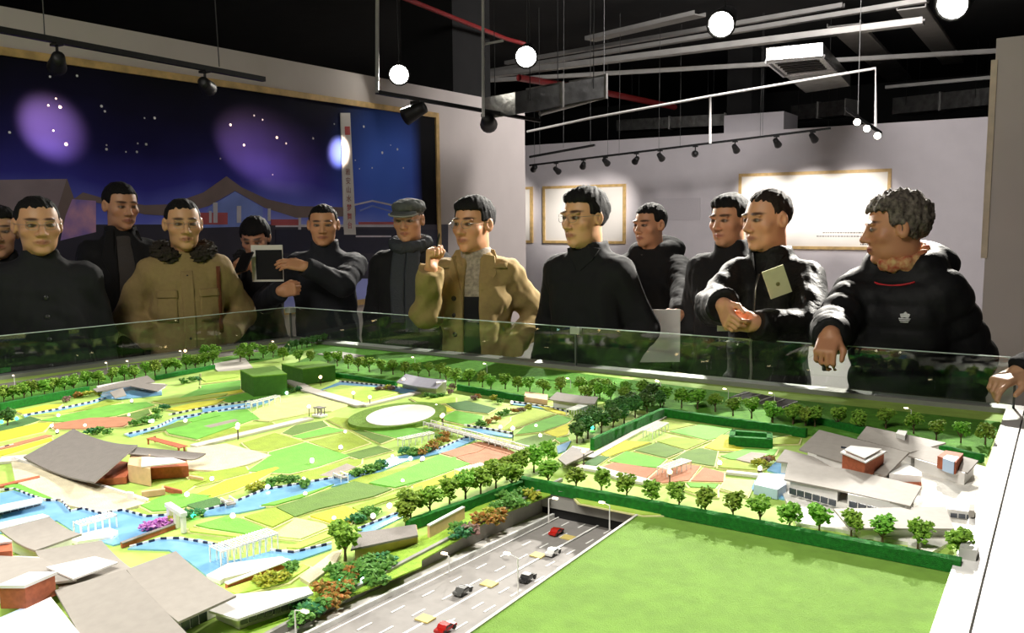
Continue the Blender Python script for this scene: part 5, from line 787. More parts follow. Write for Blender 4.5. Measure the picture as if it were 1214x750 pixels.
bl9=bld('second white strip platform in front of the left canal',(-1.9303,0.9507,0.96),None,'white_platform'); roof(bl9,[(-1.93,0.8911,0.968),(-1.9,0.9875,0.968),(-1.8709,0.9873,0.968),(-1.8851,0.8692,0.968)],.006,m_bw)
# white waterside deck + steps etc
DKN=[0]
def deck(pts,label,h=.006):
    DKN[0]+=1; h+=.0006*DKN[0]
    return tag(MB().prism(pts,ZM-.001,ZM+h).build('white_deck',m_bw),label,'deck','white waterside decks')
deck([(-1.7211,0.931,0.96),(-1.6958,1.0174,0.96),(-1.6589,1.0157,0.96),(-1.6404,0.9879,0.96),(-1.6746,0.9367,0.96)],'white waterside deck next to the grey saddle roof')
deck([(-1.3063,0.9665,0.96),(-1.3169,1.0231,0.96),(-1.2541,1.1014,0.96),(-1.2357,1.0966,0.96),(-1.251,1.0127,0.96),(-1.2704,0.9645,0.96)],'white waterside deck below the railing near the round shrub')
deck([(-1.3009,0.9759,0.96),(-1.283,1.0207,0.96),(-1.2725,1.012,0.96),(-1.2639,0.9625,0.96)],'small white landing with grey side beside the curved roof')
b=bld('long white pavilion with a dark window band beside the road trees',(-1.1147,0.9486,0.96)); roof(b,[(-1.1393,0.8442,0.99),(-1.1564,0.9002,0.99),(-1.0695,0.994,0.99),(-1.0432,0.9806,0.99),(-1.0758,0.8496,0.99)],.004,m_bw); walls(b,[(-1.158,0.8709,0.96),(-1.0944,0.8668,0.96),(-1.0594,0.9827,0.96),(-1.0728,0.9957,0.96),(-1.1593,0.9106,0.96)],.027); winband(b,(-1.0927,0.8669,0.96),(-1.0592,0.9745,0.96),.008,.02,8)
b=bld('brown sloping garden wall along the lower canal',(-1.2406,1.0316,0.96),None,'garden_wall'); a0,a1=Vector((-1.2368,0.9558,0.96)),Vector((-1.2231,1.0911,0.96)); d=(a1-a0).normalized(); MB().obox((a0+a1)/2+Vector((0,0,.004)),d,(-d.y,d.x,0),(0,0,1),(a1-a0).length/2,.004,.006).build('wall',m_brick,b); MB().obox((a0+a1)/2+Vector((0,0,.011)),d,(-d.y,d.x,0),(0,0,1),(a1-a0).length/2,.006,.001).build('coping',m_bw,b)
b=bld('brick garden wall in front of the white gate',(-1.5948,1.039,0.96),None,'garden_wall'); a0,a1=Vector((-1.5819,0.9742,0.96)),Vector((-1.5854,1.1094,0.96)); d=(a1-a0).normalized(); MB().obox((a0+a1)/2+Vector((0,0,.004)),d,(-d.y,d.x,0),(0,0,1),(a1-a0).length/2,.003,.005).build('wall',m_brick,b); MB().obox((a0+a1)/2+Vector((0,0,.0095)),d,(-d.y,d.x,0),(0,0,1),(a1-a0).length/2,.005,.001).build('coping',m_roof,b)
# white gate
g=bld('tall white gate frame beside the purple flowers',(-1.5876,1.108,0.96),None,'garden_gate'); a,b_=Vector((-1.6199,1.1136,0.96)),Vector((-1.5449,1.0932,0.96))
for p in (a,a.lerp(b_,.5),b_): MB().box((p.x-.005,p.y-.004,ZM),(p.x+.005,p.y+.004,ZM+.038)).build('pier',m_bw,g)
d=(b_-a).normalized(); MB().obox((a+b_)/2+Vector((0,0,.041)),d,(-d.y,d.x,0),(0,0,1),(b_-a).length/2+.007,.007,.004).build('beam',m_bw,g)
# --- white trellises (pergolas)
def trellis(a,b,w,h,label,n=6,name='white_trellis'):
    a=Vector(a);b=Vector(b);d=(b-a).normalized();s=Vector((-d.y,d.x,0))*w/2; r=empty(name,a,label,'trellis','white slatted trellises')
    for k in (-1,1):
        for i in range(n):
            p=a.lerp(b,i/(n-1))+s*k; MB().box((p.x-.0012,p.y-.0012,ZM),(p.x+.0012,p.y+.0012,ZM+h)).build('post',m_wd,r)
        MB().obox((a+b)/2+s*k+Vector((0,0,h)),d,s.normalized(),(0,0,1),(b-a).length/2,.0015,.0015).build('rail',m_wd,r)
    for i in range(2*n):
        p=a.lerp(b,i/(2*n-1)); MB().obox(p+Vector((0,0,h+.002)),s.normalized(),d,(0,0,1),w/2+.002,.001,.0008).build('slat',m_wd,r)
trellis((-2.3577,1.9506,0.96),(-2.3617,2.0856,0.96),.025,.025,'white trellis on the canal left of the pale field')
trellis((-1.5942,1.8557,0.96),(-1.5625,1.9619,0.96),.025,.022,'white trellis by the orange shrubs near the oval plaza')
trellis((-1.3558,2.4338,0.96),(-1.3532,2.5228,0.96),.03,.02,'white trellis in front of the far white hall')
trellis((-1.0191,2.2993,0.96),(-1.0216,2.4226,0.96),.03,.022,'white trellis at the far corner of the right-hand plots')
trellis((-0.8341,1.974,0.96),(-0.8108,2.0741,0.96),.03,.022,'white trellis on the pink right-hand plots')
trellis((-1.7128,0.9592,0.96),(-1.7069,1.0354,0.96),.03,.028,'white trellis standing on the bottom left canal')
trellis((-1.341,1.0148,0.96),(-1.3216,1.1376,0.96),.04,.032,'largest white trellis on the lower canal',10)
trellis((-1.2783,1.707,0.96),(-1.2577,1.7874,0.96),.02,.016,'low white trellis beside the mid tree row')
# covered footbridge
def bridge(a,b,w,label):
    a=Vector(a);b=Vector(b);d=(b-a).normalized();s=Vector((-d.y,d.x,0)); r=empty('footbridge',a,label,'bridge'); L=(b-a).length
    n=int(L/.014)
    for i in range(n): MB().obox(a+d*L*(i+.5)/n+Vector((0,0,.010)),d,s,(0,0,1),L/n/2*.86,w/2,.0015).build('plank',m_roofl,r)
    for k in (-1,1): 
        MB().obox((a+b)/2+s*k*w/2+Vector((0,0,.018)),d,s,(0,0,1),L/2,.001,.001).build('handrail',m_wd,r)
        for i in range(0,n+1,2): p=a+d*L*i/n+s*k*w/2; MB().box((p.x-.001,p.y-.001,ZM),(p.x+.001,p.y+.001,ZM+.018)).build('post',m_wd,r)
bridge((-1.6775,2.085,0.96),(-1.2418,1.9781,0.96),.03,'long grey plank footbridge crossing the canal beside the pink plot')
bridge((-1.5331,1.5362,0.96),(-1.4967,1.5264,0.96),.02,'tiny grey footbridge across the central canal'); bridge((-1.6183,1.2595,0.96),(-1.5773,1.2464,0.96),.02,'tiny grey footbridge near the white gate')
# small open pavilion
pv=bld('small open pavilion with dark flat roof on a white base',(-2.0891,2.0222,0.96),None,'garden_pavilion'); c=Vector((-2.0782,2.0135,0.96)); MB().box((c.x-.022,c.y-.016,ZM),(c.x+.022,c.y+.016,ZM+.006)).build('base',m_bw,pv)
for sx in (-1,0,1):
    for sy in (-1,1): MB().box((c.x+.013*sx-.0012,c.y+.009*sy-.0012,ZM+.006),(c.x+.013*sx+.0012,c.y+.009*sy+.0012,ZM+.028)).build('post',m_roof,pv)
MB().box((c.x-.018,c.y-.013,ZM+.028),(c.x+.018,c.y+.013,ZM+.031)).build('roof',m_roof,pv)
# ================================================================= LAMPS ON THE MODEL
m_globe=glow('globe_glow',(255,246,225),5.0); m_lant=glow('lantern_glow',(255,214,150),9.0); m_teal=glow('teal_glow',(60,255,190),5.0)
m_pole=mat('pole_grey',(150,150,146),.5,.3,var=.05); m_poled=mat('pole_dark',(70,60,54),.6,var=.1)
GPTS=[(-2.8316,1.5486,0.96),(-2.7047,1.4551,0.96),(-2.6227,1.4272,0.96),(-2.4449,1.1736,0.96),(-2.8254,1.8154,0.96),(-2.6318,1.6772,0.96),(-2.3871,1.7187,0.96),(-2.6225,1.5173,0.96),(-2.49,1.6581,0.96)]+[(-1.8387,1.8847,0.96),(-1.7177,1.7403,0.96),(-1.6857,1.5979,0.96),(-1.4454,1.769,0.96),(-1.3665,1.5955,0.96),(-1.534,1.7515,0.96),(-1.5797,1.4671,0.96),(-1.7893,1.3559,0.96),(-1.8154,2.3081,0.96)]+[(-1.4558,2.1693,0.96),(-1.3756,2.2497,0.96),(-1.2977,2.1462,0.96),(-1.6206,2.4878,0.96),(-1.4441,1.7722,0.96)]+[(-0.7442,2.1423,0.96),(-0.6397,2.1467,0.96)]+[(-1.7888,1.355,0.96),(-1.735,1.2421,0.96),(-1.5194,1.2005,0.96),(-1.6907,1.6033,0.96),(-1.5911,1.4785,0.96),(-1.4999,1.3964,0.96),(-1.3221,1.3118,0.96),(-1.3679,1.5972,0.96),(-1.2538,1.3619,0.96)]
WH=['the far left plots']*9+['the central plots']*9+['the far right plots']*5+['the right-hand plots']*2+['the lower plots']*9
def globe_proto():
    r=empty('globe_light',(0,0,0),'','lamp'); MB().lathe([(.006,0),(.0055,.003),(.002,.004)],(0,0,0),8).build('base',m_poled,r,world=False)
    MB().sphere((0,0,.008),.0052,10,6).build('globe',m_globe,r,True,False); return r
gp=globe_proto(); first=True
for p,wh in zip(GPTS,WH):
    lb='small glowing white globe light on '+wh
    if first: gp.location=p; gp['label']=lb; gp['group']='globe lights on '+wh; first=False
    else: dup(gp,p,0,random.uniform(.8,1.15),lb,'globe lights on '+wh)
def lantern(p,h,label):
    r=empty('post_lantern',p,label,'lamp','post lanterns of the model'); p=Vector(p)
    MB().tube([p,p+Vector((0,0,h))],.0014,6).build('pole',m_poled,r); MB().lathe([(.002,0),(.0065,.004),(.006,.008),(.002,.012)],p+Vector((0,0,h-.002)),8).build('lantern_head',m_lant,r,True)
for q,h,l in (((-2.0648,1.6639,0.96),.035,'by the beige forecourt'),((-2.46,2.3944,0.96),.03,'by the further green block'),((-2.1066,1.9931,0.96),.03,'by the small pavilion'),((-2.1505,2.2522,0.96),.025,'by the far pool corner'),((-2.0476,2.2262,0.96),.025,'where the far paths meet'),((-1.6369,2.109,0.96),.03,'at the start of the footbridge'),((-2.1385,2.5182,0.96),.03,'by the lavender-grey roof'),((-1.6434,2.1222,0.96),.03,'at the upper end of the footbridge'),((-1.3485,2.0741,0.96),.035,'at the lower end of the footbridge'),((-1.0459,1.9497,0.96),.04,'by the dark grey slab roof'),((-1.4595,2.8369,0.96),.03,'beside the far right tree row'),((-2.0743,1.6734,0.96),.04,'beside the small red-brown pergola'),((-3.5244,2.5577,0.96),.03,'in the far left tree row'),((-0.787,1.9073,0.96),.035,'by the pink right-hand plots')):
    lantern(q,h,'glowing post lantern '+l)
TE=[(-2.9054,1.4496,0.96),(-2.9001,1.3988,0.96),(-2.4816,1.6631,0.96)]+[(-1.4731,1.7549,0.96),(-2.4387,2.1986,0.96)]+[(-1.2105,2.3109,0.96)]+[(-1.6146,1.3831,0.96),(-1.6011,1.1595,0.96),(-1.2684,1.4336,0.96),(-1.0754,1.082,0.96),(-1.0404,1.1,0.96)]+[(-1.2079,2.306,0.96)]
for i,p in enumerate(TE):
    tag(MB().sphere((p[0],p[1],ZM+.008),.006,10,6).build('teal_light',m_teal if i in (0,1,5,9,11,7) else glow('cool_glow',(200,255,245),5),None,True),'tiny glowing accent light among '+['the dark shrub at far left','the shrub at the left edge','shrubs behind the great hall','shrubs right of the central canal','shrubs beside the nearer green cube','the dark tree clump','the yellow-green shrubs of the central canal','the white gate shrub','shrubs by the grey slab roof','road bank shrubs, left','road bank shrubs, right','trees at the end of the slanting hedge'][i],'light')
def street(p,h,ang,label,arm=.02,z=None):
    r=empty('street_lamp',p,label,'street lamp','street lamps of the model'); p=Vector(p); d=Vector((math.cos(ang),math.sin(ang),0))
    MB().tube([p,p+Vector((0,0,h))],[.0016,.0011],6).build('pole',m_wd,r); MB().tube([p+Vector((0,0,h)),p+Vector((0,0,h+.004))+d*arm],.0009,5).build('arm',m_wd,r)
    q=p+Vector((0,0,h+.004))+d*arm; MB().obox(q+d*.005,d,(-d.y,d.x,0),(0,0,1),.006,.0028,.0016).build('lamp_head',glow('street_glow',(255,228,180),6),r)
street((-0.8087,1.2556,0.93),.075,math.pi,'tall white street lamp at the right edge of the sunken road',.018)
street((-0.8065,1.6215,0.94),.055,math.pi,'white street lamp at the right of the tunnel mouth',.014); street((-0.9423,1.5925,0.94),.055,0,'white street lamp at the left wall by the tunnel mouth',.012)
street((-1.0047,0.9038,0.96),.04,0,'white street lamp by the shrubs at the bottom edge',.018); street((-0.9716,1.2645,0.94),.03,math.pi,'thin dark signal post on the road footway',.006)
for q,l in (((-3.5582,1.7777,0.96),'at the far left end of the far tree row'),((-3.5136,2.1519,0.96),'left one of the pair behind the far left trees'),((-3.4724,2.2262,0.96),'right one of the pair behind the far left trees'),((-3.5121,2.5275,0.96),'beside the far left paved square'),((-3.3656,2.9652,0.96),'near the far corner, left one'),((-3.2128,2.9266,0.96),'near the far corner, right one'),((-2.4226,2.9333,0.96),'on the far verge above the lavender-grey roof'),((-2.049,2.9558,0.96),'on the far verge in the middle'),((-1.5801,2.8405,0.96),'on the far verge near the glass clip'),((-1.2683,2.9716,0.96),'on the far verge at the corner trees'),((-1.2579,2.9536,0.96),'beside the far road, left one'),((-0.9964,2.9455,0.96),'beside the far road, middle one'),((-0.8351,2.9542,0.96),'beside the far road, right one'),((-0.3979,2.9387,0.96),'behind the right complex')):
    street(q,.032,math.pi*.9,'small white street lamp '+l,.012)
# ================================================================= TREES
m_leaf=mat('tree_foliage',(92,136,38),.9,var=.35,scale=160,rand=.22,rgb2=(140,178,60)); m_leafd=mat('tree_foliage_dark',(44,92,42),.9,var=.35,scale=160,rand=.2,rgb2=(84,124,52)); m_bark=mat('tree_bark',(92,74,52),.9,var=.2,scale=80)
def clump(n,rad,size,seed,flat=.75,lobes=5):
    rnd=random.Random(seed); mb=MB(); lob=[(Vector((rnd.uniform(-1,1)*.5,rnd.uniform(-1,1)*.5,rnd.uniform(-.3,.6)*flat)),rnd.uniform(.45,.62)) for _ in range(lobes)]
    for i in range(n):
        c,lr=lob[i%lobes]; d=Vector((rnd.gauss(0,1),rnd.gauss(0,1),rnd.gauss(0,1))).normalized(); p=(c+d*lr*(rnd.random()**.35)); p.z*=flat; p=p*rad
        s=size*rnd.uniform(.6,1.3); q=Matrix.Rotation(rnd.uniform(0,6.28),3,'Z')@Matrix.Rotation(rnd.uniform(0,6.28),3,'X')
        vs=[p+q@(Vector(v)*s) for v in ((1.2,0,0),(-1,.1,0),(0,.8,.2),(.1,-.9,0),(0,.1,.45),(0,0,-.5))]
        mb.add(vs,[(0,2,4),(2,1,4),(1,3,4),(3,0,4),(2,0,5),(1,2,5),(3,1,5),(0,3,5)])
    return mb
def tree_proto(seed,m=m_leaf,n=240):
    rnd=random.Random(seed); r=empty('model_tree',(0,0,-50),'','tree')
    t=MB(); t.tube([(0,0,0),(.0,.0,.012),(.001,0,.026)],[.0024,.0017,.0012],6)
    for k in range(5):
        a=k*1.256+rnd.random(); t.tube([(0,0,.012+.002*k),(.012*math.cos(a),.012*math.sin(a),.028+.002*k)],[.0012,.0006],4)
    t.build('trunk',m_bark,r,world=False)
    c=clump(n,.0215,.0046,seed,.95,7); c.v=[(v[0],v[1],v[2]+.033) for v in c.v]; c.build('crown',m,r,world=False); return r
TP=[tree_proto(s) for s in (1,2,3,4,5)]; TPD=[tree_proto(s,m_leafd) for s in (11,12,13)]
USED=set()
def tree(p,sc,label,group,dark=False,i=0):
    pr=(TPD if dark else TP); t=pr[i%len(pr)]; s=(sc*random.uniform(.92,1.08),)*2+(sc*random.uniform(.92,1.08),)
    if t.name not in USED:
        USED.add(t.name); t.location=p; t.rotation_euler=(0,0,random.uniform(0,6)); t.scale=s; t['label']=label; t['group']=group; return t
    return dup(t,p,random.uniform(0,6.28),s,label,group)
ROWS=[
 ('small green model tree in the evenly spaced row behind the front hedge','front hedge tree row',1.2,False,[(-1.0405,1.757,0.96),(-0.9668,1.7637,0.96),(-0.9034,1.7726,0.96),(-0.8364,1.7703,0.96),(-0.7719,1.7681,0.96),(-0.7065,1.768,0.96),(-0.643,1.7618,0.96),(-0.5825,1.7677,0.96),(-0.5236,1.7676,0.96),(-0.4623,1.7702,0.96),(-0.403,1.7727,0.96),(-0.3443,1.7921,0.96),(-0.2839,1.7865,0.96),(-0.2191,1.7853,0.96),(-0.147,1.7856,0.96)]),
 ('small green model tree in the diagonal row above the road bank','diagonal tree row',1.3,False,[(-1.1748,1.3954,0.96),(-1.1583,1.4425,0.96),(-1.1619,1.5184,0.96),(-1.1511,1.5659,0.96),(-1.1453,1.6192,0.96),(-1.1392,1.6747,0.96),(-1.1568,1.75,0.96),(-1.1352,1.7793,0.96),(-1.1322,1.8397,0.96),(-1.135,1.9173,0.96),(-1.0989,1.684,0.96)]),
 ('dark model tree packed in the clump along the slanting hedge','dark clump trees',1.3,True,[(-1.176,2.1509,0.96),(-1.1709,2.2093,0.96),(-1.1637,2.2827,0.96),(-1.1606,2.3568,0.96),(-1.1597,2.433,0.96),(-1.1637,2.5237,0.96),(-1.1604,2.6096,0.96),(-1.1468,2.6908,0.96),(-1.2046,2.235,0.96),(-1.2003,2.3089,0.96),(-1.2111,2.4288,0.96),(-1.2067,2.5122,0.96),(-1.2122,2.6083,0.96),(-1.2021,2.6888,0.96),(-1.1962,2.7542,0.96)]),
 ('small model tree in the row along the far road and right plots','far right tree row',1.25,False,[(-1.3844,2.7756,0.96),(-1.3215,2.7785,0.96),(-1.2666,2.8104,0.96),(-1.1629,2.7579,0.96),(-1.09,2.7391,0.96),(-1.0337,2.7421,0.96),(-0.9693,2.7359,0.96),(-0.8989,2.7067,0.96),(-0.8362,2.7026,0.96),(-0.7618,2.6803,0.96),(-0.7014,2.6903,0.96),(-0.6621,2.6882,0.96),(-1.4363,2.7626,0.96),(-1.4117,2.6445,0.96)]),
 ('small model tree in the far row behind the right complex','far right complex tree row',1.2,False,[(-0.7673,2.6901,0.96),(-0.7021,2.7026,0.96),(-0.635,2.6918,0.96),(-0.5704,2.7053,0.96),(-0.5093,2.6934,0.96),(-0.4456,2.779,0.96),(-0.3643,2.7558,0.96),(-0.2968,2.7057,0.96),(-0.2341,2.7106,0.96),(-0.1737,2.7253,0.96)]),
 ('tiny model tree in the far row between the green block and the verge','far middle tree row',1.2,False,[(-2.9,2.6963,0.96),(-2.8729,2.7372,0.96),(-2.7855,2.7612,0.96),(-2.717,2.7498,0.96),(-2.6286,2.7268,0.96),(-2.5465,2.7028,0.96),(-2.4912,2.7113,0.96),(-2.4202,2.7064,0.96),(-2.3635,2.7165,0.96),(-2.2951,2.7117,0.96),(-2.2341,2.725,0.96),(-2.2062,2.7625,0.96),(-2.1435,2.7555,0.96),(-2.0676,2.6957,0.96),(-2.0042,2.6725,0.96),(-1.9382,2.6718,0.96),(-1.8831,2.6845,0.96),(-1.8272,2.6607,0.96),(-1.7886,2.7015,0.96),(-1.721,2.6856,0.96),(-1.6662,2.6816,0.96),(-1.607,2.6808,0.96),(-1.5505,2.7136,0.96),(-1.486,2.751,0.96),(-1.3937,2.72,0.96),(-1.3347,2.6894,0.96),(-1.2877,2.7008,0.96)]),
 ('tiny model tree in the far left row beside the glass','far left tree row',1.25,False,[(-3.2269,1.5705,0.96),(-3.227,1.6035,0.96),(-3.2215,1.6403,0.96),(-3.2272,1.6712,0.96),(-3.2159,1.7125,0.96),(-3.2159,1.7479,0.96),(-3.2102,1.7873,0.96),(-3.2101,1.8241,0.96),(-3.2442,1.8993,0.96),(-3.2219,1.9317,0.96),(-3.2235,1.9905,0.96),(-3.2282,2.0493,0.96),(-3.1913,2.0705,0.96),(-3.2364,2.1512,0.96),(-3.219,2.1831,0.96),(-3.2303,2.2439,0.96),(-3.2126,2.2769,0.96),(-3.2423,2.3539,0.96),(-3.2059,2.3746,0.96),(-3.2242,2.4373,0.96),(-3.2277,2.4853,0.96),(-3.1932,2.6082,0.96),(-3.1739,2.6456,0.96),(-3.3964,2.5743,0.96),(-3.3984,2.6286,0.96),(-3.3039,2.7099,0.96),(-3.2772,2.7533,0.96),(-3.1943,2.7434,0.96),(-3.1516,2.7674,0.96),(-3.053,2.7407,0.96)]),
 ('tiny model tree at the far corner of the table','far corner trees',1.0,True,[(-3.2307,2.9572,0.96),(-3.2498,3.0086,0.96),(-3.2481,3.0412,0.96),(-3.2464,3.0742,0.96),(-3.2662,3.1284,0.96),(-3.2645,3.1625,0.96),(-3.277,3.2233,0.96),(-3.1683,2.8723,0.96)]),
]
for lb,gr,sc,dk,ps in ROWS:
    for i,p in enumerate(ps): tree(p,sc,lb,gr,dk,i)
for p,sc,lb in (((-1.1445,1.1619,0.96),1.5,'single tall model tree beside the grey slab roof with brown wall'),((-1.1634,1.3662,0.96),1.2,'model tree overlapping the end of the grey slab roof'),((-2.8507,1.393,0.96),1.2,'dark model tree with a teal light at the left edge'),((-1.4228,2.8109,0.96),1.0,'lone small tree at the far corner of the slanting hedge')): tree(p,sc,lb,'single model trees',lb.startswith('dark'),int(sc*10))
# ---- bushes
BM=dict(g=mat('bush_green',(62,116,44),.9,var=.3,scale=160,rgb2=(104,150,60)),y=mat('bush_yellow',(176,170,50),.9,var=.25,scale=160,rgb2=(130,150,50)),o=mat('bush_orange',(176,104,46),.9,var=.3,scale=160,rgb2=(110,124,50)),t=mat('bush_teal',(40,110,76),.9,var=.3,scale=160,rgb2=(80,140,70)),p=mat('bush_purple',(150,60,170),.9,var=.3,scale=160,rgb2=(214,150,200)),r=mat('bush_mauve',(150,110,110),.9,var=.25,scale=160,rgb2=(110,110,80)))
BMESH={}
def bush(p,sc,c,label,i=[0]):
    i[0]+=1; k=(c,i[0]%3)
    if k not in BMESH:
        mb=clump(70,.02,.0046,100+i[0]%3,.6,4); mb.v=[(v[0],v[1],v[2]+.009) for v in mb.v]; o=mb.build('model_bush',BM[c]); BMESH[k]=o
    else: o=BMESH[k].copy(); COL.objects.link(o)
    o.location=p; o.rotation_euler=(0,0,i[0]*1.3); o.scale=(sc,sc,sc*.95)
    return tag(o,label,'bush','model bushes')
CN=dict(g='green',y='yellow',o='orange-brown',t='bluish green',p='purple flowering',r='mauve')
for where,items in (
 ('beside the canal behind the great hall',[(-2.5086,1.4947,0.96),(-2.4708,1.501,0.96),(-2.5167,1.4738,0.96),(-2.583,1.7517,0.96),(-2.6241,1.8069,0.96),(-2.5161,1.6968,0.96),(-2.5061,1.6487,0.96),(-2.5038,1.6149,0.96)]),
 ('along the far left canal',[(-3.0511,1.7059,0.96),(-3.0921,1.7727,0.96),(-3.0899,1.8068,0.96),(-3.0716,1.8316,0.96)]),('left of the nearer green cube',[(-2.9738,2.141,0.96),(-2.9869,2.1879,0.96),(-2.9874,2.2154,0.96)]),
 ('on the central canal bank',[(-1.6344,1.4068,0.96),(-1.6312,1.4403,0.96),(-1.5999,1.4486,0.96),(-1.6326,1.377,0.96),(-1.6331,1.3565,0.96),(-1.5554,1.444,0.96)]),('by the central canal bridge',[(-1.4958,1.61,0.96),(-1.4984,1.643,0.96),(-1.5036,1.6754,0.96),(-1.5049,1.5819,0.96)]),('near the oval plaza trellis',[(-1.4861,1.8244,0.96),(-1.4915,1.8614,0.96),(-1.5045,1.9091,0.96),(-1.5104,1.9486,0.96),(-1.5369,1.8074,0.96),(-1.5059,1.7994,0.96)]),
 ('right of the nearer green cube',[(-2.4906,2.2404,0.96),(-2.4582,2.2445,0.96),(-2.4614,2.2818,0.96),(-2.4732,2.2022,0.96)]),('beside the further green block',[(-2.528,2.4791,0.96),(-2.5089,2.4352,0.96),(-2.5424,2.4432,0.96)]),('beside the far pool plot',[(-2.1893,2.4391,0.96),(-2.1811,2.4686,0.96),(-2.1574,2.4674,0.96)]),('under the lavender-grey roof',[(-1.9546,2.4332,0.96),(-1.9209,2.4302,0.96),(-1.9115,2.4583,0.96),(-1.9192,2.5232,0.96),(-1.9755,2.6123,0.96)]),
 ('along the canal near the far white hall',[(-1.785,2.4869,0.96),(-1.782,2.5109,0.96),(-1.7215,2.5238,0.96),(-1.6691,2.4892,0.96),(-1.5544,2.3172,0.96),(-1.553,2.3557,0.96),(-1.5424,2.381,0.96),(-1.5317,2.4066,0.96),(-1.5299,2.4469,0.96),(-1.5322,2.2575,0.96),(-1.5253,2.209,0.96),(-1.5301,2.172,0.96)]),('beside the footbridge',[(-1.4851,1.8382,0.96),(-1.5129,1.9041,0.96),(-1.5266,1.9536,0.96),(-1.5467,2.0016,0.96)]),
 ('by the right-hand pool',[(-0.6537,2.1966,0.96),(-0.6498,2.2229,0.96),(-0.6458,2.2498,0.96)]),('on the road bank above the tunnel wall',[(-1.0184,1.3722,0.96),(-1.0129,1.4,0.96),(-1.0437,1.3979,0.96),(-1.0465,1.4655,0.96),(-1.0367,1.4895,0.96),(-1.0144,1.4761,0.96),(-1.0446,1.5405,0.96),(-1.0436,1.5799,0.96),(-1.0526,1.6146,0.96),(-1.0517,1.6567,0.96),(-1.0222,1.6536,0.96),(-1.0821,1.6173,0.96),(-1.0242,1.5917,0.96),(-1.018,1.5009,0.96)]),
 ('on the bank at the bottom of the road',[(-1.0826,1.0959,0.96),(-1.0823,1.122,0.96),(-1.0587,1.1234,0.96),(-1.0505,1.1415,0.96),(-1.0575,1.1774,0.96),(-1.0171,1.111,0.96),(-1.0491,1.0548,0.96),(-1.0423,1.0354,0.96)]),('on the bank beside the white pavilion',[(-1.0292,0.9807,0.96),(-1.0249,1.004,0.96),(-1.0407,1.0372,0.96),(-1.0687,1.031,0.96),(-1.03,0.9599,0.96),(-1.0247,0.9338,0.96),(-1.0699,0.9658,0.96),(-1.0609,1.0699,0.96),(-1.0747,1.1088,0.96),(-1.0743,1.1337,0.96),(-1.0237,1.1162,0.96),(-1.0853,1.1651,0.96),(-1.0584,1.1816,0.96),(-1.112,1.0982,0.96)]),
 ('at the white gate',[(-1.6171,1.0654,0.96),(-1.6165,1.0821,0.96),(-1.6096,1.0946,0.96),(-1.6027,1.1072,0.96)]),('behind the white gate',[(-1.6098,1.1543,0.96),(-1.6026,1.1674,0.96)]),('beside the lower canal deck',[(-1.1977,1.0705,0.96),(-1.1852,1.0109,0.96),(-1.1783,1.0271,0.96),(-1.1922,1.0007,0.96)]),('by the yellow plot of the lower canal',[(-1.2745,1.358,0.96),(-1.2811,1.3805,0.96),(-1.2719,1.3252,0.96),(-1.2668,1.3802,0.96)])):
    for j,p in enumerate(items):
        pal={'at the white gate':'pppy','behind the white gate':'tt','along the far left canal':'royy','near the oval plaza trellis':'ooyotg','beside the footbridge':'gogo','on the road bank above the tunnel wall':'trgoyoggggyggo','beside the lower canal deck':'gyyy','on the bank beside the white pavilion':'gogotgtgogggtg','along the canal near the far white hall':'roygggoryoog','by the right-hand pool':'yro','on the central canal bank':'gggyyg','beside the far pool plot':'ryr','under the lavender-grey roof':'gggrr','on the bank at the bottom of the road':'ggggggoo'}.get(where,'ggtgtg')
        c=pal[j%len(pal)]; sc=.95 if p[1]>2.2 else 1.15
        if where in('on the road bank above the tunnel wall','on the bank beside the white pavilion','on the bank at the bottom of the road'): sc=1.35
        bush(p,sc,c,'%s model bush %s'%(CN[c],where))

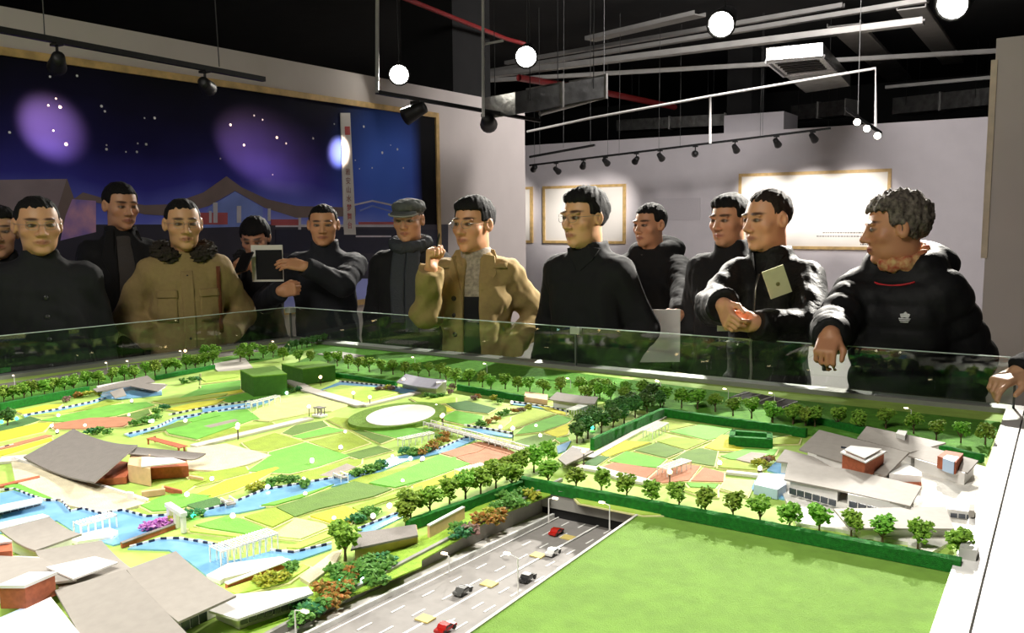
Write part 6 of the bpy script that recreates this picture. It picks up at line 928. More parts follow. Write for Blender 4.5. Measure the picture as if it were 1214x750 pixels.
# ================================================================= PEOPLE
def _n(v): v=np.asarray(v,float); return v/np.linalg.norm(v)
def rotm(yaw=0,pitch=0,roll=0):   # yaw: + turns to own right, pitch: + nods down, roll: + tilts to own right
    y,p,r=R(-yaw),R(-pitch),R(roll)
    Z=np.array([[math.cos(y),-math.sin(y),0],[math.sin(y),math.cos(y),0],[0,0,1]])
    X=np.array([[1,0,0],[0,math.cos(p),-math.sin(p)],[0,math.sin(p),math.cos(p)]])
    Y=np.array([[math.cos(r),0,math.sin(r)],[0,1,0],[-math.sin(r),0,math.cos(r)]])
    return Z@X@Y
def axis(lo,hi,coarse,fines=()):
    x=lo; out=[]
    while x<hi:
        out.append(x); h=coarse
        for a,b,fh in fines:
            if a-1e-9<=x<b: h=min(h,fh)
        x+=h
    out.append(x); return np.array(out,np.float32)
class Field:
    def __init__(s,xs,ys,zs): s.ax=(xs,ys,zs); s.D=np.full((len(xs),len(ys),len(zs)),1.0,np.float32)
    def sub(s,lo,hi,m):
        sl=[]
        for a,l,h in zip(s.ax,lo,hi):
            i=max(0,np.searchsorted(a,l-m)-1); j=min(len(a),np.searchsorted(a,h+m)+1); sl.append(slice(i,max(j,i)))
        return tuple(sl)
    def grid(s,sl):
        return s.ax[0][sl[0]][:,None,None],s.ax[1][sl[1]][None,:,None],s.ax[2][sl[2]][None,None,:]
    def put(s,lo,hi,fn,k=.01,op='u'):
        sl=s.sub(lo,hi,k+.03)
        if any(q.stop<=q.start for q in sl): return
        d=fn(*s.grid(sl)).astype(np.float32); D=s.D[sl]
        if op=='u':
            h=np.clip(.5+.5*(d-D)/k,0,1); s.D[sl]=d*(1-h)+D*h-k*h*(1-h)
        else:
            d=-d; h=np.clip(.5-.5*(d-D)/k,0,1); s.D[sl]=d*(1-h)+D*h+k*h*(1-h)
    def ell(s,c,r,M=None,k=.01,op='u'):
        c=np.asarray(c,float); r=np.asarray(r,float) if np.ndim(r) else np.array([r]*3,float); m=r.max(); 
        def fn(X,Y,Z):
            x,y,z=X-c[0],Y-c[1],Z-c[2]
            if M is not None: x,y,z=(M[0,0]*x+M[1,0]*y+M[2,0]*z),(M[0,1]*x+M[1,1]*y+M[2,1]*z),(M[0,2]*x+M[1,2]*y+M[2,2]*z)
            k0=np.sqrt((x/r[0])**2+(y/r[1])**2+(z/r[2])**2)+1e-6; k1=np.sqrt((x/r[0]**2)**2+(y/r[1]**2)**2+(z/r[2]**2)**2)+1e-6
            return k0*(k0-1)/k1
        s.put(c-m,c+m,fn,k,op)
    def cone(s,a,b,ra,rb,k=.01,op='u',rip=None,flat=None,cut=False):
        a=np.asarray(a,float);b=np.asarray(b,float);ab=b-a;L2=float(ab@ab);L=math.sqrt(L2);m=max(ra,rb)*(flat or 1 if (flat or 1)>1 else 1)+.02
        def fn(X,Y,Z):
            x,y,z=X-a[0],Y-a[1],Z-a[2]
            tt=(x*ab[0]+y*ab[1]+z*ab[2])/L2; t=np.clip(tt,0,1)
            rr=ra+(rb-ra)*t
            if rip: rr=rr+rip[0]*(np.abs(np.sin(math.pi*(t*L+.01)/rip[1]))**.6-.7)
            d=np.sqrt((x-ab[0]*t)**2+(y-ab[1]*t)**2+(z-ab[2]*t)**2)-rr
            if cut: d=np.maximum(d,(tt-1)*L)
            return d
        s.put(np.minimum(a,b)-m,np.maximum(a,b)+m,fn,k,op)
    def loft(s,rows,k=.02,op='u',n=2.4,rip=None):   # rows (z,cx,cy,rx,ry)
        A=np.array(sorted(rows),float); zz=A[:,0]; m=max(A[:,3].max(),A[:,4].max())
        def fn(X,Y,Z):
            z=np.clip(Z,zz[0],zz[-1]); cx,cy,rx,ry=[np.interp(z,zz,A[:,i]) for i in (1,2,3,4)]
            if rip: q=rip[0]*(np.abs(np.sin(math.pi*Z/rip[1]))**.6-.7); rx=rx+q; ry=ry+q
            d=((np.abs((X-cx)/rx)**n+np.abs((Y-cy)/ry)**n)**(1/n)-1)*np.minimum(rx,ry)
            return np.maximum(d,np.maximum(Z-zz[-1],zz[0]-Z))
        s.put((A[:,1].min()-m,A[:,2].min()-m,zz[0]),(A[:,1].max()+m,A[:,2].max()+m,zz[-1]),fn,k,op)
    def box(s,c,h,M=None,rd=.005,k=.005,op='u'):
        c=np.asarray(c,float); h=np.asarray(h,float); m=np.linalg.norm(h)
        def fn(X,Y,Z):
            x,y,z=X-c[0],Y-c[1],Z-c[2]
            if M is not None: x,y,z=(M[0,0]*x+M[1,0]*y+M[2,0]*z),(M[0,1]*x+M[1,1]*y+M[2,1]*z),(M[0,2]*x+M[1,2]*y+M[2,2]*z)
            qx,qy,qz=np.abs(x)-h[0]+rd,np.abs(y)-h[1]+rd,np.abs(z)-h[2]+rd
            return np.sqrt(np.maximum(qx,0)**2+np.maximum(qy,0)**2+np.maximum(qz,0)**2)+np.minimum(np.maximum(qx,np.maximum(qy,qz)),0)-rd
        s.put(c-m,c+m,fn,k,op)
    def noise(s,amp,freq,seed=0,zs=1.0):
        rs=np.random.RandomState(seed); X,Y,Z=s.ax[0][:,None,None],s.ax[1][None,:,None],s.ax[2][None,None,:]; t=0
        for i in range(4):
            v=rs.normal(size=3)*freq*(1+.5*i); v[2]*=zs; t=t+np.sin(v[0]*X+v[1]*Y+v[2]*Z+rs.rand()*6+1.5*np.sin(freq*.6*(X+Y-Z)+i))/(1+.4*i)
        s.D+= (amp*.5*t).astype(np.float32)
    def hit(s,x,z):   # front surface y at (x,z)
        i=min(np.searchsorted(s.ax[0],x),len(s.ax[0])-1); k=min(np.searchsorted(s.ax[2],z),len(s.ax[2])-1); n=len(s.ax[1]) if not hasattr(s,'ymax') else max(2,int(np.searchsorted(s.ax[1],s.ymax))); col=s.D[i,:n,k]; w=np.where(col<0)[0]
        if len(w)==0: return None
        j=w[-1]
        if j+1<len(col): t=col[j]/(col[j]-col[j+1]); return float(s.ax[1][j]+t*(s.ax[1][j+1]-s.ax[1][j]))
        return float(s.ax[1][j])
    def mesh(s):
        D=s.D; I=D<0; nx,ny,nz=D.shape
        cnt=np.zeros((nx-1,ny-1,nz-1),np.uint8)
        for a in (0,1):
            for b in (0,1):
                for c in (0,1): cnt+=I[a:nx-1+a,b:ny-1+b,c:nz-1+c]
        act=np.argwhere((cnt>0)&(cnt<8)); idx=np.full(cnt.shape,-1,np.int32); idx[act[:,0],act[:,1],act[:,2]]=np.arange(len(act))
        P=np.zeros((len(act),3)); W=np.zeros(len(act)); ax=s.ax
        cr=[(a,b,c) for a in (0,1) for b in (0,1) for c in (0,1)]
        val={q:D[act[:,0]+q[0],act[:,1]+q[1],act[:,2]+q[2]] for q in cr}
        pos={q:np.stack([ax[0][act[:,0]+q[0]],ax[1][act[:,1]+q[1]],ax[2][act[:,2]+q[2]]],1) for q in cr}
        for q in cr:
            for e in range(3):
                if q[e]==0:
                    r=list(q); r[e]=1; r=tuple(r); va,vb=val[q],val[r]; m=(va<0)!=(vb<0)
                    t=np.where(m,va/(va-vb+1e-12*(va==vb)),0)[:,None]; P+=np.where(m[:,None],pos[q]+(pos[r]-pos[q])*t,0); W+=m
        P/=np.maximum(W,1)[:,None]; F=[]
        for e in range(3):
            sl0=[slice(None)]*3; sl1=[slice(None)]*3; sl0[e]=slice(0,-1); sl1[e]=slice(1,None)
            A=I[tuple(sl0)]; B=I[tuple(sl1)]; ch=np.argwhere(A!=B); u,v=[(1,2),(2,0),(0,1)][e]
            ok=(ch[:,u]>0)&(ch[:,v]>0)&(ch[:,u]<D.shape[u]-1)&(ch[:,v]<D.shape[v]-1); ch=ch[ok]
            if len(ch)==0: continue
            ins=A[ch[:,0],ch[:,1],ch[:,2]]; q=[]
            for du,dv in ((1,1),(0,1),(0,0),(1,0)):
                c=ch.copy(); c[:,u]-=du; c[:,v]-=dv; q.append(idx[c[:,0],c[:,1],c[:,2]])
            q=np.stack(q,1); q[~ins]=q[~ins][:,::-1]; F.append(q)
        return P,(np.concatenate(F) if F else np.zeros((0,4),int))
def npmesh(name,P,F,m,parent=None,col=None,tri=False):
    me=bpy.data.meshes.new(name); n=len(P); f=len(F); w=F.shape[1]
    me.vertices.add(n); me.vertices.foreach_set('co',np.asarray(P,np.float32).ravel())
    me.loops.add(f*w); me.loops.foreach_set('vertex_index',F.astype(np.int32).ravel())
    me.polygons.add(f); me.polygons.foreach_set('loop_start',np.arange(0,f*w,w,dtype=np.int32)); me.polygons.foreach_set('use_smooth',np.ones(f,bool))
    me.update(calc_edges=True); me.validate()
    if col is not None:
        a=me.color_attributes.new('tint','FLOAT_COLOR','POINT'); a.data.foreach_set('color',np.concatenate([col,np.ones((n,1))],1).astype(np.float32).ravel())
    me.materials.append(m); o=bpy.data.objects.new(name,me); COL.objects.link(o)
    if parent is not None: o.parent=parent
    return o
def skin_mat():
    m=bpy.data.materials.new('skin'); m.use_nodes=True; nt=m.node_tree; b=nt.nodes['Principled BSDF']; a=nt.nodes.new('ShaderNodeAttribute'); a.attribute_name='tint'
    nt.links.new(a.outputs['Color'],b.inputs['Base Color']); b.inputs['Roughness'].default_value=.5; b.inputs['Subsurface Weight'].default_value=.06; b.inputs['Subsurface Radius'].default_value=(.012,.006,.003); b.inputs['Subsurface Scale'].default_value=.3
    return m
m_skin=skin_mat()
def cloth(name,rgb,rough=.85,bump=.15,bs=400,sheen=0,spec=.3,var=.05): return mat('cloth_'+name,rgb,rough,var=var,scale=60,bump=bump,bscale=bs,sheen=sheen,spec=spec)
c_black=cloth('black',(24,24,26)); c_black2=cloth('soft_black',(30,31,34)); c_leather=mat('black_leather',(24,23,22),.55,var=.1,scale=30,bump=.35,bscale=60,spec=.18); c_puff=mat('black_nylon',(24,24,26),.6,var=.1,scale=20,bump=.15,bscale=60,spec=.2)
c_parka=cloth('tan_parka',(150,128,86)); c_trench=cloth('trench_beige',(150,128,84)); c_navy=cloth('charcoal_navy',(34,36,42)); c_grey=cloth('grey_knit',(70,66,64),bs=200); c_scarf=cloth('scarf_grey',(60,64,70),bump=.5,bs=150); c_fur=mat('fur_dark',(52,44,34),.95,var=.4,scale=90,bump=1,bscale=250)
c_shirt=cloth('white_shirt',(200,196,190)); c_plaid=cloth('plaid_grey',(150,140,126),var=.3); c_trous=cloth('trousers_dark',(34,34,38)); c_shoe=mat('shoe_black',(22,20,20),.35,var=.1); c_cap=cloth('cap_grey',(86,90,88),bump=.4,bs=200); c_capl=cloth('cap_pale_band',(150,150,144))
c_print=cloth('printed_scarf',(206,180,130)); c_prr=cloth('printed_scarf_red',(176,70,50)); m_hairb=mat('hair_black',(20,18,18),.75,spec=.25,var=.25,scale=140,bump=.5,bscale=260); m_hairbr=mat('hair_dark_brown',(44,34,28),.75,spec=.25,var=.25,scale=140,bump=.5,bscale=260); m_hairg=mat('hair_greying',(132,122,112),.75,spec=.25,scale=60,bump=.6,bscale=260,rgb2=(58,52,48))
m_frame=mat('glasses_metal',(150,140,130),.3,.6,var=.05); m_lens=glass('glasses_lens',(.96,.96,.96),1.22)
c_btn=mat('button_dark',(40,32,26),.4,var=.1); m_paper=mat('paper_white',(222,220,214),.8,var=.02); m_cream=mat('notebook_cream',(206,206,160),.7,var=.03); m_dev=mat('device_black',(14,14,16),.3,var=.05)
def ik(sh,wr,l1,l2,hint):
    sh=np.asarray(sh,float);wr=np.asarray(wr,float);d=wr-sh;L=min(np.linalg.norm(d),(l1+l2)*.995);d=_n(d);wr=sh+d*L
    a=(l1*l1-l2*l2+L*L)/(2*L); h=math.sqrt(max(l1*l1-a*a,0)); hp=np.asarray(hint,float); hp=hp-d*(hp@d); hp=_n(hp); return sh+d*a+hp*h,wr
class Person:
    def __init__(s,top,label,turn=0,head=(0,0,0),bulk=1.0,hs=1.0,hair='short',skin=(206,158,122),arms=None,jacket=None,group=None,lean=0,face_w=1.0,hairm=None,name='person',hairtop=.012):
        s.top=np.array(top,float); H=s.H=top[2]-hairtop; s.hs=hs=hs*1.05;  s.bulk=bulk; s.label=label
        to=math.atan2(-top[1],-top[0]); s.rot=to-math.pi/2-R(turn); s.lean=lean; s.skin=skin; s.fw=face_w*1.03
        c,sn=math.cos(s.rot),math.sin(s.rot); s.Rz=np.array([[c,-sn,0],[sn,c,0],[0,0,1]]); s.root=np.array([top[0],top[1],0.])-s.Rz@np.array([0,.02+lean,0])
        s.Mh=rotm(*head)
        piv=np.array([0,lean*.9,H-.2*hs]); s.piv=piv; s.hc=piv+s.Mh@np.array([0,.012,.088])*hs
        # shoulders
        s.zs=H*.782; s.sw=.150*bulk
        s.arms={}
        for side,sg in (('r',1),('l',-1)):
            sh=np.array([sg*s.sw,lean*.75-.012,s.zs]); a=(arms or {}).get(side)
            if a is None: a=dict(w=np.array([sg*(s.sw+.075),.05,H*.475]),hint=(sg*.4,-1,0))
            if 'W' in a: a=dict(a,w=s.loc(a['W']))
            el,wr=ik(sh,a['w'],H*.172,H*.152,a.get('hint',(sg*.5,-1,-.3)))
            d=_n(wr-el) if 'd' not in a else _n(a['d']); n=np.asarray(a.get('n',(-sg,0,0)),float); n=_n(n-d*(n@d)); u=np.cross(d,n)*sg
            s.arms[side]=dict(sh=sh,el=el,wr=wr,d=d,n=n,u=u,curl=a.get('curl',[25,30,32,35]),spread=a.get('spread',1.0),thumb=a.get('thumb',.5),hand=a.get('hand',True))
        s.o=s.body(); s.hairobj(hair,hairm or m_hairb)
    def loc(s,W): return s.Rz.T@(np.array(W,float)-s.root)
    def wpt(s,L): return s.Rz@np.array(L,float)+s.root
    def hp(s,q): return s.hc+s.Mh@(np.array(q,float)*s.hs*np.array([s.fw,1,1]))
    def handprims(s,f,a,sg):
        w,d,n,u=a['wr'],a['d'],a['n'],a['u']; M=np.stack([d,u,n],1)
        f.cone(a['el'],w,.036,.026,k=.02); f.box(w+d*.052,(.046,.039,.014),M,.013,k=.015); f.ell(w+d*.03+u*.022+n*.006,(.03,.016,.014),M,k=.012)
        for i,(off,L) in enumerate(((.030,.074),(.0105,.082),(-.0095,.077),(-.029,.060))):
            p=w+d*.094*(1-.03*abs(i-1))+u*off; ang=0; r=.0092 if i<3 else .0082; fan=u*(off*1.3*a['spread'])
            for j,fr in enumerate((.45,.31,.24)):
                ang+=R(a['curl'][i])*(1,1.15,.8)[j]; dd=_n(d*math.cos(ang)+n*math.sin(ang)+fan*math.cos(ang)); q=p+dd*L*fr; f.cone(p,q,r,r*.93,k=.0045); p=q; r*=.93
        t=a['thumb']; p=w+d*.028+u*.03; q=p+_n(d*.75+u*(.85-t*.5)+n*(.15+.6*t))*.042; f.cone(p,q,.0135,.0108,k=.008); e=q+_n(d*.9+u*(.35-.75*t)+n*(.1+.6*t))*.034; f.cone(q,e,.0105,.0085,k=.005)
    def body(s):
        H=s.H; hs=s.hs; b=s.bulk; ln=s.lean; fx=[];fy=[];fz=[]
        c=s.hc; fx.append((c[0]-.1,c[0]+.1,.0046)); fy.append((c[1]-.13,c[1]+.135,.0046)); fz.append((c[2]-.14,c[2]+.13,.0046))
        for k,a in s.arms.items():
            if a['hand']:
                p=np.array([a['wr'],a['wr']+a['d']*.1,a['wr']+a['d']*.16,a['wr']+a['n']*.06+a['d']*.08,a['wr']+a['u']*.05,a['wr']-a['u']*.04]); lo,hi=p.min(0)-.015,p.max(0)+.015
                fx.append((lo[0],hi[0],.0056));fy.append((lo[1],hi[1],.0056));fz.append((lo[2],hi[2],.0056))
        P=np.array([s.arms[k][q] for k in 'rl' for q in ('el','wr','sh')]+[s.hc]); lo=np.minimum(P.min(0)-.2,(-.24,-.2,-.03)); hi=np.maximum(P.max(0)+.2,(.24,.24,H+.04)); lo[2]=-.03
        f=Field(axis(lo[0],hi[0],.02,fx),axis(lo[1],hi[1],.02,fy),axis(lo[2],hi[2],.022,fz)); M=s.Mh; S_=lambda *r: np.array(r)*hs*np.array([s.fw,1,1]); h=s.hp
        f.ell(h((0,-.012,.03)),S_(.076,.094,.088),M,k=.02); f.ell(h((0,.022,-.03)),S_(.066,.07,.09),M,k=.03); f.ell(h((0,.028,-.08)),S_(.055,.052,.036),M,k=.02); f.ell(h((0,.07,-.106)),S_(.024,.018,.015),M,k=.02)
        for x in (-1,1):
            f.ell(h((x*.045,.053,-.024)),S_(.024,.022,.02),M,k=.02); f.ell(h((x*.028,.081,.021)),S_(.026,.012,.008),M,k=.012)
            f.ell(h((x*.031,.1,.003)),S_(.019,.02,.0115),M,k=.008,op='s'); f.ell(h((x*.031,.073,.002)),S_(.0155,.0155,.0135),M,k=.004)
        f.cone(h((0,.083,.012)),h((0,.106,-.028)),.0085*hs,.0115*hs,k=.012); f.ell(h((0,.106,-.033)),S_(.0145,.0135,.011),M,k=.008)
        for x in (-1,1): f.ell(h((x*.0145,.094,-.037)),S_(.009,.011,.008),M,k=.006); f.cone(h((x*.023,.081,-.066)),h((0,.0905,-.063)),.0055*hs,.0065*hs,k=.006); f.cone(h((x*.021,.08,-.071)),h((0,.088,-.075)),.0055*hs,.0075*hs,k=.006)
        f.cone(h((-.026,.088,-.0685)),h((.026,.088,-.0685)),.0022,.0022,k=.003,op='s')
        for x in (-1,1): f.ell(h((x*.08,-.006,-.004)),np.array((.011,.021,.033))*hs,M@rotm(x*-18),k=.008); f.ell(h((x*.088,.002,-.002)),np.array((.008,.01,.017))*hs,M,k=.006,op='s')
        nb=np.array([0,ln*.8-.02,H*.83]); f.cone(nb,h((0,-.02,-.075)),.062*min(b,1.1),.056*hs,k=.03)
        f.loft([(H*.47,0,0,.14*b,.1),(H*.53,0,0,.15*b,.105),(H*.61,0,ln*.2,.135*b,.095),(H*.70,0,ln*.45,.15*b,.105),(H*.78,0,ln*.7-.01,.16*b,.095),(H*.83,0,ln*.8-.02,.09,.06)],k=.02)
        for k,sg in (('r',1),('l',-1)):
            a=s.arms[k]; f.ell(a['sh'],.055,k=.03); f.cone(a['sh'],a['el'],.048,.038,k=.02); f.cone(a['el'],a['el']+(a['wr']-a['el'])*(1 if a['hand'] else .75),.038,.027,k=.02)
            if a['hand']: s.handprims(f,a,sg)
            hp=np.array([sg*.09*b,0,H*.51]); kn=np.array([sg*.1,.02,H*.28]); an=np.array([sg*.11,-.01,.09]); f.cone(hp,kn,.075,.052,k=.03); f.cone(kn,an,.05,.036,k=.02); f.ell(an+np.array([0,.06,-.05]),(.04,.11,.035),k=.02)
        V,F=f.mesh(); q=((V-s.hc)@s.Mh)/hs/np.array([s.fw,1,1]); base=np.array(lin(s.skin)[:3]); C=np.tile(base,(len(V),1)); front=(q[:,1]>.05)
        def blend(w,c): C[:]=C*(1-w[:,None])+np.array(lin(c)[:3])*w[:,None]
        el=lambda cx,cz,rx,rz,soft: np.clip((1-np.sqrt(((q[:,0]-cx)/rx)**2+((q[:,2]-cz)/rz)**2))/soft+.5,0,1)*front
        blend(el(0,-.068,.027,.0095,.6)*.75,(150,82,72))
        for x in (-1,1):
            blend(el(x*.031,.0265,.022,.0058,.6)*.9,(36,28,24)); blend(el(x*.031,.002,.017,.008,.5)*.95,(44,30,26)); blend(el(x*.039,.001,.0045,.0035,.6)*.5,(190,180,170)); blend(el(x*.045,-.03,.02,.016,1.2)*.25,(196,110,88))
        o=npmesh('person',V,F,m_skin,None,C); o.location=tuple(s.root); o.rotation_euler=(0,0,s.rot); tag(o,s.label,'person'); return o
    def part(s,name,f,m): 
        V,F=f.mesh(); return npmesh(name,V,F,m,s.o)
    def hairobj(s,kind,m):
        if kind is None: return
        h=s.hp; hs=s.hs; c=s.hc; st=.005; f=Field(*[axis(c[i]-(.15,.17,.17)[i],c[i]+(.15,.17,.17)[i],st) for i in range(3)]); M=s.Mh
        S_=lambda *r: np.array(r)*hs*np.array([s.fw,1,1])
        v={'short':.003,'crop':-.001,'full':.007,'messy':.010,'woman':.010,'thin':.0}.get(kind,.005); zf={'short':.066,'crop':.069,'full':.062,'messy':.062,'woman':.05,'thin':.084}.get(kind,.07)
        f.ell(h((0,-.015,.034)),S_(.080+v,.099+v,.088+v),M,k=.01)
        if kind in('full','messy'): f.ell(h((.02,.022,.082)),S_(.055,.05,.03),M,k=.02); f.ell(h((-.03,.020,.082)),S_(.042,.048,.028),M,k=.02)
        if kind=='woman': f.ell(h((0,-.05,-.02)),S_(.086,.075,.085),M,k=.02)
        # carve face, ears, nape
        f.box(h((0,.155,zf-.2)),S_(.2,.12,.2),M,.012,k=.012,op='s')
        f.box(h((0,.115,-.1+.012)),S_(.2,.12 if kind!='woman' else .1,.1),M,.01,k=.01,op='s')
        if kind!='woman': f.box(h((0,-.1,-.062-.1)),S_(.2,.2,.1),M,.015,k=.02,op='s')
        f.noise(.0026 if kind!='messy' else .006,95,3,.45)
        if kind=='messy': f.noise(.0045,110,5,.3)
        s.part('hair',f,m)
    def glasses(s,m=None,r=.0011):
        m=m or m_frame; g=MB(); pl=[]
        for x in (-1,1):
            pts=[]
            for k in range(17):
                t=2*math.pi*k/16; ct,stt=math.cos(t),math.sin(t); pts.append(s.hp((x*.031+.0215*np.sign(ct)*abs(ct)**.7,.103-.010*max(0,x*ct),.0015+.0165*np.sign(stt)*abs(stt)**.7)))
            g.tube(pts,r,5); pl.append(pts[:-1]); g.tube([s.hp((x*.0525,.094,.006)),s.hp((x*.074,.075,.006)),s.hp((x*.083,-.002,.006))],r,5)
        g.tube([s.hp((-.0085,.103,.004)),s.hp((0,.107,.006)),s.hp((.0085,.103,.004))],r,5)
        o=g.build('glasses',m,None,True); o.parent=s.o
        for p in pl:
            c=sum(np.array(q) for q in p)/len(p); l=MB().add([tuple(q) for q in p],[tuple(range(len(p)))]).build('lens',m_lens); l.parent=o
    # ---- clothing
    def coat(s,m,hem=.46,r=1.0,name='coat',open_w=0,rip=None,fold=.006,step=.0095,collar=.0,hood=None,sleeve=(.082,.066,.052),flare=1.0,vneck=.03,seed=1,ry=1.0,neckz=.845,openx=0,opentop=None):
        H=s.H; b=s.bulk*r; ln=s.lean; P=np.array([s.arms[k][q] for k in 'rl' for q in ('el','wr','sh')]); lo=np.minimum(P.min(0)-.1,(-.3*b,-.28,H*hem-.03)); hi=np.maximum(P.max(0)+.1,(.3*b,.24+ln,H*.93)); lo[2]=min(P[:,2].min()-.08,H*hem-.03)
        f=Field(*[axis(lo[i],hi[i],step) for i in range(3)])
        f.loft([(H*hem,0,-.005,.182*b*flare,.145*ry*flare),(H*.53,0,0,.170*b,.138*ry),(H*.61,0,ln*.2,.158*b,.128*ry),(H*.70,0,ln*.45,.166*b,.134*ry),(H*.76,0,ln*.65-.005,.168*b,.122*ry),(H*.80,0,ln*.75-.012,.145*b,.102*ry),(H*.828,0,ln*.78-.018,.112*b,.088),(H*neckz,0,ln*.8-.02,.083,.076)],k=.02,rip=rip)
        for k,sg in (('r',1),('l',-1)):
            a=s.arms[k]; f.ell(a['sh']+np.array([-sg*.012,0,-.005]),np.array([.074,.078,.066])*(.6+.4*r),k=.05); f.cone(a['sh'],a['el'],sleeve[0],sleeve[1],k=.035,rip=rip); e=a['el']+(a['wr']-a['el'])*1.0; f.cone(a['el'],e,sleeve[1],sleeve[2],k=.03,rip=rip,cut=True)
        if collar: f.loft([(H*.825,0,ln*.8-.02,.1,.088),(H*.845,0,ln*.82-.018,.088,.082),(H*.845+collar,0,ln*.85-.012,.08,.08)],k=.012)
        if hood: f.ell((0,ln*.8-.11*hood,H*.845),(.155*hood,.085*hood,.085),k=.03); f.ell((.085*hood,ln*.8-.03,H*.842),(.055,.09,.055),k=.03); f.ell((-.085*hood,ln*.8-.03,H*.842),(.055,.09,.055),k=.03)
        if fold: f.noise(fold,16,seed,.7); f.noise(fold*.4,38,seed+7,.8)
        # neck opening
        if vneck: f.cone((0,ln*.8+.11,H*.87),(0,ln*.7+.13,H*.83-vneck),.055,.012,k=.015,op='s')
        if open_w:
            zt=opentop or H*.86
            f.put((-.2,0.0,H*hem-.05),(.2,.3+ln,zt),lambda X,Y,Z: np.maximum(np.maximum(np.abs(X-openx)-open_w*(.75+.5*(zt-Z)),.062+ln*.5-Y),Z-zt),.01,'s')
        # remove the cloth where head sits
        f.ell(s.hc+s.Mh@np.array([0,.01,-.035]),np.array([.07,.085,.105])*s.hs,s.Mh,k=.01,op='s')
        f.ymax=.158*ry+ln; s.cf=f; o=s.part(name,f,m); s.coatobj=o; return o
    def inner(s,m,name='shirt',r=.9,neckz=.85,hem=.5,step=.013,collar=0,zlo=None):
        H=s.H;b=s.bulk*r;ln=s.lean; f=Field(axis(-.25,.25,step),axis(-.2,.25+ln,step),axis(H*hem-.02,H*.93,step)); f.loft([(H*hem,0,0,.145*b,.112*r),(H*.61,0,ln*.2,.135*b,.108*r),(H*.70,0,ln*.45,.14*b,.112*r),(H*.76,0,ln*.64-.005,.135*b,.104*r),(H*.805,0,ln*.75-.015,.105*b,.082*r),(H*neckz,0,ln*.8-.015,.068,.068)],k=.02)
        if collar: f.loft([(H*.82,0,ln*.8-.012,.082,.078),(H*.82+collar,0,ln*.85-.005,.072,.074)],k=.01)
        return s.part(name,f,m)
    def trousers(s,m=None,shoes=True,hip=.52):
        H=s.H;b=s.bulk; f=Field(axis(-.26,.26,.016),axis(-.2,.22,.016),axis(.03,H*hip+.05,.018)); f.loft([(H*.44,0,0,.175*b,.12),(H*hip,0,0,.17*b,.12)],k=.02)
        for sg in (1,-1): f.cone((sg*.092*b,0,H*.49),(sg*.1,.02,H*.28),.092,.075,k=.02); f.cone((sg*.1,.02,H*.28),(sg*.11,-.01,.05),.074,.062,k=.02)
        f.noise(.005,20,4); s.part('trousers',f,m or c_trous)
        if shoes:
            for sg in (1,-1):
                f=Field(axis(sg*.11-.08,sg*.11+.08,.012),axis(-.14,.24,.012),axis(-.02,.14,.012)); f.ell((sg*.11,.06,.045),(.052,.135,.05),k=.01); f.ell((sg*.11,-.01,.08),(.05,.06,.05),k=.03); f.put((-.3,-.3,-.05),(.3,.3,.001),lambda X,Y,Z: Z-.002+0*X+0*Y,.002,'s'); s.part('shoe',f,c_shoe)
    def patch(s,name,x0,x1,z0,z1,m,off=.004,nx=8,nz=8,thick=.01,parent=None,skew=0):
        f=s.cf; vs=[];ok=True; last=.12
        for j in range(nz+1):
            for i in range(nx+1):
                z=z0+(z1-z0)*j/nz; x=x0+(x1-x0)*i/nx+skew*(z-z0); y=f.hit(x,z); y=last if y is None else y; last=y; vs.append((x,y+off,z))
        n=len(vs); vs+=[(x,y-thick,z) for x,y,z in vs]; w=nx+1; fs=[]
        for j in range(nz):
            for i in range(nx): k=j*w+i; fs.append((k,k+w,k+w+1,k+1)); fs.append((k+n,k+1+n,k+w+1+n,k+w+n))
        ring=[i for i in range(w)]+[j*w+nx for j in range(1,nz+1)]+[nz*w+i for i in range(nx-1,-1,-1)]+[j*w for j in range(nz-1,0,-1)]
        for a,b in zip(ring,ring[1:]+ring[:1]): fs.append((a,b,b+n,a+n))
        o=MB().add(vs,fs).build(name,m,None,True); o.parent=parent or s.coatobj; return o
    def poly(s,name,pts,m,off=.006,parent=None):   # flat mark on the front of the coat
        vs=[]; 
        for x,z in pts: y=s.cf.hit(x,z); vs.append((x,(y if y is not None else .13)+off,z))
        n=len(vs); vs+=[(x,y-.004,z) for x,y,z in vs]; o=MB().add(vs,[tuple(range(n-1,-1,-1))]+[(i,(i+1)%n,(i+1)%n+n,i+n) for i in range(n)]).build(name,m); o.parent=parent or s.coatobj; return o
    def button(s,x,z,m=None,r=.011):
        y=s.cf.hit(x,z)
        if y is None: return
        o=MB().sphere((x,y+.002,z),(r,.005,r),10,6).build('button',m or c_btn,None,True); o.parent=s.coatobj
    def lapel(s,sg,x0,z0,x1,z1,w,m,name='lapel'):
        pts=[(sg*x0,z0),(sg*(x0+w),z0-.01),(sg*(x1+w*1.25),z1+(z0-z1)*.45),(sg*x1,z1)]
        if sg<0: pts=pts[::-1]
        vs=[]
        py=s.cf.hit(sg*x1,z1) or .1
        for x,z in sorted(pts,key=lambda q:abs(q[0])): pass
        ys={}
        for x,z in sorted(pts,key=lambda q:q[1]):
            y=s.cf.hit(x,z); y=py-.03 if y is None else y; ys[(x,z)]=y; py=y
        vs=[(x,ys[(x,z)]+.007,z) for x,z in pts]
        n=4; vs+=[(x,y-.014,z) for x,y,z in vs]; o=MB().add(vs,[(3,2,1,0),(4,5,6,7)]+[(i,(i+1)%n,(i+1)%n+n,i+n) for i in range(n)]).build(name,m); o.parent=s.coatobj
def held(name,label,cat,c,ax,ay,az,hx,hy,hz,m,world=True):
    o=MB().obox((0,0,0),ax,ay,az,hx,hy,hz).build(name,m); o.location=c; return tag(o,label,cat)

down=None
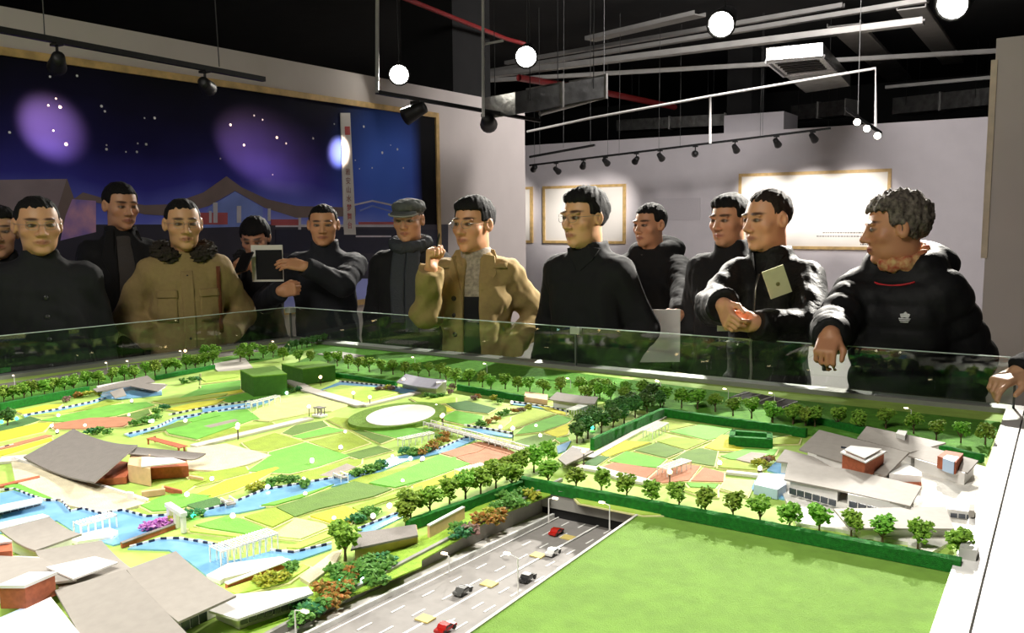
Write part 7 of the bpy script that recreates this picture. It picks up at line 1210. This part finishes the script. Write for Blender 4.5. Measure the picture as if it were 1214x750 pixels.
# ---- man at far left edge (mostly outside the picture)
p=Person((-4.4,2.1726,1.6957),'person in black cut off by the left edge of the picture',turn=0,head=(0,0,0),hair='full'); p.coat(c_black,collar=.05); p.trousers()
# ---- left man, glasses, black coat
p=Person((-3.95,2.1297,1.7342),'person with glasses and short black hair in a buttoned black coat at far left',turn=-6,head=(-2,3,0),bulk=1.18,hs=1.03,hair='crop',face_w=1.06,skin=(206,154,118)); p.glasses()
p.coat(c_black2,hem=.4,collar=.03,vneck=.035); p.inner(c_grey,collar=.03)
for z in (.74,.69,.63,.56): p.button(.0,p.H*z,mat('button_black',(50,50,52),.3))
p.trousers()
# ---- tall man behind
p=Person((-4.5,2.893,1.8314),'tall person in open black jacket over a dark grey sweater, standing behind the tan parka',turn=-12,head=(-12,8,0),bulk=1.02,hair='short',skin=(203,150,116)); p.coat(c_black,hem=.45,open_w=.05,collar=.045,vneck=.05); p.inner(c_grey,r=1.05,collar=.035,name='sweater'); p.trousers()
p.lapel(1,.05,p.H*.86,.075,p.H*.70,.04,c_black,'collar_flap'); p.lapel(-1,.05,p.H*.86,.075,p.H*.70,.04,c_black,'collar_flap')
# ---- tan parka
p=Person((-3.85,2.8215,1.7288),'person in a tan parka with dark fur collar and hands in the pockets',turn=-4,head=(-4,3,0),bulk=1.02,hs=1.02,hair='crop',skin=(210,159,120),arms=dict(r=dict(w=(.185,.10,1.02),hint=(.55,-1,-.1),hand=False),l=dict(w=(-.185,.10,1.02),hint=(-.55,-1,-.1),hand=False))); p.glasses()
p.coat(c_parka,hem=.42,r=1.06,fold=.008,sleeve=(.092,.08,.07),flare=1.08,vneck=.06,seed=5,ry=1.1); p.inner(cloth('blue_shirt',(120,140,150)),name='shirt',collar=.03)
f=Field(axis(-.24,.24,.008),axis(-.22,.22,.008),axis(p.H*.78,p.H*.92,.008)); zc=p.H*.845
for k in range(15):
    t=math.pi*(.70+1.60*k/14); f.ell((.115*math.cos(t),-.03+.10*math.sin(t),zc+.012-.045*max(0,math.sin(t))),(.048,.046,.04),k=.02)
f.noise(.016,130,2); p.part('fur_collar',f,c_fur)
p.patch('placket',-.028,.03,p.H*.44,p.H*.79,c_parka,.008)
for (a,b,c,d) in ((.055,.15,.685,.735),(-.15,-.055,.685,.735)): p.patch('chest_pocket',a,b,p.H*(c-.045),p.H*d,c_parka,.006); p.patch('pocket_flap',a-.004,b+.004,p.H*(d-.022),p.H*d,c_parka,.013)
for (a,b) in ((.06,.17),(-.17,-.06)): p.patch('hip_pocket',a,b,p.H*.46,p.H*.56,c_parka,.008); p.patch('pocket_flap',a-.005,b+.005,p.H*.535,p.H*.56,c_parka,.016)
p.patch('bag_strap',-.165,-.145,p.H*.60,p.H*.80,cloth('strap_brown',(110,62,40)),.008,3,10)
for z in (.775,.72,.655,.59): p.button(.0,p.H*z,c_btn,.008)
p.trousers()
# ---- woman looking down
wA=(-4.0657,3.385,1.352); wB=(-4.0228,3.4094,1.3269)
p=Person((-4.5,3.8555,1.6549),'person with bowed head and dark hair reading a phone, in a black coat',turn=6,head=(8,24,0),bulk=.98,hair='woman',skin=(203,150,116),hairtop=.03,arms=dict(r=dict(W=(-4.0229,3.2504,1.307),hint=(1,-.5,-.6),d=(-.75,.3,.35),n=(0,-.4,.9),curl=[40,42,45,48],thumb=.7),l=dict(W=(-3.8928,3.3333,1.2958),hint=(-1,-.5,-.6),d=(.75,.4,.3),n=(0,-.4,.9),curl=[40,42,45,48],thumb=.7)))
p.coat(c_black,hem=.42,r=.98,collar=.03); f=Field(axis(-.2,.2,.009),axis(-.2,.2,.009),axis(p.H*.78,p.H*.9,.009))
for k in range(12): t=2*math.pi*k/12; f.ell((.11*math.cos(t),-.02+.095*math.sin(t),p.H*.842-.025*max(0,math.sin(t))),(.05,.045,.04),k=.02)
f.noise(.012,120,4); p.part('fur_collar',f,mat('fur_black',(30,28,28),.95,var=.3,scale=90,bump=1,bscale=250)); p.trousers()
held('phone','dark phone held by the person with bowed head','phone',(-3.9172,3.2561,1.3716),(.9,.3,.2),(-.2,.6,.7),(-.1,-.7,.6),.04,.07,.005,m_dev)
fo=empty('paper_folder',(-3.8755,3.3897,1.3607),'folder with white edges held in front of the bowed person','folder')
R0=Vector((math.cos(R(33)),math.sin(R(33)),0)); U0=Vector((0,0,1)); F0=R0.cross(U0)
fc=Vector(fo.location); MB().obox(fc,R0,U0,F0,.09,.105,.004).build('sheet',m_paper,fo); MB().obox(fc+F0*.004+R0*.012-U0*.008,R0,U0,F0,.076,.085,.003).build('cover',c_black2,fo)
# ---- arms crossed
p=Person((-3.82,3.7855,1.7038),'person in a plain black high-neck jacket with arms folded across the chest',turn=10,head=(-6,4,0),bulk=1.14,hs=.97,hair='crop',face_w=1.05,skin=(208,152,112),
 arms=dict(r=dict(W=(-3.8015,3.4153,1.2009),hint=(1,-.2,-.9),d=(-.9,.25,.15),n=(0,-.95,-.1),curl=[70,72,75,78],thumb=.8),l=dict(W=(-3.6389,3.4568,1.3432),hint=(-1,-.1,-.9),d=(.92,.2,.2),n=(0,-.6,-.75),curl=[14,16,18,20],thumb=.3)))
p.coat(c_navy,hem=.47,collar=.05,vneck=0,fold=.006,sleeve=(.085,.07,.055),name='jacket'); p.trousers()
# ---- flat cap
p=Person((-3.1577,3.8,1.7452),'older person wearing a grey flat cap, glasses and a grey scarf over a black jacket',turn=14,head=(4,6,0),bulk=1.1,hs=.95,hair='crop',hairm=m_hairg,skin=(203,150,116),hairtop=.03); p.glasses()
p.coat(c_black,hem=.44,r=1.04,collar=.02,vneck=.02,ry=1.08,name='jacket'); M=p.Mh
f=Field(*[axis(p.hc[i]-.16,p.hc[i]+.16,.006) for i in range(3)]); f.ell(p.hp((0,-.012,.075)),np.array((.094,.112,.045))*p.hs,M,k=.02); f.ell(p.hp((0,-.02,.055)),np.array((.088,.1,.035))*p.hs,M,k=.02); f.box(p.hp((0,0,-.05)),(.2,.2,.08),M,.005,k=.005,op='s'); f.noise(.003,60,2); cp=p.part('flat_cap',f,c_cap)
f=Field(*[axis(p.hc[i]-.16,p.hc[i]+.16,.006) for i in range(3)]); f.ell(p.hp((0,.085,.046)),np.array((.08,.05,.010))*p.hs,M@rotm(0,12),k=.01); f.box(p.hp((0,.0,.03)),(.2,.045,.2),M,.005,k=.005,op='s'); q=p.part('cap_peak',f,c_cap)
g=MB().tube([p.hp((.082*math.cos(t),.085+.05*math.sin(t),.043-.012*math.sin(t))) for t in np.linspace(0,math.pi,13)],.005,6).build('peak_band',c_capl,None,True); g.parent=p.o
f=Field(axis(-.16,.16,.008),axis(-.18,.2,.008),axis(p.H*.8,p.H*.92,.008))
for k in range(14): t=2*math.pi*k/14; f.ell((.092*math.cos(t),-.005+.088*math.sin(t),p.H*.855-.02*math.sin(t)),(.036,.036,.036),k=.02)
f.noise(.006,60,6); p.part('scarf',f,c_scarf); p.patch('scarf_end',.005,.085,p.H*.60,p.H*.845,c_scarf,.018,6,10,.03); p.patch('scarf_end',-.075,.0,p.H*.57,p.H*.84,c_scarf,.022,6,10,.03); p.trousers()
# ---- trench coat
p=Person((-2.4891,3.5,1.7178),'person with glasses in an open beige trench coat raising one fist with a pen',turn=12,head=(24,2,0),bulk=1.06,hs=1.06,hair='full',skin=(212,156,118),
 arms=dict(r=dict(W=(-2.4919,3.1503,1.3792),hint=(.25,-.3,-1),d=(-.1,.15,1),n=(-.8,.2,.0),curl=[72,76,80,84],thumb=.9),l=dict(w=(-.20,.09,.98),hint=(-.6,-1,0),hand=False))); p.glasses()
p.coat(c_trench,hem=.44,r=1.0,open_w=.042,fold=.011,sleeve=(.08,.07,.06),flare=1.12,vneck=.07,seed=9,name='trench_coat'); p.inner(c_plaid,r=1.05,name='shirt',collar=.04,neckz=.86)
f=Field(axis(-.2,.2,.013),axis(-.2,.24,.013),axis(p.H*.42,p.H*.735,.013)); f.loft([(p.H*.44,0,0,.15,.122),(p.H*.61,0,0,.145,.12),(p.H*.72,0,0,.15,.122)],k=.02); p.part('sweater',f,c_black)
for sg in (1,-1): p.lapel(sg,.05,p.H*.84,.05,p.H*.735,.055,c_trench); p.patch('epaulette',*(sorted((sg*.10,sg*.17))),p.H*.80,p.H*.815,c_trench,.012,5,2)
p.lapel(1,.045,p.H*.856,.05,p.H*.805,.05,c_trench,'collar'); p.lapel(-1,.045,p.H*.856,.05,p.H*.805,.05,c_trench,'collar')
for z in (.715,.665,.61,.555): p.button(.085,p.H*z,c_btn,.013)
p.trousers()
ph=p.arms['r']; pc=p.wpt(ph['wr']+ph['d']*.1+ph['n']*.03); MB2=MB().tube([(0,0,-.05),(0,0,.05),(0,0,.06)],[.004,.004,.001],8).build('pen',m_dev,None,True); MB2.location=tuple(pc+np.array([0,0,.02])); MB2.rotation_euler=(.3,.5,0); tag(MB2,'dark pen in the raised fist of the trench coat wearer','pen')
# ---- black coat, glasses
p=Person((-1.8678,3.5,1.7466),'tall person with glasses and full black hair in a plain black wool coat',turn=26,head=(20,3,0),bulk=1.0,hs=1.06,hair='full',skin=(219,165,123),arms=dict(r=dict(w=(.19,.09,.93),hint=(.5,-1,0),hand=False),l=dict(w=(-.19,.09,.93),hint=(-.4,-1,0),hand=False))); p.glasses()
p.coat(c_black,hem=.42,r=1.04,collar=.03,fold=.005,sleeve=(.078,.068,.058),vneck=.045,flare=1.12,name='wool_coat'); p.inner(c_shirt,r=.9,name='shirt',collar=.035)
for sg in (1,-1): p.lapel(sg,.04,p.H*.852,.012,p.H*.79,.042,c_black,'collar')
p.trousers()
# ---- hooded man holding sheet
p=Person((-2.035,4.6,1.6845),'person in a black hooded jacket holding a large white sheet, behind the black wool coat',turn=26,head=(16,3,0),bulk=1.06,hs=.96,hair='short',skin=(203,150,116),arms=dict(r=dict(W=(-1.8131,3.9144,1.1161),hint=(1,-.5,-.5),d=(-.2,.8,-.4),n=(-.9,0,0),curl=[35,38,40,42]),l=dict(W=(-1.6386,4.0807,1.0655),hint=(-1,-.5,-.5),d=(.2,.8,-.4),n=(.9,0,0),curl=[35,38,40,42])))
p.coat(c_black,hem=.45,hood=1.0,vneck=.04,name='hooded_jacket'); p.inner(c_grey,collar=.02); p.trousers()
held('paper_sheet','large white paper sheet held low in front of the hooded jacket','paper',(-1.6906,3.8852,1.0259),R0,U0,F0,.125,.13,.002,m_paper)
# ---- man behind leather jacket
p=Person((-1.413,4.15,1.7162),'person with black fringe in a black jacket, half hidden behind the leather jacket',turn=22,head=(14,4,0),bulk=1.05,hs=.98,hair='full',skin=(203,150,116)); p.coat(c_black,hem=.45,collar=.05,vneck=.01,name='jacket'); p.trousers()
# ---- leather jacket with notebook
p=Person((-1.0676,3.62,1.7245),'person in a black leather jacket with clasped hands and a notebook under the arm',turn=26,head=(22,4,0),bulk=1.02,hs=1.0,hair='crop',hairm=m_hairbr,skin=(219,159,123),
 arms=dict(r=dict(W=(-1.0991,3.1751,1.2704),hint=(1,-.6,-.6),d=(-.55,.55,-.5),n=(-.5,-.7,-.2),curl=[40,44,48,52],thumb=.6),l=dict(W=(-0.9773,3.1737,1.2098),hint=(-1,-.4,-.6),d=(.85,.3,.1),n=(.1,-.8,-.4),curl=[45,50,52,55],thumb=.6)))
p.coat(c_leather,hem=.46,r=1.05,collar=.035,fold=.011,sleeve=(.084,.076,.06),vneck=.045,seed=14,ry=1.08,name='leather_jacket'); p.inner(cloth('dark_shirt',(50,44,44)),collar=.03)
for sg in (1,-1): p.lapel(sg,.04,p.H*.85,.012,p.H*.79,.042,c_leather,'collar')
p.patch('zip',-.006,.006,p.H*.48,p.H*.80,mat('zip_metal',(120,116,110),.3,.8),.006,2,16); p.patch('chest_seam',.05,.15,p.H*.735,p.H*.74,c_leather,.008,8,2); p.trousers()
nb=empty('notebook',(-0.9397,3.3147,1.3562),'cream notebook with small round emblem tucked under the leather sleeve','notebook'); nc=Vector(nb.location); ra=(R0*.94+U0*.34).normalized(); ua=(U0*.94-R0*.34).normalized()
MB().obox(nc,ra,ua,F0,.042,.055,.005).build('cover',m_cream,nb); MB().obox(nc-F0*.001,ra,ua,F0,.040,.053,.0035).build('pages',m_paper,nb)
MB().prism([tuple(nc+F0*.0056+ra*(.008*math.cos(k*math.pi/5))+ua*(-.008+.008*math.sin(k*math.pi/5))) for k in range(10)],.0008).build('emblem',mat('emblem_olive',(150,150,90),.7),nb)
held('paper_slip','white card edge showing beside the clasped hands','card',(-1.1381,3.2819,1.1849),R0,U0,F0,.022,.028,.002,m_paper)
# ---- puffer jacket
p=Person((-0.5427,3.5,1.6958),'person with tousled greying hair in a quilted black puffer jacket leaning on the glass',turn=22,head=(56,6,0),bulk=1.02,hs=1.04,hair='messy',hairm=m_hairg,skin=(197,138,103),lean=.05,
 arms=dict(r=dict(W=(-0.6817,3.0761,1.1999),hint=(.6,-.6,-.5),d=(-.15,.75,-.6),n=(.1,-.5,-.8),curl=[42,46,50,55],thumb=.55),l=dict(w=(-.235,.02,.86),hint=(-.1,-1,0),d=(0,.2,-1))))
p.coat(c_puff,hem=.45,r=1.1,rip=(.012,.085),fold=.005,sleeve=(.092,.084,.064),hood=1.12,vneck=.06,seed=21,ry=1.16,name='puffer_jacket')
f=Field(axis(-.14,.14,.007),axis(-.16,.18+p.lean,.007),axis(p.H*.79,p.H*.91,.007))
for k in range(12): t=2*math.pi*k/12; f.ell((.078*math.cos(t),p.lean*.8-.01+.08*math.sin(t),p.H*.862-.03*math.sin(t)),(.026,.026,.03),k=.015)
f.noise(.005,70,6); p.part('printed_scarf',f,mat('scarf_print',(206,176,120),.8,scale=45,rgb2=(170,70,50)))
g=MB().tube([(x,(p.cf.hit(x,p.H*.80+2.2*x*x) or .14)+.005,p.H*.80+2.2*x*x) for x in np.linspace(-.085,.06,11)],.004,6).build('red_piping',mat('piping_red',(190,30,40),.6),None,True); g.parent=p.coatobj
# three-leaf emblem with bars on the chest
m_logo=mat('emblem_white',(214,214,214),.6,var=.02); lx,lz=-.075,p.H*.735
def leaf(ang,l=.020,w=.0085): return [(lx+math.sin(ang)*l*t+math.cos(ang)*w*math.sin(math.pi*min(t,.999)**.8)*sg,lz+math.cos(ang)*l*t-math.sin(ang)*w*math.sin(math.pi*min(t,.999)**.8)*sg) for sg,ts in ((1,(0,.3,.55,.8,1)),(-1,(.8,.55,.3))) for t in ts]
for a in (-.95,0,.95): p.poly('emblem_leaf',leaf(a)[::-1],m_logo)
for k in range(3): z=lz-.004-.006*k; p.poly('emblem_bar',[(lx-.020+.003*k,z),(lx+.020-.003*k,z),(lx+.018-.003*k,z-.0035),(lx-.018+.003*k,z-.0035)],m_logo)
p.trousers()
dv=p.arms['r']; dc=p.wpt(dv['wr']+dv['d']*.1+dv['n']*.035); held('small_device','small black device held in the hand resting on the glass','device',tuple(dc),R0,U0,F0,.009,.03,.007,m_dev)
# ---- reaching person outside the right edge
W1=np.array((-0.1211,3.1853,1.0946)); W2=np.array((-0.2097,3.0504,1.0568))
P0=(.27,3.42,1.71)
to=math.atan2(-P0[1],-P0[0]); rr=to-math.pi/2-R(50); dw=_n(W2-W1); dl=np.array([[math.cos(rr),math.sin(rr),0],[-math.sin(rr),math.cos(rr),0],[0,0,1]])@dw
p=Person(P0,'person outside the right edge whose black-sleeved hand reaches over the table corner',turn=50,hair='short',arms=dict(r=dict(W=tuple(W1),hint=(1,-.5,-.7),d=tuple(dl),n=(.1,-.2,-1),curl=[16,40,50,55],thumb=.6)))
p.coat(c_black,hem=.45,collar=.04,sleeve=(.082,.066,.046)); p.trousers()
